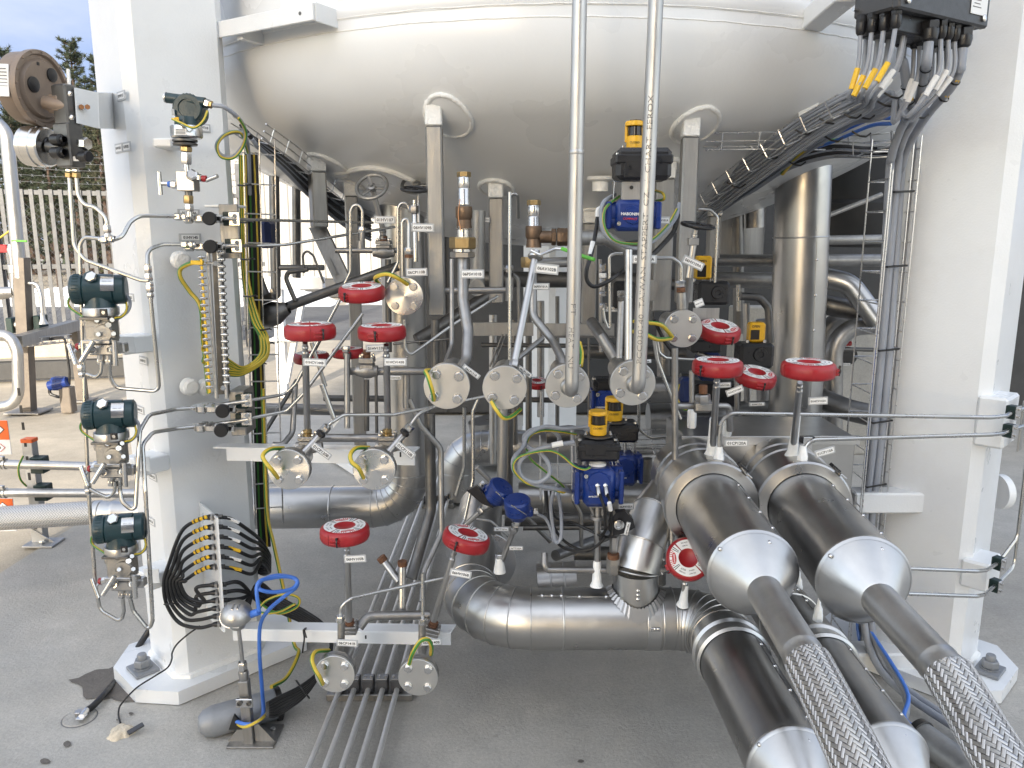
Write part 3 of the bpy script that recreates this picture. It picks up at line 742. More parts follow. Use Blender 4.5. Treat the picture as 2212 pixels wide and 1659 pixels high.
# ================================================================ thin tubes and clamps on the right leg
def clamp(b, c, mat='clamp_green', s=1., ax=NY):
    ax = V(ax); e1, e2, _ = frame(ax)
    b.box(c, (.03*s,.042*s,.03*s), mat, (e2, e1, ax), .003*s); b.box(c+ax*.017*s, (.03*s,.044*s,.003), 'bright_steel', (e2, e1, ax), .001)
    for q in (-.012, .012): b.hexa(c+ax*.018*s+e1*q*s, c+ax*.024*s+e1*q*s, .005*s, 'bright_steel')
t = thing('pipe_support', p(2140,900,2.35), 'white bracket block with two green tube clamps high on the right tank leg', 'bracket')
b = B(); c = p(2152,905,2.5); b.box(c, (.09,.15,.17), 'white_paint', (V((.7,-.7,0)), V((.7,.7,0)), UZ), .008); b.box(c+V((.055,-.05,-.01)), (.006,.04,.17), 'post_steel', (V((.7,-.7,0)), V((.7,.7,0)), UZ), .001); b.build('bracket', t)
for i, (x, y) in enumerate(((2187,890),(2180,930))):
    b = B(); clamp(b, p(x, y, 2.33), ax=(.5,-.86,0)); b.build('tube_clamp', t)
t = thing('pipe_support', p(2150,1240,2.35), 'white bracket block with two green tube clamps low on the right tank leg', 'bracket')
b = B(); c = p(2118,1230,2.5); b.box(c, (.09,.15,.1), 'white_paint', (V((.7,-.7,0)), V((.7,.7,0)), UZ), .008); b.build('bracket', t)
for i, (x, y) in enumerate(((2156,1216),(2150,1264))):
    b = B(); clamp(b, p(x, y, 2.33), ax=(.5,-.86,0)); b.build('tube_clamp', t)
def tubing(label, pts, r=.0052, rb=.03, mat='tube_steel', nuts=(), cat='tube', group='thin instrument tubes', n=10, name='tube'):
    """pts: px (x,y,Y); nuts: (x,y,Y,dir) hexagon fittings on the run"""
    t = None; P = [p(*q) for q in pts]
    b = B(); b.tube(P, r, mat, n, rb=rb)
    if not nuts: return b.build(name, None, label, cat, group)
    t = thing(name, (P[0].x, P[0].y, min(q.z for q in P)), label, cat, group); b.build('run', t)
    for (x, y, Y, dx, dz) in nuts:
        c = p(x, y, Y); d = V((dx, 0, dz)).normalized(); b = B(); b.hexa(c-d*.017, c+d*.004, r*2.0, 'bright_steel'); b.hexa(c+d*.006, c+d*.02, r*1.8, 'bright_steel'); b.lathe(c-d*.022, d, [(r*1.3,0),(r*1.3,.046)], 'bright_steel', 12); b.build('fitting', t)
    return t
tubing('long thin tube from the nearer clad pipe across to the upper green clamp', [(1553,985,2.24),(1557,892,2.24),(2140,902,2.24),(2172,899,2.26),(2187,890,2.33),(2260,868,2.45)], .0062, .045)
tubing('long thin tube from the outer clad pipe across to the second green clamp', [(1734,982,2.22),(1748,950,2.22),(2140,939,2.22),(2165,936,2.25),(2180,930,2.33),(2262,905,2.45)], .0062, .045)
tubing('thin tube entering the upper low clamp, bent up by the right edge', [(1960,1228,2.1),(2110,1234,2.15),(2130,1232,2.2),(2156,1216,2.33),(2198,1160,2.36),(2222,960,2.36)], .0058, .04)
tubing('thin tube entering the lowest clamp, bent up by the right edge', [(1950,1282,2.05),(2110,1288,2.12),(2128,1284,2.2),(2150,1264,2.33),(2190,1225,2.42),(2216,1000,2.42)], .0058, .04)
for i, (x, y, Y, lab) in enumerate(((1553,982,2.24,'01CP120A'),(1734,980,2.22,'01CP110A'))):
    t = thing('tube_fitting', p(x, y, Y), f'frost-white hexagon tube fitting tagged {lab}', 'fitting', 'frosted fittings on the clad pipes')
    c = p(x, y+3, Y); b = B(); b.hexa(c+V((0,0,-.03)), c+V((0,0,0)), .0165, 'frost'); b.lathe(c, UZ, [(.014,0),(.011,.02),(.009,.03)], 'frost', 14); b.build('hexagon_body', t)
    b = B(); tagplate(b, lab, *((1591,957,2.2,52,15,0) if i == 0 else (1782,976,2.2,44,16,17))); b.build('tag_plate', t)
for x, y, Y, lab in ((1767,1330,2.08,'frosted hexagon plug on the lower clad pipe between the hoses'),(1724,1268,2.33,'frosted stub between the two cones, on the lower clad pipe')):
    b = B(); c = p(x, y, Y); b.hexa(c+V((0,0,-.02)), c+V((0,0,.006)), .015, 'frost'); b.lathe(c+V((0,0,.004)), UZ, [(.013,0),(.011,.02),(.006,.03),(.004,.05),(0,.05)], 'frost', 14); b.build('tube_fitting', None, lab, 'fitting')
# white square stub bracket on the right leg, round port behind the leg
b = B(); b.box(p(1915,1080,2.62), (.26,.08,.075), 'white_paint', bev=.006); b.build('bracket', tank)
b = B(); b.box(p(1900,1415,2.6), (.22,.1,.065), 'white_paint', bev=.006); b.build('bracket', tank)
b = B(); c = p(2152,1062,2.95); b.lathe(c, (.75,.1,0), [(0,0),(.07,0),(.07,.03),(.05,.034),(.05,.02),(0,.02)], 'white_paint', 36); b.build('port', tank)
# conduit pipe and small things at the right foot
t = thing('conduit', pz(1990,1590,0), 'steel conduit end with black rim lying by the right foot', 'conduit')
a = pz(1988,1588,.05); d = (pz(2060,1640,.05)-a).normalized(); b = B(); b.cyl(a, a+d*.4, .045, 'galv', 28); b.build('sleeve', t)
b = B(); b.lathe(a-d*.012, d, [(.036,0),(.05,0),(.05,.02),(.046,.022)], 'rubber', 28); b.lathe(a+d*.004, d, [(0,0),(.038,0)], 'rubber', 20); b.build('rim', t)
for i, m_ in enumerate(('blue_cable','cable_grey','cable_grey')):
    b = B(); b.cable([a+d*.08+V((0,0,.02-.02*i)), a-d*.06+V((.0,0,.018-.018*i)), V((1.33,2.35,.06+.02*(2-i))), V((1.3,2.6,.2))], .0085 if i else .0065, m_, 8)
    b.build('cable', None, ('thin blue cable','upper grey cable','lower grey cable')[i]+' entering the conduit end by the right foot', 'cable')
tubing('black earth cable behind the right foot, leading off to the right', [(2075,1380,2.9),(2110,1415,2.8),(2230,1500,2.6)], .011, .05, 'rubber', cat='cable', group=None, name='cable')
# ================================================================ trees, fence, far yard
def pine(seed, h, needle):
    rnd = random.Random(seed); b = B(); b.tube([(0,0,-.1),(.05,.03,h*.4),(0,.05,h*.75),(0,0,h*.97)], .1, 'bark', 8, rads=[.15,.11,.06,.015])
    c = B(); z = h*.22
    while z < h*.99:
        f = 1-(z/h); ln = (.25+1.55*f**.75)*rnd.uniform(.75,1.1); nb = rnd.randint(4,6); a0 = rnd.uniform(0, 6.3)
        for i in range(nb):
            if rnd.random() < .13: continue
            a = a0+6.283*i/nb+rnd.uniform(-.3,.3); L_ = ln*rnd.uniform(.7,1.1); d = V((math.cos(a), math.sin(a), rnd.uniform(.05,.4)+.5*(1-f)*.7))
            e = V((-math.sin(a), math.cos(a), 0)); o = V((0,0,z)); b.tube([o, o+d*L_*.55, o+d*L_+V((0,0,.06))], .012, 'bark', 4, rads=[.022,.014,.005])
            m = int(9+L_*13)
            for j in range(m):
                t_ = rnd.uniform(.22,1.02); q = o+d*(L_*t_)+e*rnd.uniform(-.2,.2)*L_*(1.1-t_)+V((0,0,rnd.uniform(-.04,.07)))
                for k in range(11):
                    u = V((rnd.gauss(0,1), rnd.gauss(0,1), rnd.gauss(0,.8)+.5)).normalized(); s_ = u.cross(V((rnd.gauss(0,1), rnd.gauss(0,1), rnd.gauss(0,1)))).normalized()
                    ll = rnd.uniform(.09,.19); c.add([q-s_*.013, q+s_*.013, q+u*ll], [(0,1,2)], needle)
        z += rnd.uniform(.26,.4)*(.6+f*.7)
    return b, c
PR = [(pine(s, h, n)) for s, h, n in ((3,8.4,'needles'),(8,7.2,'needles2'),(15,9.2,'needles'))]
protos = []
for i, (b, c) in enumerate(PR):
    t = thing('pine_tree', (0,0,0), 'x', 'tree', 'dark conifers beyond the fence'); b.build('trunk', t); c.build('crown', t, ang=180); protos.append(t)
spots = [(2,112,27,0,'conifer whose branch tips enter the photo at its left edge'),(66,150,34,1,'thin pale-tipped conifer top showing just above the big brown gauge'),(150,92,28,2,'tall pointed conifer right of the brown gauge, its top against the sky'),(211,126,30,0,'conifer top nearest the white leg, standing against the sky'),
         (112,190,36,1,'low conifer behind the gauge, between two taller pointed ones'),(182,175,38,2,'low dark conifer filling the gap below the two tall tops'),(30,200,33,1,'dark conifer mostly hidden by the brown gauge'),(240,180,34,1,'conifer half cut off by the edge of the white leg'),(-40,130,30,2,None),
         (20,245,25,0,'lower conifer behind the small steel gauge'),(90,255,23,2,'lower conifer seen between gauge and barbed wire'),(205,240,24,1,'lower conifer below the white bracket plate'),(270,150,33,2,None),(150,262,26,0,'lower conifer behind the gauge manifold block')]
def dupl(root, loc, rz, sc, label):
    r = root.copy(); COL.objects.link(r); r.location = loc; r.rotation_euler = (0,0,rz); r.scale = (sc,sc,sc); r['label'] = label
    for ch in list(root.children):
        k = ch.copy(); COL.objects.link(k); k.parent = r
    return r
used = set()
for i, (x, y, Y, k, lab) in enumerate(spots):
    if lab is None: continue
    c = p(x, y, Y); hh = (8.4,7.2,9.2)[k]; sc = c.z/(hh*.98)
    loc = V((c.x, Y, 0)); ro = i*1.7
    if k not in used: used.add(k); r = protos[k]; r.location = loc; r.rotation_euler = (0,0,ro); r.scale = (sc,)*3; r['label'] = lab
    else: dupl(protos[k], loc, ro, sc, lab)
# far undergrowth and wood, one dense mass
b = B(); rnd = random.Random(5)
for i in range(6500):
    x = rnd.uniform(-34,-9); y = rnd.uniform(29,41); z = rnd.betavariate(1.2,1.8)*7; q = V((x, y, z)); s_ = rnd.uniform(.12,.4)
    u = V((rnd.gauss(0,1), rnd.gauss(0,1), rnd.gauss(0,1))).normalized(); w_ = u.cross(V((rnd.gauss(0,1), rnd.gauss(0,1), rnd.gauss(0,1)))).normalized()
    b.add([q-u*s_, q+w_*s_*.35, q+u*s_, q-w_*s_*.3], [(0,1,2,3)], ('needles','needles2','bark')[i % 3])
for i in range(60):
    x = rnd.uniform(-32,-9); y = rnd.uniform(27,40); b.tube([(x,y,-.1),(x+rnd.uniform(-.2,.2),y,rnd.uniform(3,6))], .05, 'bark', 5)
tag(b.build('woods', None, 'dark mass of trunks and undergrowth beyond the fence', 'woods', ang=180), kind='stuff')
# fence
f0, f1 = V((-9.2,9.2,0)), V((-3.6,11.3,0)); fd = (f1-f0).normalized(); fl = (f1-f0).length
t = thing('fence', f0.lerp(f1,.5), 'galvanised palisade fence with barbed wire above, at the edge of the yard', 'fence')
b = B()
for z in (.35,1.2,2.16): b.bar(f0+V((0,.03,z)), f1+V((0,.03,z)), .05, .06, 'fence_zinc', UZ)
b.build('rail', t)
b = B()
for i in range(int(fl/.112)):
    q = f0+fd*(i*.112); b.bar(q+V((0,-.012,.12)), q+V((0,-.012,2.2)), .048, .012, 'fence_zinc', fd.cross(UZ))
b.build('palisade', t)
for i in range(4):
    q = f0+fd*(1.17+1.5*i); b = B(); b.bar(q+V((0,.07,0)), q+V((0,.07,2.6)), .07, .07, 'fence_zinc', fd); b.build('post', t)
b = B()
for i in range(5):
    z = 2.3+.085*i; pts = [f0+fd*(fl*j/24)+V((0,.06,z-.02*math.sin(math.pi*((j % 6)/6)))) for j in range(25)]
    b.tube(pts, .0035, 'fence_zinc', 5)
    for j in range(int(fl/.13)):
        q = f0+fd*(j*.13+.02*i)+V((0,.06,z-.008)); b.tube([q+V((-.012,0,.018)), q+V((.012,0,-.018))], .003, 'galv', 4); b.tube([q+V((-.012,0,-.018)), q+V((.012,0,.018))], .003, 'galv', 4)
b.build('barbed_wire', t)
# chain-link fence behind it
t = thing('fence', (-7,12.3,0), 'chain-link mesh fence standing behind the palisade fence', 'fence')
b = B(); x0, x1, z1 = -10.5, -4.2, 2.1
n = 0
for i in range(-22, 86):
    for sg in (1, -1):
        xa = x0+i*.1; t0, t1 = 0., 2.1
        lo, hi = ((x0-xa)*sg, (x1-xa)*sg) if sg > 0 else ((x1-xa)*sg, (x0-xa)*sg)
        t0, t1 = max(t0, lo), min(t1, hi)
        if t1-t0 < .05: continue
        b.tube([V((xa+sg*t0, 12.3+sg*.004, t0)), V((xa+sg*t1, 12.3+sg*.004, t1))], .0022, 'fence_zinc', 4)
b.build('wire_mesh', t)
for x in (-10.4,-8.3,-6.2,-4.2):
    b = B(); b.cyl((x,12.33,0), (x,12.33,2.2), .03, 'fence_zinc', 12); b.build('post', t)
# low guard beam
t = thing('guard_beam', (-6,8.2,0), 'low weathered beam along the yard edge, in front of the fence', 'barrier')
b = B(); b.box((-6.4,8.3,.36), (6.4,.12,.2), 'yard_gravel', (V((.97,.22,0)), V((-.22,.97,0)), UZ), .01); b.box((-6.4,8.3,.12), (6.4,.14,.2), 'dark_concrete', (V((.97,.22,0)), V((-.22,.97,0)), UZ), .01); b.build('beam', t)
# ---------------------------------------------------------------- yard pipework on the left
t = thing('pipe_rack', p(60,890,6), 'weathered steel pipe stand with sunlit pipes at the left edge', 'pipe stand')
Y0 = 6.4
a = pz(62,890,0); YR = a.y
def yp(x, y, dY=0.): return p(x, y, YR+dY)
b = B(); b.bar(V((a.x,YR,0)), yp(46,556), .1, .1, 'weathered', UX); b.build('post', t)
b = B(); b.box(V((a.x,YR,.008)), (.32,.24,.016), 'post_steel', bev=.003); b.build('foot_plate', t)
b = B(); b.tube([yp(-70,262), yp(12,262), yp(44,600)], .055, 'alu', 20, rb=.2); b.build('riser_pipe', t)
b = B(); b.bar(yp(160,703,.5), yp(36,738,-.4), .1, .1, 'post_steel', UZ); b.bar(yp(36,738,-.4), yp(-60,732,-.4), .1, .1, 'post_steel', UZ); b.build('beam', t)
c = yp(163,715,.5); b = B(); b.bar(V((c.x,c.y,0)), c, .08, .08, 'weathered', UX); b.box(V((c.x,c.y,.008)), (.2,.2,.016), 'post_steel'); b.build('leg', t)
b = B(); b.tube([yp(-60,722,-.5), yp(22,724,-.5), yp(38,760,-.5), yp(40,850,-.5), yp(28,874,-.5), yp(-60,890,-.5)], .045, 'alu', 18, rb=.15); b.build('bent_pipe', t)
b = B(); b.cyl(yp(24,703,.1), yp(88,697,.1), .05, 'alu', 18); b.cyl(yp(-40,633), yp(30,630), .045, 'alu', 16); b.cyl(yp(-40,650,.1), yp(34,633,.1), .03, 'alu', 12); b.build('pipe', t)
for x, y in ((30,702),(88,697)):
    b = B(); b.box(yp(x,y,.1), (.06,.14,.14), 'clamp_green', bev=.006); b.build('pipe_clamp', t)
b = B(); b.lathe(yp(25,540), -UZ, [(0,-.05),(.025,-.05),(.04,0),(.03,.06),(.03,.12),(.05,.13),(.05,.2),(0,.2)], 'alu', 14); b.cyl(yp(27,560), yp(30,640), .022, 'alu', 10); b.box(yp(2,537), (.12,.03,.07), 'red', bev=.006); b.build('valve', t)
b = B(); b.tube([yp(60,612), yp(80,613), yp(88,640), yp(91,678)], .016, 'alu', 8, rb=.08); b.lathe(yp(91,676), -UZ, [(.02,0),(.02,.05),(.045,.1),(0,.1)], 'alu', 10); b.build('drain_tube', t)
b = B(); b.cable([yp(-10,520), yp(12,505), yp(26,494)], .008, 'cable_yellow', 6); b.cyl(yp(26,520,-.1), yp(58,521,-.1), .008, 'grip_green', 6); b.each('earth_wire', t)
b = B(); b.tube([yp(45,742), yp(140,728), yp(150,800), yp(150,830)], .012, 'rubber', 6, rb=.04); b.build('cable', t)
tray('wire cable basket hung under the weathered pipe stand', [yp(42,748,-.3), yp(138,738,.3)], .16, .07, (0,-.2,1), .12, .004)
t = thing('pipe_valve', pz(150,893,0), 'small ground valve with blue actuator head in the sunlit yard', 'valve')
a = pz(150,890,0); b = B(); b.box(a+V((0,0,.12)), (.1,.1,.24), 'weathered', bev=.006); b.box(a+V((-.06,0,.25)), (.14,.06,.06), 'dark_steel', bev=.006); b.build('body', t)
c = p(128,828,a.y); b = B(); b.box(c, (.13,.11,.12), 'blue_paint', bev=.02); b.cyl(c+V((-.08,-.02,-.02)), c+V((.09,-.02,.02)), .045, 'blue_paint', 16); b.build('actuator', t)
b = B(); b.tube([c+V((-.09,0,-.02)), c+V((-.1,0,-.1)), c+V((-.02,0,-.13)), c+V((.06,0,-.1))], .014, 'rubber', 8, rb=.03); b.build('cable', t)
# hazard placards, strut post, horizontal pipes, braided hose
YP = 3.8
t = thing('strut_post', pz(92,1170,0), 'slotted steel strut post with orange end cap', 'post')
a = pz(90,1170,0); tp = p(62,952,a.y)
b = B(); q0, q1 = V((tp.x-.001,a.y,.0)), V((tp.x-.001,a.y,tp.z)); q0 = V((a.x,a.y,0)); q1 = V((a.x,a.y,tp.z))
b.box((q0+q1)/2, (.055,.05,tp.z), 'galv', bev=.003)
for i in range(9): b.box(V((a.x-.006,a.y-.0255,.1+i*.09)), (.014,.002,.04), 'ink', bev=.0006)
b.build('channel', t)
b = B(); b.box(q1+V((0,0,.004)), (.06,.055,.02), 'orange'); b.build('end_cap', t)
b = B(); b.box(V((a.x+.03,a.y-.03,.006)), (.16,.12,.012), 'galv'); b.hexa(V((a.x+.04,a.y-.06,.012)), V((a.x+.04,a.y-.06,.03)), .014, 'bright_steel'); b.prism([V((a.x-.03,a.y-.028,.01)), V((a.x+.09,a.y-.028,.01)), V((a.x-.03,a.y-.028,.09))], (0,-.006,0), 'galv'); b.build('foot_bracket', t)
for (x, y) in ((86,1003),(94,1062)):
    b = B(); b.box(p(x,y,a.y-.03), (.07,.06,.085), 'clamp_green', bev=.004); b.build('pipe_clamp', t)
for lab, q in (('upper horizontal steel pipe clamped to the slotted post',[(-40,1001,3.76),(214,1008,3.76)]),('lower horizontal steel pipe clamped to the slotted post',[(-40,1064,3.76),(312,1066,3.76)])):
    t = thing('pipe', p(*q[0]), lab, 'pipe', 'horizontal pipes behind the strut post'); b = B(); b.cyl(p(*q[0]), p(*q[1]), .0225, 'alu', 20); b.build('run', t)
    for x in (8,):
        b = B(); c = p(x, q[0][1]+1, 3.76); b.lathe(c, UX, [(.023,-.016),(.028,-.014),(.028,-.004),(.0235,-.003),(.0235,.003),(.028,.004),(.028,.014),(.023,.016)], 'bright_steel', 20); b.box(c+V((0,-.015,.035)), (.03,.02,.02), 'bright_steel'); b.build('clamp_ring', t)
    b = B(); c = p(q[1][0]-5, q[1][1], 3.76); b.lathe(c, UX, [(0,-.01),(.03,-.01),(.03,.012),(0,.012)], 'bright_steel', 20); b.build('end_cap', t)
b = B(); b.cable([p(50,985,3.7), p(40,1010,3.66), p(44,1035,3.66), p(57,1050,3.7)], .005, YG, 8); b.build('earth_wire', None, 'thin yellow-green earth wire between the two horizontal pipes', 'cable')
b = B(); b.tube([p(-60,1124,3.42), p(60,1116,3.42), p(206,1107,3.42)], .056, 'braid', 40, uvs=True); hz = b.build('braided_hose', None, 'braided steel hose lying level at the left edge, behind the instruments', 'hose')
b = B(); a = p(206,1107,3.42); b.lathe(a, UX, [(.056,0),(.058,.004),(.058,.03),(.055,.034),(.055,.08),(.057,.084),(.057,.1),(.052,.11),(.052,.36)], 'clad_bright', 40); b.build('steel_end', hz)
t = thing('hazard_placard', p(5,980,3.6), 'orange and white hazard placard with diamond pictogram, upper one at the left edge', 'sign')
def placard(cx_, cy_, Y, hh):
    k = px(1, cy_, Y); c = p(cx_, cy_, Y); b = B(); w_ = 64*k; h_ = hh*k
    b.box(c, (w_,.004,h_), 'label_white', bev=.0006); b.build('plate', t)
    b = B(); f = V((0,-.0035,0)); b.box(c+f*.9+V((0,0,h_*.22)), (w_*1.002,.002,h_*.56), 'orange', bev=.0004); b.build('orange_panel', t)
    b = B()
    for dz, s_ in ((h_*.24,.17),(-h_*.29,.13)):
        o = c+V((w_*.16,-.0052,dz)); s2 = s_*h_
        b.add([o+V((s2*1.1,0,0)), o+V((0,0,s2)), o+V((-s2*1.1,0,0)), o+V((0,0,-s2))], [(3,0,1,2)], 'print_red' if dz < 0 else 'ink'); o = o+V((0,-.0004,0)); s2 *= .84
        b.add([o+V((s2*1.1,0,0)), o+V((0,0,s2)), o+V((-s2*1.1,0,0)), o+V((0,0,-s2))], [(3,0,1,2)], 'label_white')
        b.box(o+V((0,-.0006,-.1*s2)), (s2*.5,.0005,s2*.3), 'ink', bev=.0001); b.box(o+V((0,-.0006,.2*s2)), (s2*.16,.0005,s2*.5), 'ink', bev=.0001)
    b.build('pictogram', t)
placard(-11,945,3.6,76)
t = thing('hazard_placard', p(5,1110,3.6), 'orange and white hazard placard, lower one, partly behind the braided hose', 'sign')
placard(0,1112,3.62,74)
# ================================================================ gauges on the left leg
t = thing('pressure_gauge', p(97,300,2.3), 'big brown round gauge with steel sub-gauge and dark valve manifold, seen from behind', 'gauge')
n = V((1,-.16,-.06)).normalized(); e1, e2, _ = frame(n, UZ); c = p(97,193,2.3); r = .104
b = B(); b.lathe(c, n, [(0,-.004),(r*.2,0),(r*.72,0),(r*.78,-.012),(r*.86,-.012),(r*.9,-.004),(r,-.004),(r*1.01,-.012),(r,-.022),(r*.93,-.024),(r*.95,-.03),(r*.93,-.07),(r*.88,-.076),(0,-.076)], 'dial_brown', 56)
for i in range(16):
    a_ = 6.283*i/16; b.hexa(c+(e1*math.cos(a_)+e2*math.sin(a_))*r*.95-n*.004, c+(e1*math.cos(a_)+e2*math.sin(a_))*r*.95-n*.001, .003, 'dial_brown')
b.build('case', t)
b = B()
for (u, v_, rr) in ((.42,-.28,.018),(.05,.42,.02)):
    q = c+e1*(r*u)+e2*(r*v_)
    b.lathe(q-n*.004, n, [(rr*1.1,0),(rr*1.05,.008),(rr*.9,.009),(0,.009)], 'black_plastic', 18)
for (u, v_) in ((.62,.2),(.1,-.45),(-.25,-.45)): b.box(c+e1*(r*u)+e2*(r*v_), (.004,.009,.009), 'black_plastic', (n, e1, e2), .001)
b.each('plug', t)
b = B(); q = c-n*.05; d_ = V((-.1,-1,.05)).normalized(); q2 = q+d_*(r*.94); b.box(q2, (.035,.003,.085), 'label_white', (n, d_, n.cross(d_)), .0006)
for i in range(8): b.box(q2+d_*.0018+V((0,0,.03-.009*i)), (.026,.001,.002), 'ink_grey', (n, d_, n.cross(d_)), .0002)
b.build('rating_label', t)
b = B(); c2 = p(106,318,2.28); r2 = .056
b.lathe(c2, n, [(0,0),(r2*.9,0),(r2*.97,-.004),(r2*.97,-.024),(r2*1.02,-.026),(r2*1.02,-.05),(r2*.98,-.053),(r2*.98,-.066),(0,-.066)], 'bright_steel', 44); b.lathe(c2+n*.001+e1*.008, n, [(.02,0),(.018,.004),(0,.004)], 'black_plastic', 18); b.build('sub_gauge', t)
b = B(); m0 = p(150,315,2.28); E = (V((.93,-.37,0)), V((.37,.93,0)), UZ)
b.box(m0, (.06,.05,.12), 'dark_steel', E, .004); b.box(p(143,232,2.28), (.055,.045,.12), 'dark_steel', E, .005); b.box(p(122,225,2.28), (.05,.03,.05), 'dial_brown', E, .01); b.cyl(p(98,222,2.28), p(150,230,2.27), .019, 'dial_brown', 18); b.cyl(p(105,318,2.27), p(135,318,2.26), .016, 'dark_steel', 14)
b.build('manifold', t)
for (x, y, sg) in ((122,302,-1),(122,330,-1),(186,338,1)):
    b = B(); q = p(x, y, 2.24); d_ = E[0]*sg; b.lathe(q-d_*.02, d_, [(.009,-.012),(.009,0),(.0155,.002),(.016,.03),(.013,.034),(0,.034)], 'black_plastic', 16); b.build('knob', t)
b = B(); b.hexa(p(175,310,2.25), p(190,311,2.24), .018, 'bright_steel'); b.build('plug', t)
for x in (150,165):
    b = B(); b.hexa(p(x,373,2.27), p(x,384,2.27), .0125, 'brass'); b.hexa(p(x,366,2.27), p(x,371,2.27), .011, 'bright_steel'); b.build('nut', t)
b = B(); q = p(164,343,2.25); b.box(q, (.03,.002,.013), 'label_white', E, .0003); b.build('rating_label', t)
b = B(); b.cyl(p(147,150,2.3), p(150,190,2.29), .005, 'label_white', 8)
for x, y in ((152,203),(156,254)): b.lathe(p(x,y,2.255), (-.1,-1,0), [(.007,0),(.007,.004),(.003,.006),(0,.006)], 'bright_steel', 14)
b.each('screw', t)
# white bent bracket plate (part of the leg)
b = B(); q = [p(160,189,2.27), p(205,199,2.33), p(246,200,2.62), p(250,278,2.62), p(208,277,2.33), p(165,266,2.27)]
b.prism([q[0],q[1],q[4],q[5]], (.006,.008,0), 'white_paint'); b.prism([q[1],q[2],q[3],q[4]], (.006,.006,0), 'white_paint')
for x in (176,189): b.hexa(p(x,231,2.285), p(x,231,2.273), .0075, 'copper')
b.build('gauge_bracket', tank)
# ---------------------------------------------------------------- plates and lugs on the leg face
b = B(); b.box(p(263,148,2.555), (.06,.012,.075), 'white_paint', (V((.68,-.73,0)), V((.73,.68,0)), UZ), .002); b.build('bracket', tank)
for (x, y) in ((387,562),(407,837),(442,838)):
    b = B(); c = p(x, y, 2.49 if x < 430 else 2.53); b.lathe(c+V((.006,.006,0)), (.7,-.7,0), [(.03,-.02),(.028,.006),(.02,.012),(0,.013)], 'weld_paint', 24); b.build('weld_pad', tank)
def plate_sign(s, x, y, Y, w_, h_, left=True):
    b = B(); c = p(x, y, Y); k = px(1, y, Y)
    if left: ex = V((.72,-.69,0))
    else: ex = V((.7,.71,0))
    ez = ex.cross(UZ); b.box(c, (w_*k,h_*k,.003), 'tag_grey', (ex, UZ, ez), .0008); b.box(c+ez*.0016, (w_*k*.8,h_*k*.66,.001), 'label_white', (ex, UZ, ez), .0003); b.text(s, c+ez*.0022, ex, UZ, w_*k*.66, h_*k*.4, 'ink', .0004, .03)
    b.build('tag_plate', None, f'small engraved plate reading {s} on the left tank leg', 'tag plate', 'tag plates on the left leg')
def on_left(x, y):
    """Y of the left (outer) face of the left leg at a pixel"""
    lx, ly = LEGS[0][0], LEGS[0][1]; n_ = V((-.7071,-.7071,0)); c = V((lx,ly,0))+n_*.166; o = V((0,0,CZ)); d = p(x, y, 1.)-o
    return o.y+d.y*((c-o).dot(n_)/d.dot(n_))
def on_right(x, y):
    lx, ly = LEGS[0][0], LEGS[0][1]; n_ = V((.7071,-.7071,0)); c = V((lx,ly,0))+n_*.166; o = V((0,0,CZ)); d = p(x, y, 1.)-o
    return o.y+d.y*((c-o).dot(n_)/d.dot(n_))
for s, x, y, w_, h_ in (('01HV112',262,207,28,20),('01HV120',257,320,26,20),('01FI102',274,317,26,20),('01PT101',281,642,27,17),('01HV121',310,779,27,18),('01HV122',303,885,27,18),('01HV123',330,1029,27,18),('01HV124',326,1125,27,18)):
    plate_sign(s, x, y, on_left(x, y)-.004, w_*1.6, h_)
for s, x, y, w_, h_ in (('01HV145',411,513,48,17),('01HV146',408,460,48,16),('01PT10',438,276,34,17)):
    plate_sign(s, x, y, on_right(x, y)-.004, w_, h_, False)
# ================================================================ pressure transmitter high on the leg
def K(x, y, Y): return px(1, y, Y)
YT = 2.33
t = thing('pressure_transmitter', p(405,470,YT), 'dark green pressure transmitter high on the left leg, round cover facing the viewer', 'transmitter')
k = K(405,240,YT); c = p(408,236,YT)
b = B(); ax = V((.1,-1,.05)).normalized()
b.lathe(c, ax, [(0,-52*k),(26*k,-52*k),(29*k,-46*k),(29*k,-8*k),(31*k,-6*k),(31*k,10*k),(28*k,14*k),(19*k,14*k),(18*k,11*k),(0,11*k)], 'teal', 36)
for i in range(28):
    a_ = 6.283*i/28; e1, e2, _ = frame(ax); b.box(c+(e1*math.cos(a_)+e2*math.sin(a_))*30.5*k+ax*3*k, (3*k,2.5*k,13*k), 'teal', (e1*math.cos(a_)+e2*math.sin(a_), e2*math.cos(a_)-e1*math.sin(a_), ax), .0004)
b.cyl(p(359,211,YT), p(443,222,YT), 11*k, 'teal', 22); b.lathe(p(405,262,YT), -UZ, [(24*k,-8*k),(27*k,4*k),(26*k,14*k),(0,14*k)], 'teal', 28); b.build('housing', t)
b = B(); b.lathe(p(360,211,YT), V((-1,0,.1)), [(11.5*k,0),(11.5*k,3*k),(0,3*k)], 'bright_steel', 20); b.build('plug', t)
b = B(); b.hexa(p(443,222,YT), p(453,226,YT), 10*k, 'bright_steel'); b.hexa(p(452,225,YT), p(459,227,YT), 8*k, 'brass'); b.build('cable_gland', t)
b = B(); b.lathe(p(402,273,YT), -UZ, [(0,0),(32*k,0),(33*k,2*k),(33*k,22*k),(30*k,25*k),(0,25*k)], 'bright_steel', 36); b.lathe(p(399,300,YT), -UZ, [(10*k,0),(26*k,2*k),(26*k,6*k),(20*k,8*k),(26*k,10*k),(25*k,14*k),(12*k,16*k),(0,16*k)], 'dark_steel', 30); b.build('sensor_collar', t)
b = B(); b.box(p(390,285,YT-.05), (26*k,.002,13*k), 'label_white', bev=.0004); 
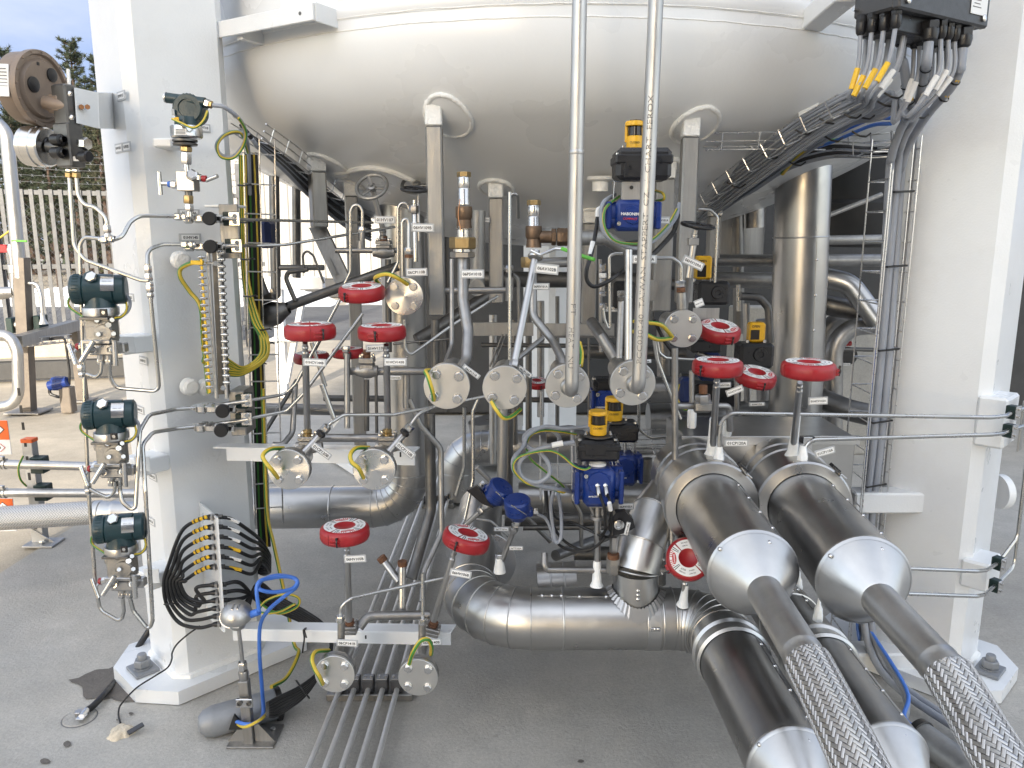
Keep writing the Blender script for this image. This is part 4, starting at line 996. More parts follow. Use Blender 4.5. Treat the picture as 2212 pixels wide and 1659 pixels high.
for i in range(4): b.box(p(390,280+3*i,YT-.0515), (20*k,.0008,1.2*k), 'ink_grey', bev=.0001)
b.box(p(374,242,YT-.03), (9*k,.003,12*k), 'tag_grey', (V((.8,-.6,0)), V((.6,.8,0)), UZ), .0004); b.build('nameplate', t)
b = B(); b.hexa(p(402,317,YT), p(402,328,YT), 13*k, 'brass'); b.hexa(p(402,330,YT), p(402,355,YT), 12*k, 'bright_steel'); b.cyl(p(402,355,YT), p(404,372,YT), 6*k, 'bright_steel', 14); b.build('connector', t)
b = B(); b.box(p(406,392,YT), (38*k,34*k,42*k), 'steel', bev=.002); b.lathe(p(416,380,YT-.022), V((.2,-1,.3)), [(13*k,0),(13*k,8*k),(9*k,11*k),(0,11*k)], 'bright_steel', 6); b.build('valve_block', t)
b = B(); b.cyl(p(388,399,YT), p(350,396,YT), 5*k, 'bright_steel', 12); b.lathe(p(366,398,YT), UX, [(6*k,-3*k),(7*k,0),(6*k,3*k)], 'blue_cable', 12); b.hexa(p(384,399,YT), p(370,398,YT), 9*k, 'bright_steel'); b.cyl(p(343,371,YT), p(347,421,YT), 5*k, 'bright_steel', 12); b.build('handle', t)
b = B(); b.hexa(p(425,383,YT-.02), p(436,385,YT-.02), 8*k, 'bright_steel'); b.lathe(p(437,386,YT-.02), UX, [(7*k,0),(7*k,9*k),(4*k,10*k)], 'red', 12); b.cyl(p(445,390,YT-.02), p(470,380,YT-.03), 4.5*k, 'bright_steel', 12); b.build('handle', t)
b = B(); b.cyl(p(407,412,YT), p(408,426,YT), 8*k, 'dark_steel', 14); b.hexa(p(407,422,YT), p(407,440,YT), 11*k, 'brass'); b.hexa(p(408,441,YT), p(409,457,YT), 10*k, 'bright_steel'); b.cyl(p(409,455,YT), p(410,468,YT), 6*k, 'bright_steel', 12); b.build('connector', t)
b = B(); b.cable([p(372,257,YT-.04), p(390,265,YT-.06), p(418,276,YT-.06), p(438,262,YT-.04), p(448,240,YT-.02)], .0035, YG, 8); b.build('earth_wire', t)
b = B(); b.bar(p(376,258,YT-.042), p(386,257,YT-.05), 8*k, .002, 'yellow', NY); b.build('wire_tag', t)
b = B(); b.cable([p(459,227,YT), p(485,232,YT), p(515,255,YT+.05), p(529,280,YT+.1), p(527,310,YT+.12), p(505,338,YT+.1), p(478,335,YT+.1), p(468,315,YT+.1), p(482,294,YT+.12), p(508,285,YT+.14), p(528,292,YT+.2), p(537,330,YT+.3), p(540,420,2.75)], .0062, 'cable_grey', 10)
b.build('cable', None, 'grey coiled cable leaving the top green transmitter', 'cable')
b = B(); b.cable([p(515,254,YT+.04), p(531,285,YT+.09), p(524,318,YT+.11), p(503,342,YT+.09), p(476,338,YT+.09), p(470,312,YT+.09), p(490,289,YT+.11), p(520,288,YT+.15), p(535,330,YT+.29)], .004, YG, 8); b.build('cable', None, 'yellow-green wire coiled with the grey transmitter cable', 'cable')
b = B(); b.box(p(365,312,2.5), (.06,.1,.028), 'white_paint', bev=.005); b.build('bracket', tank)
# ================================================================ three differential transmitters
def transmitter(x, y, Y, lab, s=1.):
    t = thing('pressure_transmitter', p(x, y+160*s, Y), lab, 'transmitter', 'dark green transmitters stacked beside the left leg')
    k = px(1, y, Y)*s
    def q(dx, dy, dd=0.): return p(x+dx*s, y+dy*s, Y+dd*k)
    ax = V((.95,.3,-.02)).normalized(); b = B()
    c = q(0,0); b.lathe(c, ax, [(0,-56*k),(20*k,-56*k),(30*k,-52*k),(32*k,-48*k),(32*k,-30*k),(30*k,-29*k),(33*k,-26*k),(33*k,28*k),(30*k,30*k),(32*k,32*k),(32*k,50*k),(27*k,54*k),(0,54*k)], 'teal', 36)
    e1, e2, _ = frame(ax, UZ)
    for i in range(26):
        a_ = 6.283*i/26; u = e1*math.cos(a_)+e2*math.sin(a_); b.box(c+u*31.5*k-ax*41*k, (3*k,2.5*k,12*k), 'teal', (u, ax.cross(u), ax), .0004)
    b.lathe(q(2,20), -UZ, [(29*k,-10*k),(30*k,8*k),(33*k,20*k),(0,20*k)], 'teal', 30)
    d = V((-.12,-.8,.6)).normalized(); b.lathe(q(-4,-12), d, [(17*k,0),(16*k,20*k),(12.5*k,32*k),(0,32*k)], 'teal', 6); b.build('housing', t)
    b = B(); b.hexa(q(-3,-14,-10)+d*20*k, q(-3,-14,-10)+d*27*k, 12.5*k, 'bright_steel'); b.build('plug', t)
    b = B(); n_ = 6; vs = []; 
    for i in range(n_+1):
        a_ = math.radians(60-62*i/n_); u = (e1*math.sin(a_)-e2*(-1)*0+(V((0,-1,0))-ax*V((0,-1,0)).dot(ax)).normalized()*math.cos(a_)).normalized()
        for w_ in (8, 34): vs.append(c+u*33.8*k+ax*w_*k)
    b.add(vs, [(2*i,2*i+2,2*i+3,2*i+1) for i in range(n_)], 'bright_steel')
    b.text('DATA  OUT', (vs[4]+vs[7])/2+(vs[4]-c).normalized()*.4*k, ax, (vs[2]-vs[6]).normalized(), 18*k, 4*k, 'ink_grey', .0006); b.build('nameplate', t)
    b = B(); b.lathe(q(3,38), -UZ, [(0,0),(36*k,0),(37*k,2*k),(37*k,17*k),(34*k,20*k),(0,20*k)], 'steel', 34); b.build('sensor_collar', t)
    b = B(); b.box(q(10,50,-38), (15*k,5*k,15*k), 'black_plastic', bev=.0008); b.lathe(q(10,50,-41), NY, [(4*k,0),(4*k,2*k),(0,2*k)], 'bright_steel', 10); b.box(q(0,61,-10), (62*k,48*k,6*k), 'dark_steel', bev=.001); b.build('terminal', t)
    b = B(); b.box(q(6,86), (58*k,40*k,52*k), 'cast_steel', bev=.005); b.box(q(-18,72,4), (22*k,34*k,14*k), 'cast_steel', bev=.003); b.lathe(q(10,95,-19), NY, [(20*k,0),(18*k,4*k),(0,5*k)], 'cast_steel', 24); b.box(q(4,111,-4), (60*k,44*k,8*k), 'steel', bev=.002); b.build('flange_block', t)
    for (dx, dy) in ((-5,67),(28,66),(-2,97),(31,96)):
        b = B(); b.lathe(q(dx,dy,-20), NY, [(8*k,0),(8*k,3*k),(0,3*k)], 'dark_steel', 14); b.hexa(q(dx,dy,-22), q(dx,dy,-32), 5.5*k, 'bright_steel'); b.build('bolt', t)
    b = B(); b.hexa(q(19,76,-22), q(20,77,-34), 7*k, 'bright_steel'); b.build('vent_plug', t)
    b = B(); b.box(q(14,128,-2), (58*k,38*k,25*k), 'steel', bev=.004); b.box(q(40,126,14), (40*k,24*k,22*k), 'steel', bev=.004)
    b.hexa(q(-8,130,-20), q(-14,133,-34), 8*k, 'bright_steel'); b.hexa(q(24,130,-22), q(28,131,-36), 8*k, 'bright_steel'); b.hexa(q(-30,122,-4), q(-46,124,-6), 8*k, 'bright_steel'); b.build('valve_manifold', t)
    for (o, a1, a2, c_) in (((-14,133,-34),(-12,112,-44),(-39,156,-50),None),((28,131,-36),(33,110,-44),(36,164,-44),None),((-46,124,-6),(-66,118,-14),(-50,162,-20),'red')):
        b = B(); b.cyl(q(*a1), q(*a2), 5.5*k, 'bright_steel', 14); m_ = (q(*a1)+q(*a2))/2; b.cyl(q(*o), m_, 4*k, 'steel', 10)
        if c_: b.lathe(q(-42,124,-6), -UX, [(8*k,0),(8*k,6*k),(0,6*k)], c_, 14)
        b.build('handle', t)
    b = B(); b.cable([q(-55,10,-4), q(-66,24,-10), q(-62,40,-10), q(-36,58,-20), q(-25,66,-20)], .0035, YG, 8); b.cable([q(54,14,10), q(60,40,6), q(50,58,-10), q(34,62,-26)], .0032, YG, 8); b.each('earth_wire', t)
    b = B(); b.cable([q(54,6,10), q(66,24,16), q(64,44,10), q(46,60,-4), q(28,68,0)], .0048, 'cable_grey', 8); b.build('cable', t)
    b = B()
    for dx in (4, 22): b.cyl(q(dx,140,-4), q(dx,156,-4), 8*k, 'steel', 14); b.hexa(q(dx,150,-4), q(dx,162,-4), 8.5*k, 'bright_steel')
    b.build('nut', t)
    return t
transmitter(214,625,2.28,'uppermost of the three dark green transmitters beside the left leg')
transmitter(237,895,2.22,'middle of the three dark green transmitters beside the left leg',.95)
transmitter(259,1140,2.2,'lowest of the three dark green transmitters, nearest the floor',.93)
for (x, y) in ((284,742),(318,1000),(338,1242)):
    b = B(); b.box(p(x,y,2.45), (.1,.1,.055), 'white_paint', (V((.8,-.6,0)), V((.6,.8,0)), UZ), .004); b.box(p(x-10,y+2,2.37), (.05,.004,.05), 'white_paint', (V((1,.0,0)), V((0,1,0)), UZ), .001); b.build('bracket', tank)
# ================================================================ impulse tubing on the leg
tubing('thin tube from the gauge manifold, bending to the tee left of the leg', [(150,384,2.27),(160,532,2.27),(184,562,2.27),(306,606,2.27),(322,606,2.27)], .0058, .04)
tubing('thin tube with a double bend from the gauge manifold down to a tee', [(165,384,2.27),(168,420,2.27),(180,442,2.27),(205,447,2.27),(230,470,2.27),(232,512,2.27)], .0058, .035, nuts=((232,500,2.27,0,-1),))
tubing('thin tube from the upper black knob, bending down past the tee and along the transmitters', [(398,468,2.36),(300,466,2.33),(281,480,2.31),(264,512,2.28),(243,519,2.27),(182,512,2.27),(172,530,2.27),(178,735,2.27),(184,900,2.25),(192,1070,2.24),(206,1260,2.22),(216,1318,2.22),(262,1344,2.22),(268,1320,2.22),(265,1290,2.22)], .0058, .035, nuts=((231,517,2.27,1,.1),(390,468,2.36,1,0),(190,1052,2.24,0,-1),(176,800,2.26,0,-1)))
tubing('thin tube from the second black knob down past a tee, looping to the top transmitter', [(415,528,2.38),(350,528,2.34),(318,540,2.3),(320,590,2.28),(342,815,2.28),(344,846,2.28),(250,838,2.27),(238,815,2.27),(236,780,2.27)], .0058, .035, nuts=((320,586,2.28,0,-1),(322,604,2.28,.1,-1),(324,628,2.28,0,-1),(405,528,2.37,1,0)))
tubing('thin tube from the third black knob, dropping to the middle transmitter', [(440,880,2.42),(380,884,2.38),(322,896,2.3),(302,930,2.25),(299,985,2.23),(292,1108,2.2),(264,1085,2.2),(259,1060,2.21),(258,1040,2.21)], .0062, .035, nuts=((430,880,2.42,1,.05),(448,877,2.42,1,.05)))
tubing('thin tube from the lowest black knob, the longest drop, to the bottom transmitter', [(440,920,2.42),(380,926,2.38),(330,934,2.3),(308,960,2.26),(314,1060,2.22),(330,1340,2.2),(322,1362,2.2),(288,1320,2.2),(280,1290,2.2)], .0062, .035, nuts=((430,921,2.42,1,.05),(448,918,2.42,1,.05)))
for i, (x, y, Y) in enumerate(((238,800,2.26),(256,1046,2.2))):
    b = B(); b.tube([p(x-18,y-20,Y), p(x-20,y+5,Y), p(x-30,y+16,Y), p(x-52,y+8,Y)] if i == 0 else [p(x-8,y-6,Y), p(x-8,y+15,Y), p(x-20,y+30,Y), p(x-48,y+18,Y), p(x-62,y+10,Y)], .0055, 'tube_steel', 10, rb=.025); b.build('tube', None, ('short hooked tube under the uppermost transmitter','short hooked tube under the middle transmitter')[i], 'tube', 'thin instrument tubes')
def knob_valve(x, y, Y, lab, cx_, cy_, cY):
    t = thing('needle_valve', p(x, y, Y), lab, 'valve', 'black knob valves on the left leg'); k = px(1, y, Y)
    b = B(); b.box(p(x-2,y,Y+.03), (24*k,22*k,20*k), 'bright_steel', bev=.002); b.hexa(p(x-36,y,Y+.03), p(x-14,y,Y+.03), 10*k, 'bright_steel'); b.hexa(p(x+12,y,Y+.03), p(x+26,y+1,Y+.03), 9*k, 'bright_steel'); b.hexa(p(x-58,y,Y+.03), p(x-40,y,Y+.03), 11*k, 'bright_steel'); b.cyl(p(x-60,y,Y+.03), p(cx_+6,cy_,Y+.05), 5*k, 'tube_steel', 12); b.build('body', t)
    b = B(); d = V((.22,-1,-.02)).normalized(); b.lathe(p(x,y,Y+.02), d, [(5*k,-4*k),(5*k,10*k),(13*k,12*k),(14.5*k,15*k),(14.5*k,26*k),(12.5*k,29*k),(0,29.5*k)], 'knob', 26); b.build('knob', t)
    return t
def leg_clamp(x, y, Y, lab):
    t = thing('tube_clamp', p(x, y, Y), lab, 'clamp', 'twin bolt clamps on the left leg'); k = px(1, y, Y)
    b = B(); b.box(p(x-6,y,Y+.03), (26*k,.05,30*k), 'clamp_green', bev=.002); b.build('jaw', t)
    b = B(); b.box(p(x,y,Y), (23*k,.005,28*k), 'bright_steel', bev=.0022); b.build('cover_plate', t)
    for dy in (-7, 7):
        b = B(); b.hexa(p(x,y+dy,Y-.002), p(x,y+dy,Y-.01), 4.6*k, 'bright_steel'); b.build('bolt', t)
knob_valve(456,472,2.37,'uppermost black knob valve on the left leg, by tag 01HV146',505,472,2.4); leg_clamp(506,473,2.42,'uppermost twin bolt clamp plate at the leg edge')
knob_valve(458,532,2.37,'black knob valve over the earth bar, by tag 01HV145',510,531,2.4); leg_clamp(511,531,2.42,'second twin bolt clamp plate from the top')
knob_valve(484,883,2.37,'third black knob valve from the top, above the lowest',530,866,2.4); leg_clamp(533,865,2.42,'third twin bolt clamp plate from the top')
knob_valve(481,924,2.37,'lowest black knob valve on the left leg',530,906,2.4); leg_clamp(533,905,2.42,'lowest twin bolt clamp plate on the leg')
b = B(); b.box(p(497,500,2.5), (.06,.012,.17), 'post_steel', bev=.002); b.box(p(488,446,2.55), (.1,.1,.008), 'white_paint', bev=.002); b.build('clamp_bracket', tank)
b = B(); b.box(p(524,886,2.5), (.05,.1,.15), 'post_steel', bev=.003); b.build('clamp_bracket', tank)
# ================================================================ earth bar with its studs and wires
t = thing('earth_bar', p(470,850,2.45), 'upright earth bar with rows of studs and yellow-tagged wire lugs', 'earth bar')
b = B(); b.prism(PP((458,540,2.46),(478,540,2.46),(494,852,2.44),(472,852,2.44)), (0,.012,0), 'dark_drum'); b.build('bar', t)
for (x0, x1) in ((449,468),(471,490)):
    b = B(); b.cyl(p(x0,540,2.4), p(x1,860,2.4), .0062, 'alu', 12); b.build('side_rod', t)
nst = 20
for i in range(nst):
    f_ = i/(nst-1); y = 556+f_*280; xl = 437+f_*18; xr = 476+f_*12
    for side, x in ((-1,xl),(1,xr)):
        c = p(x, y+(0 if side < 0 else -10), 2.38); b = B(); d = V((-1 if side < 0 else 1,-.2,0)).normalized(); b.lathe(c, d, [(0,-.008),(.0042,-.008),(.0042,.0),(.008,.001),(.008,.004),(.0066,.004),(.0066,.010),(.004,.011),(.004,.014),(0,.014)], 'bright_steel', 12)
        b.build('stud', t)
    b = B(); b.bar(p(xl-3,y+4,2.36), p(xl-1,y+12,2.36), .007, .005, 'yellow_label', NY); b.build('wire_tag', t)
b = B(); b.cyl(p(446,568,2.38), p(475,568,2.36), .004, 'bright_steel', 10); b.hexa(p(466,569,2.34), p(466,569,2.33), .009, 'bright_steel'); b.build('link', t); b = B(); b.hexa(p(482,838,2.36), p(482,838,2.345), .009, 'bright_steel'); b.build('nut', t)
b = B(); b.cable([p(440,567,2.38), p(415,568,2.38), p(391,580,2.4), p(390,600,2.4), p(410,630,2.42), p(432,660,2.42), p(440,720,2.42), p(446,800,2.42)], .0068, YG, 8); ew = b.build('cable', None, 'yellow-green earth cable bowing out left of the earth bar', 'cable')
b = B(); b.bar(p(412,567,2.37), p(438,568,2.37), .013, .006, 'yellow_label', NY); b.build('marker_sleeve', ew)
for i in range(5):
    b = B(); b.cable([p(436+i*.6,640+i*36,2.4), p(434+i,690+i*22,2.41), p(440+i,770,2.41), p(449+i,850,2.41)], .0036, YG, 8); b.build('cable', None, f'thin {("first","second","third","fourth","fifth")[i]} earth wire running down the left side of the earth bar', 'cable', 'earth wires beside the earth bar')
# yellow green bundle down the right side of the leg
for i in range(9):
    o = i % 3; q_ = i//3; b = B()
    b.cable([p(519+o*5,335,2.75+.03*q_), p(521+o*5,450,2.75+.03*q_), p(526+o*5,600,2.74+.03*q_), p(545+o*7,690,2.7+.02*q_), p(566+o*6-q_*2,730,2.66), p(560+o*7,775-3*q_,2.62), p(525,800+o*4-q_*3,2.55), p(490,800+o*5-q_*12,2.48)], .0056, YG, 8)
    b.build('cable', None, f'{ordn[i]} yellow-green earth cable of the bundle behind the left leg', 'cable', 'yellow-green cable bundle behind the left leg')
b = B()
for (x, y) in ((524,400),(527,480),(530,560),(536,640),(566,712),(572,742),(555,786)): b.tube([p(x-10,y,2.7), p(x+2,y+1,2.66), p(x+16,y-2,2.66), p(x+20,y,2.72)], .003, 'rubber', 6, rb=.01)
b.each('cable_tie', None, 'black tie round the yellow-green bundle behind the left leg', 'cable tie', 'ties on the yellow-green bundle')
tray('tall upright wire tray behind the left leg', [p(560,300,2.72), p(570,760,2.76), p(582,1120,2.8)], .1, .05, (.3,-1,0), .1, .0026)
tray('sloping wire tray with black cables under the dome, left of the posts', [p(530,290,2.72), p(610,345,2.95), p(735,445,3.45)], .13, .05, (.1,-.4,.9), .1, .0026)
for i in range(9):
    b = B(); b.cable([p(520+3*i,268+4*i,2.7), p(545+2*i,296+3*i,2.74), p(600+2*i,330+5*i,2.92), p(670,385+5*i,3.2), p(745,440+6*i,3.5), p(800,470+6*i,3.9)], .0075, ('rubber','rubber','cable_grey')[i % 3], 7)
    b.build('cable', None, f'{ordn[i]} dark cable in the sloping tray under the dome, left side', 'cable', 'dark cables in the left sloping tray')
for i in range(6):
    b = B(); b.cable([p(533+4*i,330,2.8), p(540+4*i,500,2.8), p(548+4*i,800,2.82), p(556+4*i,1080,2.86), p(562+4*i,1180,2.88)], .006, ('rubber','cable_green','rubber','rubber','cable_yellow','rubber')[i], 7)
    b.build('cable', None, f'{ordn[i]} cable from the left in the upright tray behind the leg', 'cable', 'cables in the upright left tray')
# long earth cable down to the floor
b = B(); b.cable([p(568,840,2.72), p(572,1000,2.72), p(577,1110,2.7), p(590,1170,2.66), p(604,1235,2.62), p(618,1300,2.6), p(635,1390,2.56), p(645,1410,2.5), p(620,1462,2.4), p(586,1484,2.3)], .0068, YG, 8); b.build('cable', None, 'yellow-green earth cable hanging down to the floor conduit', 'cable')
# ================================================================ gland plate with black cables
t = thing('gland_plate', p(455,1360,2.4), 'white plate on the left leg carrying a column of cable glands', 'cable plate')
b = B(); b.prism(PP((428,1083,2.56),(467,1118,2.36),(483,1366,2.36),(445,1330,2.56)), (.006,0.001,0), 'white_paint'); b.build('plate', t)
gp = [(459+i*1.1, 1117+i*21.5) for i in range(6)]+[(468+i*1.2, 1263+i*17) for i in range(6)]
for i, (x, y) in enumerate(gp):
    b = B(); d = V((-1,-.1,0)).normalized(); c = p(x+2, y, 2.39)
    b.hexa(c, c+d*.008, .012, 'steel'); b.lathe(c+d*.008, d, [(.009,0),(.0095,.006),(.007,.016),(0,.016)], 'black_plastic', 12); b.lathe(c, -d, [(.011,.005),(.011,.012),(.008,.016),(.008,.028),(0,.028)], 'dark_steel', 12); b.build('cable_gland', t)
for i in range(6):
    x, y = gp[i]; xj, yj = gp[11-i]; bow = 352+i*7
    b = B(); b.cable([p(x-8,y,2.39), p(x-30,y+6,2.38), p(x-66,y+30,2.37), p(bow+14,1215+i*8,2.36), p(bow+2,1258,2.36), p(bow+8+i*2,1305-i*3,2.37), p(bow+35+i*4,1345-i*9,2.38), p(xj-45,yj+8,2.38), p(xj-8,yj,2.39)], .0062, 'rubber', 10)
    o = b.build('cable', None, f'black cable looping left from the {ordn[i]} gland of the white plate and back', 'cable', 'black cable loops on the white plate')
    b = B(); a = p(x-12,y-1,2.375); c = p(x-44,y+11+i*.6,2.37); b.bar(a, c, .012, .006, 'yellow_label', NY); b.build('marker_sleeve', o)
    b = B()
    for f_ in (.2,.5,.8): b.lathe(a.lerp(c, f_), c-a, [(.0075,-.002),(.0085,0),(.0075,.002)], 'rubber', 8)
    b.build('cable_tie', o)
    b = B(); b.cable([p(x+10,y,2.4), p(x+40,y+4,2.42), p(x+80,y+30-i*3,2.48), p(565,1170+i*9,2.58), p(583,1205+i*6,2.66), p(560,1212+i*5,2.75), p(530,1190,2.8)], .0062, 'rubber', 10)
    o = b.build('cable', None, f'black cable leaving right from the {ordn[i]} gland of the white plate', 'cable', 'black cables right of the white plate')
    b = B(); b.bar(p(x+30,y+1,2.41), p(x+58,y+12-i,2.43), .011, .006, 'yellow_label' if i in (3,5) else 'label_white', NY); b.build('marker_sleeve', o)
    b = B(); b.cable([p(xj+10,yj,2.4), p(xj+50,yj-4,2.44), p(555,1262+i*7,2.52), p(600,1290+i*6,2.56), p(660,1322+i*5,2.56), p(700,1352+i*5,2.52), p(716,1395,2.46), p(700-2*i,1440+i*3,2.4), p(655,1480+i*5,2.32), p(600,1508+i*7,2.24), p(578,1520+i*5,2.2)], .0068, 'rubber', 10)
    b.build('cable', None, f'black cable from the {ordn[5-i]} lower gland, sweeping down into the floor conduit', 'cable', 'black cables sweeping to the floor conduit')
b = B(); b.tube(PP((362,1303,2.36),(352,1306,2.33),(372,1304,2.33),(384,1303,2.36)), .0026, 'rubber', 6, rb=.01); b.build('cable_tie', None, 'black tie round the looped black cables left of the plate', 'cable tie')
b = B(); b.tube(PP((668,1348,2.5),(655,1362,2.3),(658,1378,2.28),(653,1410,2.28)), .003, 'rubber', 6, rb=.02); b.tube(PP((668,1348,2.5),(657,1362,2.29),(662,1378,2.28)), .003, 'rubber', 6, rb=.02); b.build('cable_tie', None, 'black tie strung round the lower white channel, tail hanging', 'cable tie')
b = B(); b.tube(PP((640,1470,2.3),(655,1492,2.24),(668,1508,2.3)), .003, 'rubber', 6, rb=.02); b.build('cable_tie', None, 'black tie round the cables entering the floor conduit', 'cable tie')
# temperature head on its stand
YS = 2.1
foot = pz(548,1606,0); YS = foot.y
t = thing('temperature_sensor', foot, 'silver domed sensor head on a thin steel stand by the left leg', 'sensor')
k = px(1,1310,YS); c = p(512,1332,YS); ax = V((.12,-.35,.93)).normalized()
b = B(); b.lathe(c-ax*26*k, ax, [(0,0),(17*k,0),(18*k,14*k),(26*k,22*k),(30*k,27*k),(33*k,30*k),(33*k,35*k),(31*k,42*k),(25*k,52*k),(14*k,58*k),(0,60*k)], 'alu', 40); b.build('head', t)
b = B(); e1, e2, _ = frame(ax, UX); q = c+ax*(31*k)
for u, v_ in ((-5,-4),(5,-1)): b.box(q+e1*u*k+e2*v_*k, (5*k,16*k,7*k), 'bright_steel', (e1, e2, ax), .001)
b.build('lid_lug', t)
b = B()
for i in range(26):
    a_ = math.pi*.85+i*.075; b.sph(c+ax*3*k+(e1*math.cos(a_)+e2*math.sin(a_))*34.5*k, 1.6*k, 'bright_steel', n=6, m=4)
b.build('bead_chain', t)
b = B(); q = p(509,1352,YS-.035); b.box(q, (14*k,.002,10*k), 'label_white', bev=.0003); b.text('T OUT', q+V((0,-.0014,0)), UX, UZ, 10*k, 4*k, 'ink', .0003); b.build('rating_label', t)
b = B(); b.cyl(c+ax*10*k+e1*30*k, c+ax*22*k+e1*48*k, 8*k, 'blue_cable', 14); b.build('cable_gland', t)
b = B(); b.cyl(p(516,1360,YS), p(524,1432,YS), .0062, 'steel', 14); b.build('stem', t)
b = B(); b.hexa(p(524,1430,YS), p(524,1448,YS), .015, 'bright_steel'); b.lathe(p(525,1448,YS), V((.02,0,-1)), [(.014,0),(.016,.006),(.014,.03),(.012,.04),(.012,.05)], 'steel', 18); b.hexa(p(526,1462,YS), p(527,1478,YS), .013, 'dark_steel'); b.build('compression_fitting', t)
b = B(); b.bar(p(527,1468,YS), V((p(540,1610,YS).x, YS, .004)), .03, .028, 'post_steel', NY); b.build('post', t)
b = B(); q = p(528,1519,YS-.03); b.box(q, (.052,.008,.03), 'bright_steel', bev=.003); b.build('clamp_plate', t)
for dx in (-10, 10):
    b = B(); b.lathe(p(528+dx,1519,YS-.035), NY, [(.008,0),(.008,.006),(.005,.006),(.004,.002),(0,.002)], 'dark_steel', 14); b.build('bolt', t)
b = B(); f_ = V((p(540,1610,YS).x, YS, 0)); b.box(f_+V((.01,.03,.005)), (.15,.12,.007), 'post_steel', bev=.001)
b.prism([f_+V((.018,.0,.008)), f_+V((.08,.0,.008)), f_+V((.018,.0,.085))], (0,.004,0), 'post_steel'); b.prism([f_+V((-.018,.0,.008)), f_+V((-.07,.0,.008)), f_+V((-.018,.0,.075))], (0,.004,0), 'post_steel'); b.hexa(f_+V((.06,.05,.008)), f_+V((.06,.05,.02)), .009, 'bright_steel'); b.build('foot_plate', t)
# blue coil and cables by the sensor
b = B(); b.cable([c+ax*22*k+e1*48*k, p(556,1262,YS), p(590,1248,YS+.05), p(625,1246,YS+.08), p(642,1256,YS+.08), p(630,1272,YS+.06), p(590,1279,YS+.02), p(560,1272,YS), p(566,1254,YS+.05), p(600,1243,YS+.09), p(638,1250,YS+.1), p(640,1268,YS+.1), p(612,1290,YS+.08), p(580,1318,YS+.06), p(562,1352,YS+.06), p(561,1420,YS+.07), p(567,1500,YS+.08), p(568,1544,YS+.05), p(550,1562,YS-.02), p(528,1564,YS-.03), p(505,1556,YS+.02)], .0062, 'blue_cable', 10)
b.build('cable', None, 'bright blue cable coiled beside the silver sensor head and running down its stand', 'cable')
b = B(); b.cable([p(553,1275,YS+.12), p(560,1300,YS+.16), p(600,1325,YS+.16), p(640,1312,YS+.16), p(645,1292,YS+.16), p(615,1284,YS+.16), p(575,1298,YS+.16), p(560,1322,YS+.16), p(600,1322,YS+.14), p(638,1304,YS+.15)], .0045, YG, 8); b.build('cable', None, 'thin yellow-green wire coiled below the blue coil', 'cable')
b = B(); b.cable([p(578,1540,YS+.05), p(560,1556,YS-.03), p(530,1570,YS-.04), p(512,1563,YS+.01), p(500,1553,YS+.05)], .005, 'cable_yellow', 8); b.build('cable', None, 'thin yellow cable entering the notch of the floor conduit', 'cable')
# floor conduit with notch
t = thing('conduit', pz(470,1580,0), 'grey galvanised floor conduit with rounded end and black rim beside the left foot', 'conduit')
a = pz(462,1556,.052); d = (pz(592,1520,.052)-a).normalized(); a.z = .05
b = B(); b.lathe(a, d, [(0,-.05),(.025,-.046),(.042,-.03),(.05,0),(.05,.2)], 'zinc_paint', 30); b.build('sleeve', t)
b = B(); b.lathe(a+d*.195, d, [(.04,0),(.056,0),(.057,.015),(.05,.02),(.04,.02)], 'rubber', 30); b.lathe(a+d*.2, d, [(0,0),(.045,0)], 'ink', 20); b.build('rim', t)
b = B(); q = p(506,1558,a.y-.045); b.prism([q+V((-.02,0,-.03)), q+V((.035,0,-.03)), q+V((.0,0,.022))], (0,.01,0), 'ink'); b.build('notch', t)
# earth lug on the floor
t = thing('earth_cable', pz(172,1552,0), 'thick black earth cable bolted to a round plate in the concrete', 'cable')
b = B(); b.cable([p(328,1352,2.75), p(305,1388,2.72), p(262,1455,2.62), pz(225,1500,.02), pz(200,1526,.02), pz(186,1535,.02)], .0115, 'rubber', 12); b.build('sheath', t)
b = B(); q = pz(186,1535,.02); q2 = pz(176,1549,.02); b.tube([q, (q+q2)/2, q2], .01, 'bright_steel', 12, rads=[.0125,.0125,.01]); b.box(q2, (.026,.03,.006), 'bright_steel', bev=.002); b.build('lug', t)
b = B(); c = pz(172,1551,.0); b.lathe(c, UZ, [(.052,.001),(.049,.004),(.0,.0045)], 'slab_concrete', 40); b.hexa(c+V((0,0,.012)), c+V((0,0,.026)), .014, 'steel'); b.lathe(c, UZ, [(.056,.0005),(.0525,.0025)], 'ink_grey', 40); b.build('floor_plate', t)
b = B(); b.cable([p(432,1352,2.42), p(404,1372,2.4), p(382,1392,2.4), p(372,1410,2.42), p(371,1424,2.44), p(362,1442,2.46), p(335,1460,2.42), pz(300,1482,.062), pz(278,1502,.06), pz(266,1516,.04), pz(258,1528,.02), pz(256,1545,.006), pz(260,1562,.008)], .003, 'rubber', 8); b.build('cable', None, 'thin black wire draped over the foot plate down to the foam lump', 'cable')
t = thing('foam_lump', pz(265,1590,0), 'small lump of dried foam stuck on the concrete beside the left foot', 'debris')
b = B(); c = pz(263,1583,0); n_ = 30; vs = []; fs = []; rnd = random.Random(4)
for i in range(6):
    for j in range(n_):
        a_ = 6.283*j/n_; rr = (1-i/5.5)**.5*(1+.12*math.sin(3*a_+1)+.08*math.sin(7*a_)+rnd.uniform(-.05,.05)); vs.append(c+V((.042*rr*math.cos(a_), .042*rr*math.sin(a_), .018*(i/5)**.7+rnd.uniform(-.0015,.0015))))
for i in range(5):
    for j in range(n_): fs.append((i*n_+j, i*n_+(j+1) % n_, (i+1)*n_+(j+1) % n_, (i+1)*n_+j))
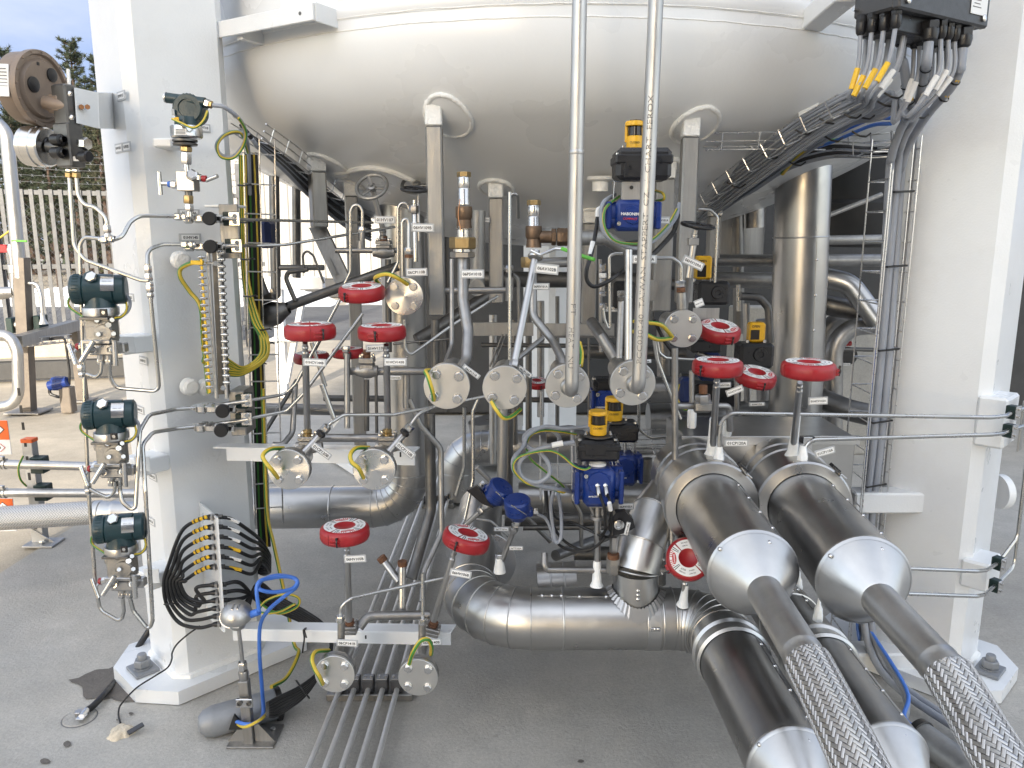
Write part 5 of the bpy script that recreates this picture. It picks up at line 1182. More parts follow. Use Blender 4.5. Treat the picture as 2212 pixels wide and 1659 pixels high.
fs.append(tuple(5*n_+j for j in range(n_))); b.add(vs, fs, 'foam'); b.build('lump', t, ang=60)
b = B(); q = pz(293,1574,.02); b.box(q, (.05,.022,.006), 'box_grey', (V((.7,.6,.2)).normalized(), V((-.6,.7,0)).normalized(), V((-.12,-.1,.98)).normalized()), .001); b.build('strip', t)
# ================================================================ under the dome: supports
def headhit(x, y, dz=0.):
    o = V((0,0,CZ)); d = (p(x, y, 1.)-o); t_ = 1.8
    while t_ < 6:
        q = o+d*t_
        r = math.hypot(q.x-XC, q.y-YC)
        if r < RT and q.z > headz(q.x, q.y)-dz: return q
        t_ += .004
    return p(x, y, 3.)
def hang(label, x, yt, yb, w_, padr, ox=.0, yaw=0., mat='post_steel', stub=.05):
    q = headhit(x, yt); Y = q.y; k = px(1, yt, Y); w_ *= k
    pad(q.x+ox, q.y+.02, padr)
    ex = V((math.cos(yaw), math.sin(yaw), 0)); ey = V((-ex.y, ex.x, 0))
    zb_ = p(x, yb, Y).z if yb else .002; zs = q.z-stub
    b = B(); b.box(V((q.x,Y,(q.z+.03+zs)/2)), (w_*1.03,w_*1.03,q.z+.03-zs), 'weld_paint', (ex, ey, UZ), .004); b.build('support_stub', tank)
    b = B(); b.box(V((q.x,Y,(zs+zb_)/2)), (w_,w_,zs-zb_-.001), mat, (ex, ey, UZ), .005)
    b.build('support_post', None, label, 'support post', 'square steel posts hanging from the dome')
    return q
hang('square steel post hanging from the dome, left of the brass-capped safety valve', 937, 238, 682, 35, .075, .045)
hang('short square steel post hanging at mid dome, right of the brass-capped safety valve', 1071, 398, 655, 31, .062, 0)
hang('square steel post hanging at right, its white stub beside the wire tray', 1492, 262, 655, 35, .075, .02)
hang('square steel post half hidden behind the upper blue actuator', 1437, 355, 672, 40, .06, 0)
hang('square steel post at far left under the dome, partly turned', 683, 342, 492, 33, .075, .04, .5)
hang('square steel post behind the left handwheels, reaching down to the upper channel', 757, 396, 966, 28, .05, 0, .2)
q = headhit(1738, 236); b = B(); b.prism([q+V((-.03,0,.03)), q+V((.05,0,.03)), q+V((.03,0,-.02)), q+V((-.01,0,-.045))], (0,.012,0), 'white_paint'); b.build('lifting_lug', tank)
hang('square steel post in the shade between the two upright alloy pipes', 1275, 455, 700, 30, .05, 0)
hang('square steel post in the shade right of the wire tray', 1545, 440, 560, 26, .05, 0)
b = B(); q = headhit(1297, 388); b.lathe(q+V((0,0,.02)), -UZ, [(.055,.01),(.05,.022),(.03,.028),(.029,.062),(.02,.062),(.02,.03)], 'weld_paint', 28); b.build('nozzle', tank)
# curved seam plate under the left of the dome
b = B(); pts = [(704,372),(740,370),(775,362),(805,360),(840,366),(880,382),(905,396)]; P = [headhit(x, y)+V((0,-.004,-.006)) for x, y in pts]; b.tube(spline(P, 6), .011, 'weld_paint', 8); b.build('weld_seam', tank)
# ================================================================ generic pipe
def pipe(label, pts, w_, mat='pipe_steel', rb=0., name='pipe', cat='pipe', group='process pipes under the tank', n=16, nuts=(), welds=(), tags=()):
    P = [p(*q) for q in pts]; r = px(w_, pts[0][1], pts[0][2])/2; rbm = px(rb, pts[0][1], pts[0][2])
    b = B(); b.tube(P, r, mat, n, rb=rbm)
    for (x, y, Y, dx, dz) in welds:
        d = V((dx,0,dz)).normalized(); b.lathe(p(x,y,Y), d, [(r*.98,-.004),(r*1.08,0),(r*.98,.004)], mat, n)
    if not nuts and not tags: return b.build(name, None, label, cat, group)
    t = thing(name, (P[0].x, P[0].y, min(q.z for q in P)), label, cat, group); b.build('run', t)
    for (x, y, Y, dx, dz, s_, m_) in nuts:
        d = V((dx,0,dz)).normalized(); c = p(x,y,Y); b = B(); b.hexa(c-d*r*1.3*s_, c+d*r*.3*s_, r*1.75*s_, m_); b.hexa(c+d*r*.45*s_, c+d*r*1.5*s_, r*1.55*s_, m_); b.build('fitting', t)
    for a in tags:
        b = B(); tagplate(b, *a); b.build('tag_plate', t)
    return t
# ================================================================ lockout covers
def lockout(label, x, y, Y, rp, ax=(0,0,1), spin=0., tab=-90.):
    r = px(rp, y, Y); ax = V(ax).normalized(); c = p(x, y, Y)-ax*(r*.3)
    e1 = (UX-ax*UX.dot(ax)).normalized(); e2 = ax.cross(e1)
    t = thing('lockout_cover', c, label, 'lockout cover', 'red round lockout covers on valve wheels')
    b = B(); b.lathe(c, ax, [(0,.05*r),(.3*r,.02*r),(.84*r,0),(.95*r,.04*r),(1*r,.16*r),(1.0*r,.40*r),(.965*r,.52*r),(.88*r,.585*r),(.84*r,.6*r),(.42*r,.6*r),(.38*r,.56*r),(.1*r,.5*r),(0,.5*r)], 'red', 48, hint=e1); b.build('shell', t, ang=50)
    def pol(a, rr, h): a = R(a); return c+e1*(rr*r*math.cos(a))+e2*(rr*r*math.sin(a))+ax*(h*r)
    b = B(); n = 48
    for h0, half in ((0, 1),):
        for s0 in (spin, spin+180):
            vs = []; m = 22
            for i in range(m+1):
                a = s0+2.5+175*i/m; vs += [pol(a, .44, .606), pol(a, .84, .606)]
            b.add(vs, [(2*i, 2*i+1, 2*i+3, 2*i+2) for i in range(m)], 'label_white')
    for s0 in (spin+50, spin+230):
        ex = (pol(s0-90, 1, 0)-c).normalized(); ey = (pol(s0, 1, 0)-c).normalized()
        for i in range(-6, 7):
            if abs(i) < 1: continue
            a = s0+i*6.4; w_ = 1.3
            f_ = (.72,.83) if abs(i) < 5 else (.5,.83)
            b.add([pol(a-w_,f_[0],.612), pol(a+w_,f_[0],.612), pol(a+w_,f_[1],.612), pol(a-w_,f_[1],.612)], [(0,1,2,3)], 'print_red' if abs(i) < 5 else 'ink')
        o = pol(s0, .63, .614); el_ = [o+ex*(.27*r*math.cos(6.283*i/20))+ey*(.095*r*math.sin(6.283*i/20)) for i in range(20)]; b.add(el_, [range(20)], 'print_red')
        b.text('DANGER', o, ex, ey, .4*r, .1*r, 'label_white', .004*r, .02)
    for s0, l1, l2 in ((spin+112, 'LOCKED', 'OUT'), (spin+150, 'DO NOT', 'REMOVE'), (spin+292, 'LOCKED', 'OUT'), (spin+330, 'DO NOT', 'REMOVE')):
        ex = (pol(s0-90, 1, 0)-c).normalized(); ey = (pol(s0, 1, 0)-c).normalized()
        b.text(l1, pol(s0, .71, .61), ex, ey, .3*r, .085*r, 'ink', .004*r, .02); b.text(l2, pol(s0, .57, .61), ex, ey, .24*r, .085*r, 'ink', .004*r, .02)
    b.build('warning_sticker', t)
    # seam line, hasp, tie
    b = B(); g_ = (pol(spin, 1, 0)-c).normalized(); h_ = ax.cross(g_)
    for sg in (1, -1):
        b.box(c+g_*(sg*.64*r)+ax*(.604*r), (.42*r,.018*r,.012*r), 'red_dark', (g_, h_, ax), .0003); b.box(c+g_*(sg*1.0*r)+ax*(.3*r), (.012*r,.018*r,.5*r), 'red_dark', (g_, h_, ax), .0003)
    b.each('seam', t, n=2)
    b = B(); a = tab; d = (pol(a, 1, 0)-c).normalized(); s_ = ax.cross(d)
    for hh in (.2, .34): b.box(c+d*(1.03*r)+ax*(hh*r)+s_*(.06*r), (.12*r,.4*r,.07*r), 'red', (d, s_, ax), .02*r)
    b.box(c+d*(1.0*r)+ax*(.27*r), (.06*r,.3*r,.24*r), 'red', (d, s_, ax), .02*r); b.build('hasp', t)
    b = B(); b.tube([c+d*1.06*r+ax*.45*r+s_*.2*r, c+d*1.12*r+ax*.3*r+s_*.2*r, c+d*1.08*r+ax*.1*r+s_*.2*r], .035*r, 'black_plastic', 8, rb=.05*r); b.box(c+d*1.09*r+ax*.45*r+s_*.2*r, (.09*r,.08*r,.1*r), 'black_plastic', (d, s_, ax), .01*r); b.build('cable_tie', t)
    return t
LK = [('red lockout cover on the valve tagged 01HCV144B',670,716,2.1,55,(0,0,1),-75,-60),('red lockout cover on the valve tagged 01HCV143B',825,718,2.16,52,(0,-.02,1),80,-105),
('red lockout cover behind the blind flange tagged 06CP110B',782,632,2.32,50,(0,-.15,1),15,-130),('red lockout cover on the valve tagged 06HV105B, above the lower channel',745,1150,2.08,53,(0,0,1),62,-105),
('tilted red lockout cover on the leaning valve tagged 06HV106B',1007,1165,2.16,52,(.26,.02,.95),65,-120),('tilted red lockout cover right of the blind flange tagged 06CP110A',1553,716,2.55,46,(.07,-.28,.95),-85,-80),
('red lockout cover on the valve tagged 01HCV144A',1550,793,2.1,54,(0,-.02,1),20,-150),('red lockout cover behind the cover of valve 01HCV144A, under a black switch box',1632,815,2.62,44,(.1,-.24,.95),-70,-95),
('red lockout cover on the valve tagged 01HCV143A, before the tall clad pipe',1746,798,2.02,57,(0,-.02,1),12,-25),('red lockout cover facing the viewer, partly behind the inner clad pipe',1486,1208,2.13,47,(-.14,-.8,.56),-50,-160),
('dark red lockout cover in shadow behind the cover of 01HCV144B',673,773,3.05,38,(0,.0,1),70,-90),('red lockout cover in shadow behind tag 01HV133B',752,762,2.95,34,(0,0,1),40,-80),
('small red lockout cover far back between two flanges on the middle row',1159,828,4.4,24,(.05,-.2,.95),0,-80)]
for a in LK: lockout(*a)
# ================================================================ blind flanges
def flange(label, x, y, Y, rp, plate='flange_steel', ph=45., pipe_in=False, neck=.2, neckr=.5, strap=None, tags=(), ax=(0,-1,0), lug=()):
    r = px(rp, y, Y); c = p(x, y, Y); ax = V(ax).normalized()
    t = thing('blind_flange' if not pipe_in else 'pipe_flange', c-UZ*r, label, 'flange', 'bolted round flanges')
    b = B(); b.lathe(c, ax, [(0,-.011),(r*.99,-.011),(r,-.0105),(r,-.0008),(r*.985,0),(0,0)], plate, 56); b.build('cover_plate' if not pipe_in else 'front_flange', t)
    b = B(); b.lathe(c, ax, [(0,-.0155),(r*.96,-.0155),(r*.96,-.011),(0,-.011)], 'black_plastic', 40); b.build('gasket', t)
    b = B(); b.lathe(c, ax, [(0,-.0155),(r*.985,-.0155),(r,-.017),(r,-.030),(r*.985,-.031),(r*neckr*1.2,-.031),(r*neckr,-.045),(r*neckr,-.045-neck),(0,-.045-neck)], 'steel', 44); b.build('rear_flange', t)
    e1, e2 = UX, UZ
    for i in range(4):
        a = R(ph+90*i); q = c+e1*(r*.7*math.cos(a))+e2*(r*.7*math.sin(a)); b = B(); s_ = r*.195
        b.lathe(q, ax, [(0,0),(s_*1.15,0),(s_*1.15,.0016),(0,.0016)], 'bright_steel', 18); b.hexa(q+ax*.0012, q+ax*.0095, s_, 'bright_steel', hint=(math.cos(i+.3),0,math.sin(i+.3)))
        b.hexa(q-ax*.041, q-ax*.031, s_, 'bright_steel'); b.cyl(q-ax*.045, q+ax*.004, s_*.5, 'bright_steel', 10); b.build('bolt', t)
    if strap:
        for sp_ in strap:
            b = B(); P = [p(*q) for q in sp_]; b.cable(P, px(4.6, y, Y), YG, 10)
            for a, e in ((P[0], P[1]),(P[-1], P[-2])): b.cyl(a, a+(e-a).normalized()*.01, px(3.6, y, Y), 'bright_steel', 10)
            b.build('earth_strap', t)
    for a in tags:
        b = B(); tagplate(b, *a); b.build('tag_plate', t)
    return t
Y1 = 1.93
flange('radially turned blind flange tagged 06CP110B at the left post',873,640,2.36,41,'turned_steel',strap=[[(880,614,2.345),(858,600,2.31),(836,592,2.31),(815,597,2.33),(812,605,2.38),(830,628,2.4)]],tags=[('06CP110B',900,588,2.33,47,17,2)])
flange('plain blind flange tagged 06CP110A, beside a red cover at right',1476,710,2.37,41,strap=[[(1452,727,2.35),(1430,703,2.3),(1403,697,2.3),(1370,694,2.36)],[(1450,731,2.35),(1420,733,2.3),(1395,722,2.3),(1368,716,2.36)]],tags=[('06CP110A',1510,655,2.33,20,17,22)])
flange('plain blind flange tagged 06CP131B, leftmost of the middle row',965,835,1.95,50,neckr=.62,ph=40,strap=[[(937,864,1.93),(934,845,1.9),(925,815,1.9),(919,802,1.93),(930,800,1.98)]],tags=[('06CP131B',1018,803,1.98,44,11,-37)])
flange('plain blind flange tagged 06CP120B with a strap hanging below it',1090,838,1.95,48,ph=38,neckr=.62,strap=[[(1062,868,1.93),(1072,885,1.91),(1088,903,1.92),(1106,899,1.95),(1124,884,1.99)]],tags=[('06CP120B',1134,803,1.99,36,10,-37)])
flange('flange on the foot of the upright pipe with HEAT NU markings',1226,834,1.97,48,ph=38,pipe_in=True,neckr=.6,strap=[[(1255,790,1.98),(1257,765,2.02),(1252,740,2.06)]])
flange('flange on the foot of the upright pipe printed along its length',1367,828,1.97,49,ph=38,pipe_in=True,neckr=.6)
flange('radially turned blind flange tagged 01CP120B on the upper white channel',623,1015,2.05,45,'turned_steel',neckr=.55,neck=.1,strap=[[(600,1032,2.03),(588,1016,1.99),(573,998,1.99),(568,983,2.0),(584,970,2.04),(612,968,2.1)]],tags=[('01CP120B',694,974,2.12,50,15,-38)])
flange('radially turned blind flange tagged 01CP110B beside the end of the upper channel',808,1015,2.05,46,'turned_steel',neckr=.55,neck=.1,strap=[[(785,1032,2.03),(775,1012,1.99),(760,998,1.99),(757,982,2.0),(770,968,2.04),(797,967,2.1)]],tags=[('01CP110B',875,972,2.12,50,15,-40)])
flange('brushed blind flange tagged 06CP141B, left one below the lower channel',723,1457,2.03,43,neckr=.5,neck=.1,ph=42,strap=[[(697,1477,2.01),(690,1462,1.98),(680,1445,1.98),(674,1425,1.99),(682,1408,2.03),(710,1405,2.1)]],tags=[('06CP141B',750,1389,2.08,46,16,-3)])
flange('brushed blind flange tagged 06CP140B, right one below the lower channel',903,1464,2.03,43,neckr=.5,neck=.1,ph=42,strap=[[(884,1434,2.01),(892,1410,1.99),(908,1385,1.99),(925,1382,2.0),(932,1398,2.02),(931,1413,2.06)]],tags=[('06CP140B',932,1387,2.1,46,15,3)])
# ================================================================ two upright alloy pipes with printed text
def curved_text(b, s, a, d, r, facing, h, start, end, bold=-.004):
    """text running along axis d, wrapped on a cylinder of radius r about the axis through a; letters' up = side"""
    facing = (facing-d*facing.dot(d)).normalized(); side = facing.cross(d) 
    vs, fs, tw, th = textmesh(s, bold); k = h/th; kx = (end-start)/tw
    out = []
    for q in vs:
        ang = (q.y*k)/r; w_ = facing*math.cos(ang)+side*math.sin(ang)
        out.append(a+d*(start+(q.x+tw/2)*kx)+w_*(r+.0007))
    b.add(out, fs, 'ink_grey')
def riser(label, top, bot, fl, Yp, texts):
    P = [p(top[0], top[1], Yp)+V((0,0,.0)), p(bot[0], bot[1], Yp)]; d = (P[0]-P[1]).normalized(); r = px(15.8, 420, Yp)
    P[0] = P[0]+d*1.2
    t = thing('riser_pipe', P[1], label, 'pipe', 'upright alloy pipes before the tank')
    b = B(); q = p(*fl); b.tube([P[0], P[1], q+V((0,.02,0))], r, 'alu', 32, rb=.03, k=10); b.lathe(q, NY, [(r*1.35,0),(r*1.2,.004),(r*1.02,.008)], 'alu', 28)
    for w_ in texts[1]: b.lathe(P[1].lerp(P[0], w_), d, [(r*.99,-.006),(r*1.05,-.003),(r*1.05,.003),(r*.99,.006)], 'alu', 28)
    b.build('pipe', t, ang=40)
    b = B(); cam_ = V((0,0,CZ))
    for (s, y0, y1, h, off) in texts[0]:
        o = P[1]; z0, z1 = p(bot[0], y0, Yp).z, p(bot[0], y1, Yp).z; k0, k1 = (z0-o.z)/d.z, (z1-o.z)/d.z
        fc = cam_-(o+d*k0); fc = (fc-d*fc.dot(d)).normalized(); fc = (fc+V((off,0,0))).normalized()
        if k1 > k0: curved_text(b, s, o, d, r, fc, h, k0, k1)
        else: curved_text(b, s, o, -d, r, fc, h, -k0, -k1)
    b.each('printed_text', t)
riser('left upright alloy pipe with faint HEAT NU lettering, standing before the tank', (1252,0), (1235,848), (1230,836,1.965), 1.9, ([('HEAT   NU', 706, 793, .0135, -.25), ('FT', 655, 680, .0115, .0)], [.275]))
# letters of the left pipe read downward in the photo
riser('right upright alloy pipe printed TAIWAN STAPPERT CZ along its length', (1417,0), (1379,842), (1372,830,1.965), 1.9, ([('PCC030140  TAIWAN  STAPPERT  CZ   /  CHART  FEROX', 783, 208, .0125, -.1)], []))
# ================================================================ white channels on the left leg
t = thing('channel_bracket', p(470,990,2.4), 'upper white steel channel reaching right from the left leg', 'channel')
b = B(); a, c = p(462,966,2.5), p(897,975,2.36); d = (c-a).normalized(); e = UZ.cross(d).normalized(); L_ = (c-a).length
b.box((a+c)/2+e*.02, (L_,.055,.006), 'white_paint', (d, e, UZ), .001); b.box((a+c)/2+V((0,0,-.022))-e*.005, (L_*.86,.006,.044), 'white_paint', (d, e, UZ), .001); b.box(c+V((0,0,-.022))-d*.03-e*.005, (.06,.007,.046), 'white_paint', (d, e, UZ), .003)
b.build('channel', t)
b = B(); q = p(865,982,2.33); b.box(q, (.005,.003,.016), 'ink'); b.build('slot', t)
t = thing('channel_bracket', p(500,1384,2.3), 'lower white steel channel over the floor tubes, carrying two flanges', 'channel')
b = B(); a, c = p(505,1358,2.42), p(975,1366,2.22); d = (c-a).normalized(); e = UZ.cross(d).normalized(); L_ = (c-a).length
b.box((a+c)/2+e*.02, (L_,.055,.006), 'white_paint', (d, e, UZ), .001); b.box((a+c)/2+V((0,0,-.02))-e*.006, (L_,.006,.04), 'white_paint', (d, e, UZ), .001); b.build('channel', t)
b = B(); q = p(792,1371,2.25); b.box(q+V((0,-.015,0)), (.005,.003,.012), 'ink'); b.build('slot', t)
# ================================================================ valves on the channels
def stemtube(b, a, c, w_, mat='steel'):
    """polished extension tube with end collars, px points"""
    A, C = p(*a), p(*c); r = px(w_, a[1], a[2])/2; d = (C-A).normalized(); L_ = (C-A).length
    b.lathe(A, d, [(0,0),(r*.72,0),(r*.72,.012),(r*.9,.014),(r*.9,.02),(r*.72,.022),(r*.72,.03),(r,.034),(r,L_),(0,L_)], mat, 22)
def bonnet(t, x, y, Y, w_, h_, brass=True, E=None):
    k = px(1, y, Y); c = p(x, y, Y); b = B(); E = E or (UX, V((0,1,0)), UZ); up = E[2]
    b.box(c, (w_*k,w_*k*.95,h_*k*.5), 'cast_steel', E, .002); b.box(c-up*h_*k*.62, (w_*k*.95,w_*k*.9,h_*k*.6), 'cast_steel', E, .003); b.build('bonnet', t)
    for sx in (-1,1):
        for sy in (-1,1):
            b = B(); q = c+E[0]*sx*w_*k*.38+E[1]*sy*w_*k*.36; b.hexa(q+up*h_*k*.22, q+up*h_*k*.55, w_*k*.1, 'bright_steel'); b.cyl(q+up*h_*k*.5, q+up*h_*k*.66, w_*k*.055, 'steel', 8); b.build('bolt', t)
    b = B(); b.lathe(c+up*h_*k*.25, up, [(w_*k*.3,0),(w_*k*.3,h_*k*.2),(w_*k*.22,h_*k*.3),(w_*k*.26,h_*k*.42),(w_*k*.26,h_*k*.7),(w_*k*.18,h_*k*.8),(0,h_*k*.8)], 'brass' if brass else 'rust', 16); b.build('gland_nut', t)
def globe(b, x, y, Y, w_, h_, mat='cast_steel'):
    c = p(x, y, Y); k = px(1, y, Y); b.lathe(c-UX*w_*k/2, UX, [(0,0),(h_*k*.34,0),(h_*k*.36,w_*k*.12),(h_*k*.46,w_*k*.3),(h_*k*.5,w_*k*.5),(h_*k*.46,w_*k*.7),(h_*k*.36,w_*k*.88),(h_*k*.34,w_*k),(0,w_*k)], mat, 24)
def valve(label, top, bot, w_, bon=None, tags=(), body=None, rust=False, mat='steel', frost=None, E=None):
    t = thing('globe_valve', p(bot[0], bot[1]+20, bot[2]), label, 'valve', 'extended-stem valves')
    b = B(); stemtube(b, top, bot, w_, mat); b.build('stem_tube', t)
    if bon: bonnet(t, *bon, brass=not rust, E=E)
    if body:
        b = B(); globe(b, *body); b.build('body', t)
    if frost:
        A, C = p(*frost[0]), p(*frost[1]); r = px(w_, frost[0][1], frost[0][2])/2; L_ = (C-A).length
        b = B(); b.lathe(A, C-A, [(r*1.04,0),(r*1.12,L_*.3),(r*1.3,L_*.6),(r*1.6,L_*.9),(r*2.0,L_*.97),(r*2.2,L_),(0,L_)], 'frost', 22); b.build('frosted_base', t)
    for a in tags:
        b = B(); tagplate(b, *a); b.build('tag_plate', t)
        b = B(); c = p(a[1]-a[3]*.56, a[2]-2, a[3] if a[3] < 5 else bot[2]); 
    return t
valve('extended-stem valve tagged 01HCV144B with brass gland, on the upper channel', (659,740,2.12), (664,925,2.3), 15.5, (665,945,2.3,36,18), [('01HCV144B',680,783,2.06,50,17,-3)], (668,965,2.3,56,30))
valve('extended-stem valve tagged 01HCV143B with brass gland, on the upper channel', (834,745,2.16), (838,923,2.3), 15.5, (837,944,2.3,38,18), [('01HCV143B',854,782,2.08,50,17,0)], (840,963,2.3,56,30))
valve('valve tagged 06HV105B with rusty gland at the left end of the lower channel', (749,1178,2.1), (754,1340,2.18), 15.5, (756,1352,2.19,34,16), [('06HV105B',767,1207,2.05,48,17,3)], None, True)
valve('leaning valve tagged 06HV106B with rusty gland, right end of the lower channel', (983,1186,2.17), (936,1345,2.2), 14.5, (934,1356,2.2,36,16), [('06HV106B',995,1239,2.12,47,17,-11)], None, True, E=(V((.95,0,-.28)), V((0,1,0)), V((.28,0,.95))))
valve('valve tagged 01HCV144A with frosted base on the inner clad pipe', (1549,815,2.12), (1540,960,2.28), 15.5, None, [('01HCV144A',1587,844,2.1,38,15,22)], None, frost=((1541,905,2.26),(1537,983,2.3)))
valve('valve tagged 01HCV143A with frosted base on the outer clad pipe', (1728,826,2.1), (1714,960,2.28), 15, None, [('01HCV143A',1767,866,2.08,42,17,3)], None, frost=((1722,895,2.24),(1711,985,2.3)))
valve('frosted short valve on the floor pipe below the red cover facing the viewer', (1480,1240,2.18), (1478,1285,2.2), 13, None, (), None, frost=((1481,1262,2.19),(1475,1306,2.21)))
t = valve('globe valve tagged 01HV133B on the header behind the left red covers', (793,762,2.42), (793,775,2.42), 12, (793,778,2.42,32,22), [('01HV133B',813,752,2.32,46,16,2)], (793,801,2.42,46,34), True)
t = valve('globe valve tagged 01HV107 with steel handwheel at top left', (826,490,2.9), (828,520,2.9), 17, (829,524,2.9,32,14), [('01HV107',832,475,2.7,46,16,-1)], (829,545,2.9,46,28), True, 'pipe_steel')
def wheel(t, x, y, Y, rp, ax, mat, name='handwheel', solid=False):
    r = px(rp, y, Y); c = p(x, y, Y); ax = V(ax).normalized(); e1, e2, _ = frame(ax); b = B(); n = 40
    ring = [c+(e1*math.cos(6.283*i/n)+e2*math.sin(6.283*i/n))*r*.88 for i in range(n+1)]; b.tube(ring, r*.11, mat, 10, cap=False)
    for i in range(3):
        a = 6.283*i/3+.4; d = e1*math.cos(a)+e2*math.sin(a); b.bar(c+d*r*.12-ax*r*.1, c+d*r*.85, r*.2, r*.09, mat, ax)
    b.lathe(c-ax*r*.22, ax, [(0,0),(r*.24,0),(r*.24,r*.26),(r*.1,r*.3),(r*.1,r*.4),(0,r*.4)], mat, 16); b.build(name, t)
wheel(t, 803, 403, 2.85, 38, (-.12,-.75,.6), 'post_steel')
b = B(); b.cyl(p(806,412,2.87), p(826,492,2.9), px(6,430,2.85), 'steel', 12); b.build('stem', t)
t = valve('valve tagged 06HV109B with black handwheel, left of the square post', (895,432,2.6), (898,565,2.6), 11, None, [('06HV109B',913,492,2.45,50,18,-1)], None, False, 'bright_steel')
wheel(t, 896, 409, 2.58, 32, (.05,-.22,1), 'black_plastic')
b = B(); b.hexa(p(894,444,2.6), p(894,461,2.6), px(11,450,2.6), 'steel'); b.hexa(p(896,480,2.6), p(896,492,2.6), px(9,450,2.6), 'bright_steel'); b.build('nut', t)
t = valve('round steel handwheel valve behind the black handwheel', (903,420,3.0), (905,520,3.0), 8, None)
wheel(t, 900, 397, 3.0, 36, (-.1,-.6,.75), 'post_steel')
t = valve('valve tagged 06HV109A with black handwheel, right of the printed pipe', (1502,497,2.4), (1487,600,2.4), 15, None, [('06HV109A',1497,568,2.3,49,18,-24)], None)
wheel(t, 1507, 487, 2.4, 38, (.12,-.16,1), 'black_plastic')
b = B(); b.box(p(1497,522,2.4), (.03,.03,.022), 'steel'); b.cyl(p(1489,590,2.42), p(1476,690,2.46), px(15,600,2.4)/2, 'pipe_steel', 14); b.build('body', t)
# ================================================================ safety valves
def psv(label, x, Y, yc, yt, tags=(), side=False):
    t = thing('safety_valve', p(x, yc+75, Y), label, 'valve', 'bronze safety valves'); k = px(1, yc, Y)
    b = B(); b.hexa(p(x,yt+12,Y), p(x,yt,Y), 15*k, 'brass'); b.build('cap', t)
    b = B(); b.lathe(p(x,yt+11,Y), -UZ, [(0,0),(12*k,0),(13*k,2*k),(13*k,22*k),(12*k,24*k),(13*k,26*k),(13*k,52*k),(14*k,54*k),(14*k,58*k),(0,58*k)], 'bright_steel', 26); b.build('spring_housing', t)
    b = B(); b.lathe(p(x,yc-24,Y), -UZ, [(0,0),(17*k,0),(18*k,4*k),(18*k,22*k),(15*k,28*k),(17*k,46*k),(0,46*k)], 'bronze', 22); b.build('body', t)
    if side:
        b = B(); b.cyl(p(x+12,yc,Y), p(x+45,yc,Y), 13*k, 'bronze', 18); b.hexa(p(x+38,yc,Y), p(x+48,yc,Y), 18*k, 'bronze', hint=UZ); b.hexa(p(x+50,yc,Y), p(x+74,yc,Y), 19*k, 'bronze', hint=UZ); b.build('outlet', t)
        b = B(); b.hexa(p(x-10,yc+43,Y), p(x-10,yc+66,Y), 18*k, 'brass'); b.build('nut', t)
    else:
        b = B(); b.hexa(p(x-1,yc+18,Y), p(x-1,yc+26,Y), 17*k, 'bright_steel'); b.lathe(p(x-1,yc+26,Y), -UZ, [(14*k,0),(14*k,16*k)], 'bright_steel', 20); b.build('nipple', t)
        b = B(); b.hexa(p(x-3,yc+42,Y), p(x-3,yc+68,Y), 29*k, 'brass'); b.build('nut', t)
        b = B(); b.hexa(p(x-3,yc+74,Y), p(x-3,yc+87,Y), 27*k, 'steel'); b.lathe(p(x-3,yc+66,Y), -UZ, [(20*k,0),(20*k,10*k)], 'bright_steel', 20); b.build('lock_nut', t)
        b = B(); b.cable([p(x-8,yc-40,Y-.02), p(x-12,yc-5,Y-.025), p(x-6,yc+30,Y-.03)], .0012, 'copper', 5); b.build('seal_wire', t)
    for a in tags:
        b = B(); tagplate(b, *a); b.build('tag_plate', t)
psv('brass-capped safety valve tagged 06PSV101B, upright behind the middle flanges', 1002, 2.25, 470, 371, [('06PSV101B',1020,592,2.12,52,19,0)])
psv('safety valve tagged 06PSV101A with bronze side outlet, left of the alloy pipes', 1153, 2.3, 512, 432, [('06PSV101A',1168,619,2.15,38,15,0)], True)
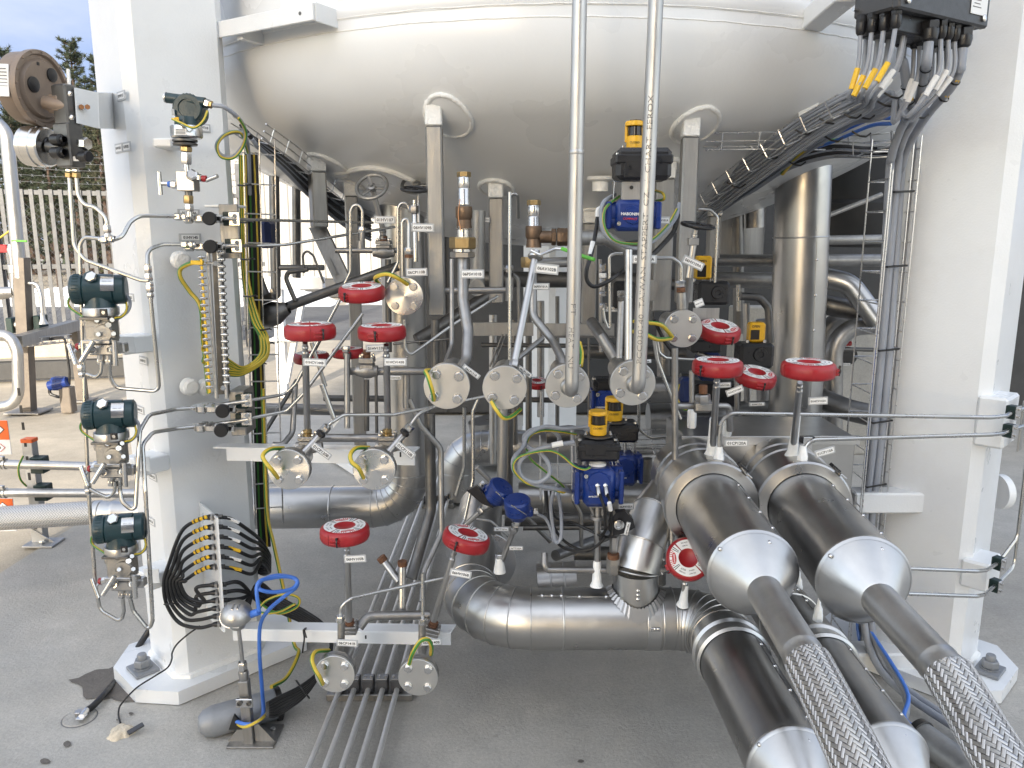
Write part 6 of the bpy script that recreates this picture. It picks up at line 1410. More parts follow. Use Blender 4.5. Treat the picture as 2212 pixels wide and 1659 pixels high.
# ================================================================ blue actuators
def actuator(label, Y, blue, box, bea, plate_y, txt=False, dome=False, fittings=True):
    x, y, w_, h_ = blue; k = px(1, y, Y)
    t = thing('valve_actuator', p(x, y+h_/2+30, Y), label, 'actuator', 'blue actuators with black switch boxes')
    def q(X, Y_, d=0.): return p(X, Y_, Y+d*k)
    b = B(); b.box(q(x,y), (w_*.66*k,h_*1.0*k,h_*k), 'blue_paint', bev=h_*.13*k); b.cyl(q(x-w_*.5,y-h_*.1), q(x+w_*.5,y-h_*.1), h_*.36*k, 'blue_paint', 28); b.cyl(q(x-w_*.5,y+h_*.2,-6), q(x+w_*.5,y+h_*.2,-6), h_*.22*k, 'blue_paint', 24); b.lathe(q(x+w_*.02,y-h_*.02,-h_*.5), NY, [(h_*.3*k,0),(h_*.28*k,h_*.05*k),(0,h_*.05*k)], 'blue_paint', 8); b.build('body', t, ang=40)
    for sg in (-1, 1):
        b = B(); b.box(q(x+sg*w_*.45,y), (w_*.1*k,h_*.86*k,h_*.86*k), 'blue_paint', bev=h_*.1*k)
        for dy in (-.3,.3): b.hexa(q(x+sg*w_*.49,y+h_*dy,-h_*.25), q(x+sg*w_*.53,y+h_*dy,-h_*.25), 3*k, 'bright_steel')
        b.build('end_cap', t)
    b = B(); b.lathe(q(x-w_*.24,y+h_*(.26 if txt else -.18),-h_*.51), NY, [(4.5*k,0),(4.5*k,2*k),(2.4*k,2.2*k),(2*k,.6*k),(0,.6*k)], 'bright_steel', 16); b.build('stop_screw', t)
    if txt:
        b = B(); b.text('HABONIM', q(x-4,y-h_*.06,-h_*.56), (1,0,-.03), UZ, 38*k, 7*k, 'label_white', .001, .02); b.text('COMPACT', q(x-4,y+h_*.1,-h_*.56), (1,0,-.03), UZ, 30*k, 5*k, 'print_red', .001, .02); b.build('lettering', t)
    else:
        b = B(); b.text('HABONIM', q(x-8,y+h_*.34,-h_*.53), UX, UZ, 22*k, 4*k, 'label_white', .001, .02); b.build('lettering', t)
    X, Y_, W_, H_ = box
    b = B(); b.box(q(X,Y_), (W_*k,W_*.74*k,H_*k), 'black_plastic', bev=H_*.14*k); b.box(q(X,Y_-H_*.15), (W_*1.04*k,W_*.78*k,H_*.32*k), 'black_plastic', bev=4*k); b.box(q(X-W_*.05,Y_+H_*.1,-W_*.37), (W_*.5*k,4*k,H_*.55*k), 'black_plastic', bev=2*k); b.build('switch_box', t)
    for sx in (-1, 1):
        b = B(); c = q(X+sx*W_*.44,Y_-H_*.34,-W_*.33); b.lathe(c, UZ, [(4*k,0),(4*k,4*k),(0,4.5*k)], 'bright_steel', 10); b.build('screw', t)
    if bea:
        X2, Y2, W2, H2 = bea
        b = B(); b.lathe(q(X2,Y2+H2*.5), UZ, [(0,0),(W2*.36*k,0),(W2*.38*k,H2*.2*k),(W2*.38*k,H2*.44*k),(W2*.34*k,H2*.46*k),(W2*.3*k,H2*.98*k),(0,H2*.98*k)], 'lens', 24); b.build('lens', t)
        b = B(); b.lathe(q(X2,Y2+H2*.5), UZ, [(W2*.4*k,0),(W2*.43*k,H2*.03*k),(W2*.43*k,H2*.42*k),(W2*.37*k,H2*.44*k)], 'yellow', 24); b.lathe(q(X2,Y2-H2*.46), -UZ, [(0,-H2*.04*k),(W2*.44*k,-H2*.03*k),(W2*.48*k,H2*.03*k),(W2*.48*k,H2*.12*k),(W2*.42*k,H2*.14*k)], 'yellow', 24)
        for a in (20, 160, 270, 90): b.box(q(X2,Y2-H2*.1)+V((math.cos(R(a))*W2*.41*k, math.sin(R(a))*W2*.41*k, 0)), (W2*.3*k if a in (270, 90) else W2*.2*k, W2*.16*k, H2*.66*k), 'yellow', (V((math.sin(R(a)),-math.cos(R(a)),0)), V((math.cos(R(a)),math.sin(R(a)),0)), UZ), 2*k) if a != 270 else None
        b.text('CLOSED', q(X2,Y2+H2*.26,-W2*.46), UX, UZ, W2*.5*k, 5*k, 'ink', .001, .02); b.build('beacon', t)
        b = B(); b.lathe(q(X2,Y2+H2*.56), UZ, [(0,0),(W2*.75*k,0),(W2*.75*k,2*k),(0,2*k)], 'box_grey', 20)
        b.build('beacon_base', t)
        for sx in (-1,1):
            b = B(); b.lathe(q(X2+sx*W2*.62,Y2+H2*.52,-6), UZ, [(4*k,0),(4*k,4*k),(2*k,5*k),(2*k,8*k),(0,8*k)], 'bright_steel', 10); b.build('screw', t)
    b = B(); yt, yb = Y_+H_*.5, y-h_*.5
    b.box(q(x+(4 if not txt else 0),yt+2), (W_*.72*k,.03,.003), 'bright_steel', bev=.0006)
    for sx in (-1,1): b.bar(q(x+sx*W_*.33,yt+2), q(x+sx*W_*.36,yb+1), .03, .003, 'bright_steel', UX)
    b.cyl(q(x,yt), q(x,yb), 4*k, 'bright_steel', 12); b.build('mounting_bracket', t)
    if dome:
        b = B(); b.lathe(q(x,yb+2), UZ, [(0,0),(19*k,0),(18*k,5*k),(8*k,13*k),(0,14*k)], 'label_white', 24); b.build('position_dial', t)
    if fittings:
        for i, dx in enumerate((0, 17)):
            b = B(); c = q(x+dx-1,y+1,-h_*.5); d = V((.1,-.55,-.8)).normalized(); b.hexa(c-d*2*k, c+d*6*k, 5.5*k, 'bright_steel'); b.lathe(c+d*6*k, d, [(4*k,0),(4.6*k,8*k),(4.6*k,18*k),(3*k,22*k)], 'steel', 12); b.build('air_fitting', t)
    return t
ta = actuator('upper blue actuator behind the printed upright pipe, black box and yellow beacon above', 2.15, (1365,466,118,66), (1385,357,116,66), (1371,292,42,60), 400, True, fittings=False)
k_ = px(1,412,2.15); b = B(); b.box(p(1366,412,2.12), (46*k_,.004,38*k_), 'post_steel', bev=.001); b.lathe(p(1364,405,2.116), NY, [(4*k_,0),(4*k_,.002),(0,.002)], 'ink', 12); b.build('front_plate', ta)
b = B(); b.hexa(p(1306,451,2.13), p(1297,451,2.13), 6*k_, 'label_white'); b.tube([p(1299,450,2.13), p(1292,452,2.13), p(1291,468,2.13)], 5.5*k_, 'label_white', 10, rb=.01); b.build('air_elbow', ta)
b = B(); b.cable([p(1291,467,2.13), p(1287,500,2.12), p(1278,548,2.1), p(1268,580,2.08), p(1268,605,2.08), p(1283,619,2.08), p(1310,610,2.08), p(1338,590,2.1), p(1352,577,2.14)], 4.4*k_, 'rubber', 10); o = b.build('air_hose', ta)
b = B(); b.cyl(p(1281,522,2.11), p(1275,550,2.1), 5.4*k_, 'label_white', 10); b.build('marker_sleeve', o)
b = B(); b.cable([p(1328,420,2.18), p(1302,440,2.12), p(1299,480,2.11), p(1310,510,2.11), p(1340,528,2.12), p(1372,536,2.14), p(1400,528,2.2), p(1435,500,2.28), p(1460,470,2.4), p(1467,440,2.5)], 4.6*k_, 'cable_grey', 10); b.build('cable', None, 'grey cable slung round the upper blue actuator', 'cable')
b = B(); b.cable([p(1338,424,2.16), p(1308,450,2.1), p(1305,485,2.09), p(1322,515,2.09), p(1352,526,2.1), p(1400,522,2.17), p(1440,488,2.26), p(1462,452,2.4)], .0035, YG, 8); b.build('cable', None, 'yellow-green wire slung round the upper blue actuator', 'cable')
b = B(); b.cable([p(1416,412,2.2), p(1432,418,2.16), p(1434,430,2.16), p(1418,434,2.2)], .004, YG, 8); b.build('earth_wire', ta)
b = B(); b.cable([p(1400,560,2.2), p(1430,530,2.24), p(1455,500,2.32), p(1464,465,2.44)], .0075, 'rubber', 10); b.build('cable', None, 'black cable rising past the upper blue actuator to the tray', 'cable')
ac2 = actuator('front blue actuator at centre with white dial, black box and yellow beacon', 2.25, (1291,1044,104,84), (1291,967,88,46), (1292,912,42,52), 990, False, True)
actuator('blue actuator half hidden behind the central one', 2.75, (1350,1010,70,66), (1345,930,62,44), (1327,882,40,50), 950, False, False, False)
actuator('blue actuator in shadow between the right flanges', 3.2, (1306,862,60,52), (1310,830,60,30), None, 850, False, False, False)
# valve neck under the central actuator
t = thing('control_valve', p(1290,1270,2.26), 'control valve tagged 06AV105A, neck and frosted stem under the central blue actuator', 'valve'); k = px(1,1100,2.26)
b = B(); b.box(p(1291,1092,2.25), (40*k,.03,.006), 'cast_steel'); 
for sx in (-1,1): b.bar(p(1291+sx*16,1094,2.25), p(1291+sx*9,1112,2.25), .012, .008, 'cast_steel', UX); b.bar(p(1291+sx*9,1112,2.25), p(1291+sx*14,1118,2.25), .012, .008, 'cast_steel', UX)
b.lathe(p(1291,1116,2.25), -UZ, [(0,-3*k),(17*k,-3*k),(17*k,4*k),(11*k,5*k),(10*k,8*k),(0,8*k)], 'steel', 24); b.cyl(p(1291,1094,2.25), p(1291,1118,2.25), 7*k, 'cast_steel', 14); b.build('yoke', t)
b = B(); b.cyl(p(1291,1120,2.25), p(1290,1216,2.26), 7.6*k, 'steel', 20); b.build('stem_tube', t)
b = B(); b.lathe(p(1290,1210,2.26), -UZ, [(7.8*k,0),(9*k,8*k),(9.5*k,30*k),(11*k,52*k),(15*k,60*k),(0,61*k)], 'frost', 20); b.build('frosted_base', t)
b = B(); tagplate(b, '06AV105A', 1352,1094,2.3,35,15,2); b.build('tag_plate', t)
b = B(); q = [(1320,1122),(1330,1108),(1352,1106),(1368,1122),(1372,1140),(1350,1152),(1322,1158),(1312,1140)]; b.prism([p(x,y,2.2) for x, y in q], (0,.03,0), 'black_plastic'); b.lathe(p(1337,1133,2.195), NY, [(11*k,0),(11*k,3*k),(7*k,4*k),(6*k,1*k),(0,1*k)], 'bright_steel', 20); b.build('lock_clamp', None, 'black hexagonal lock clamp hanging below the central blue actuator', 'clamp')
for i, (a, e) in enumerate((((1295,1068),(1305,1110)),((1312,1068),(1318,1100)))):
    b = B(); b.cable([p(a[0],a[1],2.17), p(e[0],e[1]-14,2.14), p(e[0]+2,e[1]+20,2.16), p(1305+i*8,1150+i*10,2.22), p(1270-i*30,1190-i*60,2.3), p(1215,1165-i*40,2.36), p(1185+i*10,1110,2.42), p(1178+i*12,1060,2.45)], .0048, 'rubber', 8); o = b.build('air_hose', None, ('left','right')[i]+' black air hose looping from the central blue actuator', 'hose', 'black air hoses')
    if i: b = B(); b.cyl(p(1316,1086,2.12), p(1319,1102,2.13), .0065, 'label_white', 8); b.build('marker_sleeve', o)
b = B(); b.cable([p(1180,1060,2.42), p(1184,1110,2.4), p(1192,1155,2.34), p(1215,1182,2.28), p(1250,1190,2.24), p(1285,1182,2.22), p(1308,1160,2.2)], .0048, 'rubber', 8); b.build('air_hose', None, 'lowest black air hose swinging in a wide arc under the central actuator', 'hose', 'black air hoses')
# cable loops left of the actuator
for lab, r, m_, pts in (
 ('upper grey cable looped left of the central actuator', .0068, 'cable_grey', [(1240,955,2.22),(1200,962,2.2),(1150,975,2.2),(1122,1000,2.2),(1128,1030,2.2),(1160,1042,2.2),(1186,1025,2.2),(1184,1000,2.2),(1165,978,2.22),(1140,965,2.25),(1132,945,2.28),(1150,928,2.3),(1185,926,2.32),(1208,945,2.34),(1204,965,2.36)]),
 ('outer grey cable loop left of the central actuator', .0068, 'cable_grey', [(1270,922,2.34),(1220,926,2.3),(1175,922,2.28),(1140,940,2.26),(1130,965,2.24),(1110,990,2.2),(1110,1015,2.2),(1130,1037,2.2),(1170,1050,2.22),(1215,1058,2.26),(1236,1062,2.3)]),
 ('grey cable dropping in a long loop below the wire basket', .006, 'cable_grey', [(1232,1060,2.4),(1205,1045,2.36),(1190,1090,2.34),(1196,1150,2.32),(1202,1172,2.3),(1212,1160,2.3),(1212,1110,2.34),(1205,1060,2.4)]),
 ('yellow-green wire looped left of the central actuator', .0036, YG, [(1274,1010,2.18),(1262,1014,2.17),(1240,1006,2.17),(1215,985,2.18),(1190,974,2.18),(1160,976,2.18),(1125,985,2.18),(1110,1000,2.18),(1112,1020,2.18),(1140,1045,2.2),(1190,1056,2.24),(1218,1064,2.26),(1216,1050,2.28),(1180,1020,2.26),(1145,990,2.24),(1138,960,2.26),(1150,938,2.28),(1185,930,2.3),(1245,938,2.34)])):
    b = B(); b.cable([p(*q) for q in pts], r, m_, 8); o = b.build('cable', None, lab, 'cable', 'cable loops left of the central actuator')
    if lab.startswith('upper'): b = B(); b.cyl(p(1216,957,2.19), p(1192,962,2.19), .0085, 'label_white', 8); b.build('marker_sleeve', o)
tray('upright wire basket behind the cable loops', [p(1205,940,2.5), p(1205,1000,2.5), p(1205,1068,2.5)], .12, .05, (0,-1,0), .07, .0024)
tray('level wire basket behind the central actuator, at the right', [p(1338,968,3.0), p(1400,966,3.0), p(1450,964,3.0)], .1, .05, (0,-.4,1), .09, .0024)
# blue temperature heads
def temphead(label, x, y, Y, ax, stem_to, tags=()):
    t = thing('temperature_sensor', p(*stem_to), label, 'sensor', 'blue sensor heads'); k = px(1, y, Y); ax = V(ax).normalized(); c = p(x, y, Y); e1, e2, _ = frame(ax)
    b = B(); b.lathe(c-ax*26*k, ax, [(0,0),(16*k,0),(22*k,10*k),(27*k,16*k),(27*k,28*k),(29*k,30*k),(29*k,46*k),(25*k,50*k),(0,51*k)], 'blue_paint', 30); b.box(c+e1*24*k-ax*10*k, (18*k,20*k,20*k), 'blue_paint', (e1, e2, ax), 4*k); b.build('head', t)
    b = B()
    for i in range(16): b.sph(c+ax*(20-1.6*i)*k-V((0,1,0))*29.5*k+UX*(i-6)*2*k, 1.5*k, 'bright_steel', n=6, m=4)
    b.build('bead_chain', t)
    b = B(); q = c-ax*26*k; s_ = p(*stem_to); b.tube([q, s_], 6*k, 'steel', 14); d = (s_-q).normalized(); b.hexa(q+d*6*k, q+d*22*k, 9*k, 'bright_steel'); b.hexa(q+d*28*k, q+d*40*k, 10*k, 'steel'); b.build('neck', t)
    b = B(); b.hexa(c+e1*34*k-ax*10*k, c+e1*44*k-ax*10*k, 7*k, 'bright_steel'); b.build('cable_gland', t)
    for a in tags:
        b = B(); tagplate(b, *a); b.build('tag_plate', t)
    return t
temphead('blue sensor head tilted on its neck, the upper of two, with bead chain', 1074,1066,2.35,(.5,-.3,.8),(1010,1130,2.4),[('06TT101A',1083,1143,2.3,32,9,0)])
temphead('blue sensor head on an upright neck, lower right of two', 1118,1098,2.28,(-.05,-.25,.96),(1085,1210,2.35),[('06TT102A',1115,1184,2.28,30,9,0)])
b = B(); b.lathe(p(1079,1205,2.35), -UZ, [(.012,0),(.014,.01),(.017,.03),(.02,.05),(0,.052)], 'frost', 20); b.hexa(p(1079,1196,2.35), p(1079,1206,2.35), .014, 'bright_steel'); b.build('frosted_boss', None, 'frosted white boss under the blue sensor heads', 'fitting')
b = B(); b.cable([p(1160,1110,2.3), p(1178,1120,2.32), p(1190,1145,2.32), p(1196,1170,2.32)], .005, 'cable_grey', 8); b.build('cable', None, 'short grey cable leaving the lower blue sensor head', 'cable')
# ================================================================ switch boxes at right
def switchbox(label, Y, bea, box, flip=False):
    t = thing('switch_box', p(box[0], box[1]+box[3]/2, Y), label, 'switch box', 'yellow and black switch boxes'); k = px(1, box[1], Y)
    x, y, w_, h_ = bea; b = B(); b.box(p(x,y,Y), (w_*k,w_*.8*k,h_*k), 'yellow', bev=w_*.12*k); b.box(p(x-2,y+h_*.15,Y-w_*.4*k), (w_*.55*k,.004,h_*.5*k), 'lens', bev=.002); b.text('OPEN', p(x,y-h_*.28,Y-w_*.42*k), UX, UZ, w_*.5*k, 5*k, 'ink', .001, .02); b.build('beacon', t)
    x, y, w_, h_ = box; b = B(); b.box(p(x,y,Y), (w_*k,w_*.7*k,h_*k), 'black_plastic', bev=h_*.12*k); b.lathe(p(x+w_*.2,y,Y-w_*.36*k), NY, [(h_*.28*k,0),(h_*.26*k,3*k),(h_*.12*k,3*k),(h_*.1*k,1*k),(0,1*k)], 'black_plastic', 24); b.build('case', t)
    for sx in (-.9, .9):
        b = B(); b.lathe(p(bea[0]+sx*bea[2]*.6,y-h_*.48,Y-w_*.2*k), UZ, [(4*k,0),(4*k,6*k),(0,7*k)], 'bright_steel', 10); b.build('screw', t)
switchbox('black switch box with yellow beacon right of the right square post', 2.75, (1518,578,34,50), (1537,632,68,50))
switchbox('black switch box with yellow beacon in shade beside the tall clad pipe', 2.9, (1633,717,34,42), (1628,766,74,54))
b = B(); b.box(p(1525,678,2.6), (.09,.003,.04), 'post_steel'); b.build('mounting_plate', None, 'small steel mounting plate behind the tilted red cover at right', 'plate')
# ================================================================ pipe runs
G = 'process pipes under the tank'
A_ = [
('horizontal steel header with the 01HV107 valve, top left',[(725,541,2.92),(863,541,2.92)],12,'pipe_steel',0),
('inverted U tube rising left of tag 01HV107',[(745,612,2.7),(757,587,2.7),(757,457,2.7),(763,443,2.7),(777,443,2.7),(783,457,2.7),(782,535,2.7)],7,'tube_steel',12),
('inverted U tube right of tag 01HV107, bending down to the flange',[(838,610,2.66),(860,566,2.66),(860,450,2.66),(866,438,2.66),(880,440,2.66),(884,452,2.66)],7,'tube_steel',10),
('small inverted U tube above the flange tagged 06CP110B',[(870,600,2.45),(869,482,2.45),(872,474,2.45),(880,474,2.45),(883,484,2.45),(883,590,2.42)],7.5,'tube_steel',8),
('upper thin tube from the leg clamps running right behind the tags',[(512,474,2.46),(553,475,2.55),(806,481,2.9)],6.5,'tube_steel',0),
('second thin tube from the leg clamps rising to the right',[(516,531,2.46),(553,531,2.55),(615,529,2.6),(853,490,2.9)],6.5,'tube_steel',10),
('third tube from the leg clamps, climbing steeply behind the red covers',[(538,865,2.46),(615,852,2.55),(640,828,2.55),(738,640,2.6)],7.5,'tube_steel',24),
('lowest tube from the leg clamps, climbing steeply to the right',[(538,904,2.46),(618,889,2.5),(656,850,2.5),(783,678,2.6)],7.5,'tube_steel',24),
('dull pipe sloping up to the right through the left group',[(590,676,2.9),(640,655,2.92),(860,575,3.0)],21,'dark_steel',0),
('bent side loop standing on the sloping dull pipe',[(638,650,2.9),(618,603,2.9),(621,588,2.9),(665,582,2.9)],10,'dark_steel',14),
('thin dark loop above the sloping dull pipe',[(657,590,2.9),(654,550,2.9),(663,541,2.9),(677,552,2.9),(700,612,2.9)],5,'dark_steel',14),
('safety valve pipe with a kink, dropping to the flange tagged 06CP131B',[(1000,560,2.25),(1000,645,2.22),(1011,715,2.18),(1008,780,2.12),(985,812,2.05)],24,'pipe_steel',40),
('slim pipe beside the kinked safety valve pipe',[(976,560,2.35),(976,745,2.3),(960,790,2.2)],10,'pipe_steel',24),
('long thin tube bending under the flange tagged 06CP110B and rising right',[(874,690,2.42),(875,752,2.42),(886,768,2.42),(976,703,2.5),(1075,640,2.6)],7,'tube_steel',18),
('level steel pipe passing behind the square post at mid left',[(930,628,2.6),(1106,627,2.6)],14,'pipe_steel',0),
('upright thin pipe between two square posts at mid left',[(1101,415,2.55),(1101,800,2.5)],8,'tube_steel',0),
('arched thin tube at the top of the middle posts',[(1101,430,2.6),(1106,418,2.6),(1118,420,2.6),(1120,470,2.7)],7,'tube_steel',10),
('level header with a globe valve behind the left red covers',[(745,802,2.44),(940,802,2.44)],17,'pipe_steel',0),
('upright pipe joining the header to the upper channel at left',[(750,765,2.42),(750,925,2.38)],13,'pipe_steel',0),
('level header behind the upper white channel',[(690,946,2.4),(820,946,2.4)],18,'pipe_steel',0),
('elbow pipe left of the valve tagged 01HCV144B',[(638,830,2.6),(632,935,2.55),(610,962,2.5),(590,960,2.5)],12,'pipe_steel',24),
('upright pipe dropping from the left header to the flange below',[(878,800,2.46),(878,880,2.46)],16,'pipe_steel',0),
('stout upright pipe left of the mid clad pipe, slanting towards the floor below',[(928,893,2.5),(931,1100,2.48),(888,1250,2.36)],24,'dark_steel',40),
('bent steel pipe running beside the stout upright pipe',[(884,862,2.46),(908,918,2.46),(952,968,2.45),(954,1150,2.4),(915,1235,2.32),(911,1300,2.26)],13,'pipe_steel',30),
('slim tube curving down past the mid clad pipe',[(1033,862,2.5),(1021,890,2.5),(1022,1035,2.48),(1003,1125,2.45),(985,1150,2.42)],8,'tube_steel',30),
('grey upright pipe hanging under the flange tagged 06CP120B',[(1086,880,2.5),(1084,1038,2.5)],22,'post_steel',0),
('bent connecting pipe just behind the lower channel',[(776,1356,2.2),(795,1330,2.22),(928,1328,2.24)],20,'pipe_steel',26),
('short upright pipe with welded foot joining the bent connecting pipe',[(869,1222,2.3),(868,1326,2.26)],17,'steel',0),
('short slanting pipe stub with brown cap',[(829,1212,2.34),(862,1256,2.3)],17,'steel',0),
('thin tube bending from flange 06CP141B up to the right',[(735,1335,2.1),(737,1308,2.1),(762,1291,2.11),(968,1246,2.2)],8,'tube_steel',24),
('thin upright tube above the flange tagged 06CP140B',[(913,1238,2.14),(913,1336,2.12)],8,'tube_steel',0),
('upright neck of the flange tagged 06CP141B',[(737,1338,2.1),(737,1425,2.1)],16,'cast_steel',0),
('upright neck of the flange tagged 06CP140B',[(912,1338,2.12),(911,1430,2.12)],16,'cast_steel',0),
('thin tube from flange 01CP120B, level behind the upper channel',[(703,925,2.16),(716,913,2.16),(742,896,2.18),(850,896,2.24),(940,878,2.3),(1050,856,2.35)],7.5,'tube_steel',26),
('thin tube from flange 01CP110B bending up to the right',[(884,922,2.16),(905,893,2.17),(935,880,2.2)],8,'tube_steel',20),
('sloping neck of the flange tagged 01CP120B',[(650,985,2.12),(704,927,2.16)],15,'steel',0),
('sloping neck of the flange tagged 01CP110B',[(832,985,2.12),(884,924,2.16)],15,'steel',0),
('S-shaped pipe under tag 06PSV101A, ending behind a flange',[(1151,570,2.3),(1151,682,2.26),(1194,735,2.2),(1216,780,2.1),(1220,815,2.06)],18,'pipe_steel',40),
('short sloping pipe joining the S-shaped pipe to the left',[(1112,780,2.1),(1172,731,2.2)],12,'pipe_steel',0),
('stout level pipe right of the bronze side outlet',[(1222,514,2.35),(1310,514,2.42),(1350,540,2.45)],32,'post_steel',30),
('stub pipe below the bronze side outlet',[(1148,568,2.36),(1232,566,2.4)],22,'pipe_steel',0),
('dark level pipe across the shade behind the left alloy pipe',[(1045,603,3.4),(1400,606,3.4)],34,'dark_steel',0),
('polished extension tube below the upper blue actuator',[(1358,540,2.1),(1357,782,2.05)],17,'steel',0),
('rough pipe beside the polished extension tube',[(1342,638,2.16),(1337,775,2.1)],14,'cast_steel',0),
('thin tube right of the upper actuator, bending down to flange 06CP110A',[(1372,557,2.4),(1452,557,2.4),(1471,570,2.4),(1472,690,2.4)],9,'tube_steel',18),
('bent thin tube over the right square post',[(1508,452,2.7),(1535,453,2.7),(1550,468,2.7),(1544,610,2.7)],7,'tube_steel',14),
('thin tube loop right of the left alloy pipe',[(1302,665,2.4),(1306,690,2.4),(1318,722,2.4),(1316,552,2.4),(1330,548,2.4),(1345,548,2.4)],7,'tube_steel',10),
('upright gas pipe right of the printed alloy pipe, running to the floor pipe',[(1458,752,2.36),(1458,1000,2.36),(1451,1140,2.3),(1451,1222,2.28),(1437,1232,2.26),(1182,1231,2.26),(1176,1222,2.26),(1176,1195,2.28)],14.5,'pipe_steel',18),
('level pipe with globe body left of tag 01HCV144A',[(1458,877,2.38),(1575,877,2.42),(1577,930,2.44)],15,'pipe_steel',14),
('thin tube bent behind the right flanges towards the red covers',[(1419,735,2.5),(1424,762,2.5),(1438,773,2.5),(1500,776,2.55)],7,'tube_steel',14),
('thin tube slanting down behind the rightmost middle flange',[(1413,735,2.45),(1420,778,2.45),(1445,845,2.45),(1470,905,2.45)],8,'tube_steel',20),
('short thick pipe slanting behind the rightmost middle flange',[(1278,696,2.8),(1300,728,2.7),(1350,808,2.65)],25,'pipe_steel',0),
('upper level pipe behind the right cable ladder',[(1775,519,3.4),(1960,516,3.4)],20,'post_steel',0),
('second level pipe behind the right cable ladder',[(1520,563,3.5),(1960,562,3.5)],26,'pipe_steel',0),
('third level pipe between the right post and the tall clad pipe',[(1520,604,3.7),(1690,606,3.7)],34,'pipe_steel',0),
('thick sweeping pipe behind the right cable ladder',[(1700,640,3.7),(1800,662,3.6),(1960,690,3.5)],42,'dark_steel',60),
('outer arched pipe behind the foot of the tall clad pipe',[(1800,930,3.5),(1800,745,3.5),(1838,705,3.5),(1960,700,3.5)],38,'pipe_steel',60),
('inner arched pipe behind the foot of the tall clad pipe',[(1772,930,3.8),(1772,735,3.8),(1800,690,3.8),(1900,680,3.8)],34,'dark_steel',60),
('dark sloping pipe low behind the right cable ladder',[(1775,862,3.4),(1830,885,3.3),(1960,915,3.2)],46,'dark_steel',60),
('bronze-necked elbow pipe beside the shaded switch box',[(1600,640,3.2),(1640,642,3.2),(1660,665,3.2),(1664,740,3.2)],17,'dark_steel',24),
('thin rod with red tip behind the right ladder',[(1822,754,3.6),(1905,756,3.6)],9,'dark_steel',0),
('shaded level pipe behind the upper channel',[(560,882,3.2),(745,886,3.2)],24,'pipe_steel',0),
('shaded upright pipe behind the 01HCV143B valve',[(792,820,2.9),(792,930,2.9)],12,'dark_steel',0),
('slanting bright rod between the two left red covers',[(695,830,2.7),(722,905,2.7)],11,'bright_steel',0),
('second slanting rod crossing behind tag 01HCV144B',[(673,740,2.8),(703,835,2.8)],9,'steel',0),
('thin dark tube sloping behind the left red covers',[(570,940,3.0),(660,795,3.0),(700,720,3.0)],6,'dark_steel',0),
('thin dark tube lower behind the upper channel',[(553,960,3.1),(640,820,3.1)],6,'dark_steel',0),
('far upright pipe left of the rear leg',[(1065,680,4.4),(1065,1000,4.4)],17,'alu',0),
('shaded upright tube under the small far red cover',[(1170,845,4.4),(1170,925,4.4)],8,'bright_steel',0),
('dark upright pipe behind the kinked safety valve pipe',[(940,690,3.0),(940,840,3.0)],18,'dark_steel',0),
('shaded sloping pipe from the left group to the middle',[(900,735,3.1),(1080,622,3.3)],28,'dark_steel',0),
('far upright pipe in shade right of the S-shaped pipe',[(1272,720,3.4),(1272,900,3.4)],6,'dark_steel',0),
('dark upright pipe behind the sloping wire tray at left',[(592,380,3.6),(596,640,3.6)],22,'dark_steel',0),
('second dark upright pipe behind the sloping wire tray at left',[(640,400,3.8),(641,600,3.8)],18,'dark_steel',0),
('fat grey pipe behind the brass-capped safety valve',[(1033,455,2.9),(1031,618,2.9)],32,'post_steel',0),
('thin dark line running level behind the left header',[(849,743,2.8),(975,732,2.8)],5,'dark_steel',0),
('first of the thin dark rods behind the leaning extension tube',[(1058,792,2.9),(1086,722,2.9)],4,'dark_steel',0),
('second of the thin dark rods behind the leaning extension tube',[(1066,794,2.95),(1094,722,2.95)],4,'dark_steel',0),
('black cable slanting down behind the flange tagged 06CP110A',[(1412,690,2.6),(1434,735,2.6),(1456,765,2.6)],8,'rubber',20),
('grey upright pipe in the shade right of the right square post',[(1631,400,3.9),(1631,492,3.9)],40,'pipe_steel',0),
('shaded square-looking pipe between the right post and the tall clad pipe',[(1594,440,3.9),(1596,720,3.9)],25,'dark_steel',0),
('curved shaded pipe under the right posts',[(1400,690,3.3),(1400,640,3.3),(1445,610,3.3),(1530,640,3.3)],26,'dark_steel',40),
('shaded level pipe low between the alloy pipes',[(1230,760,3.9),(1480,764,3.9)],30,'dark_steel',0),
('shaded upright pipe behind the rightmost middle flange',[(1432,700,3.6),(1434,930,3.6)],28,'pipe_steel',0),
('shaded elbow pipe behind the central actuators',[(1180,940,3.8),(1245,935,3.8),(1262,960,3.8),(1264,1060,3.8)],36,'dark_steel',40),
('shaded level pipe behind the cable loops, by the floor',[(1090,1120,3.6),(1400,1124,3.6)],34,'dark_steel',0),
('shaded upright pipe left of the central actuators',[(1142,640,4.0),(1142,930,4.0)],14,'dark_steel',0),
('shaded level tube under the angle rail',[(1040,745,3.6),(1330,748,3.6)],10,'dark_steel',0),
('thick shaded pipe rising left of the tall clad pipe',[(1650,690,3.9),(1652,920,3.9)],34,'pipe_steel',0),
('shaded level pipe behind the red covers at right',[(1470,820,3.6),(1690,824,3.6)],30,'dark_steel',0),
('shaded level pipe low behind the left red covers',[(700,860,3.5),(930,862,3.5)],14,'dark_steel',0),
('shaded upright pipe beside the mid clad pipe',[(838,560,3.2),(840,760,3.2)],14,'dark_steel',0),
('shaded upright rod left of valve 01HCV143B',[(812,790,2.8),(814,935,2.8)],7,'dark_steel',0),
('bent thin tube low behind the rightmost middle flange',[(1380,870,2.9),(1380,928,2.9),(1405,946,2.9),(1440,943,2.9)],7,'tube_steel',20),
('shaded clad pipe end behind the rightmost middle flange',[(1385,842,3.4),(1480,842,3.4)],58,'clad_dark',0),
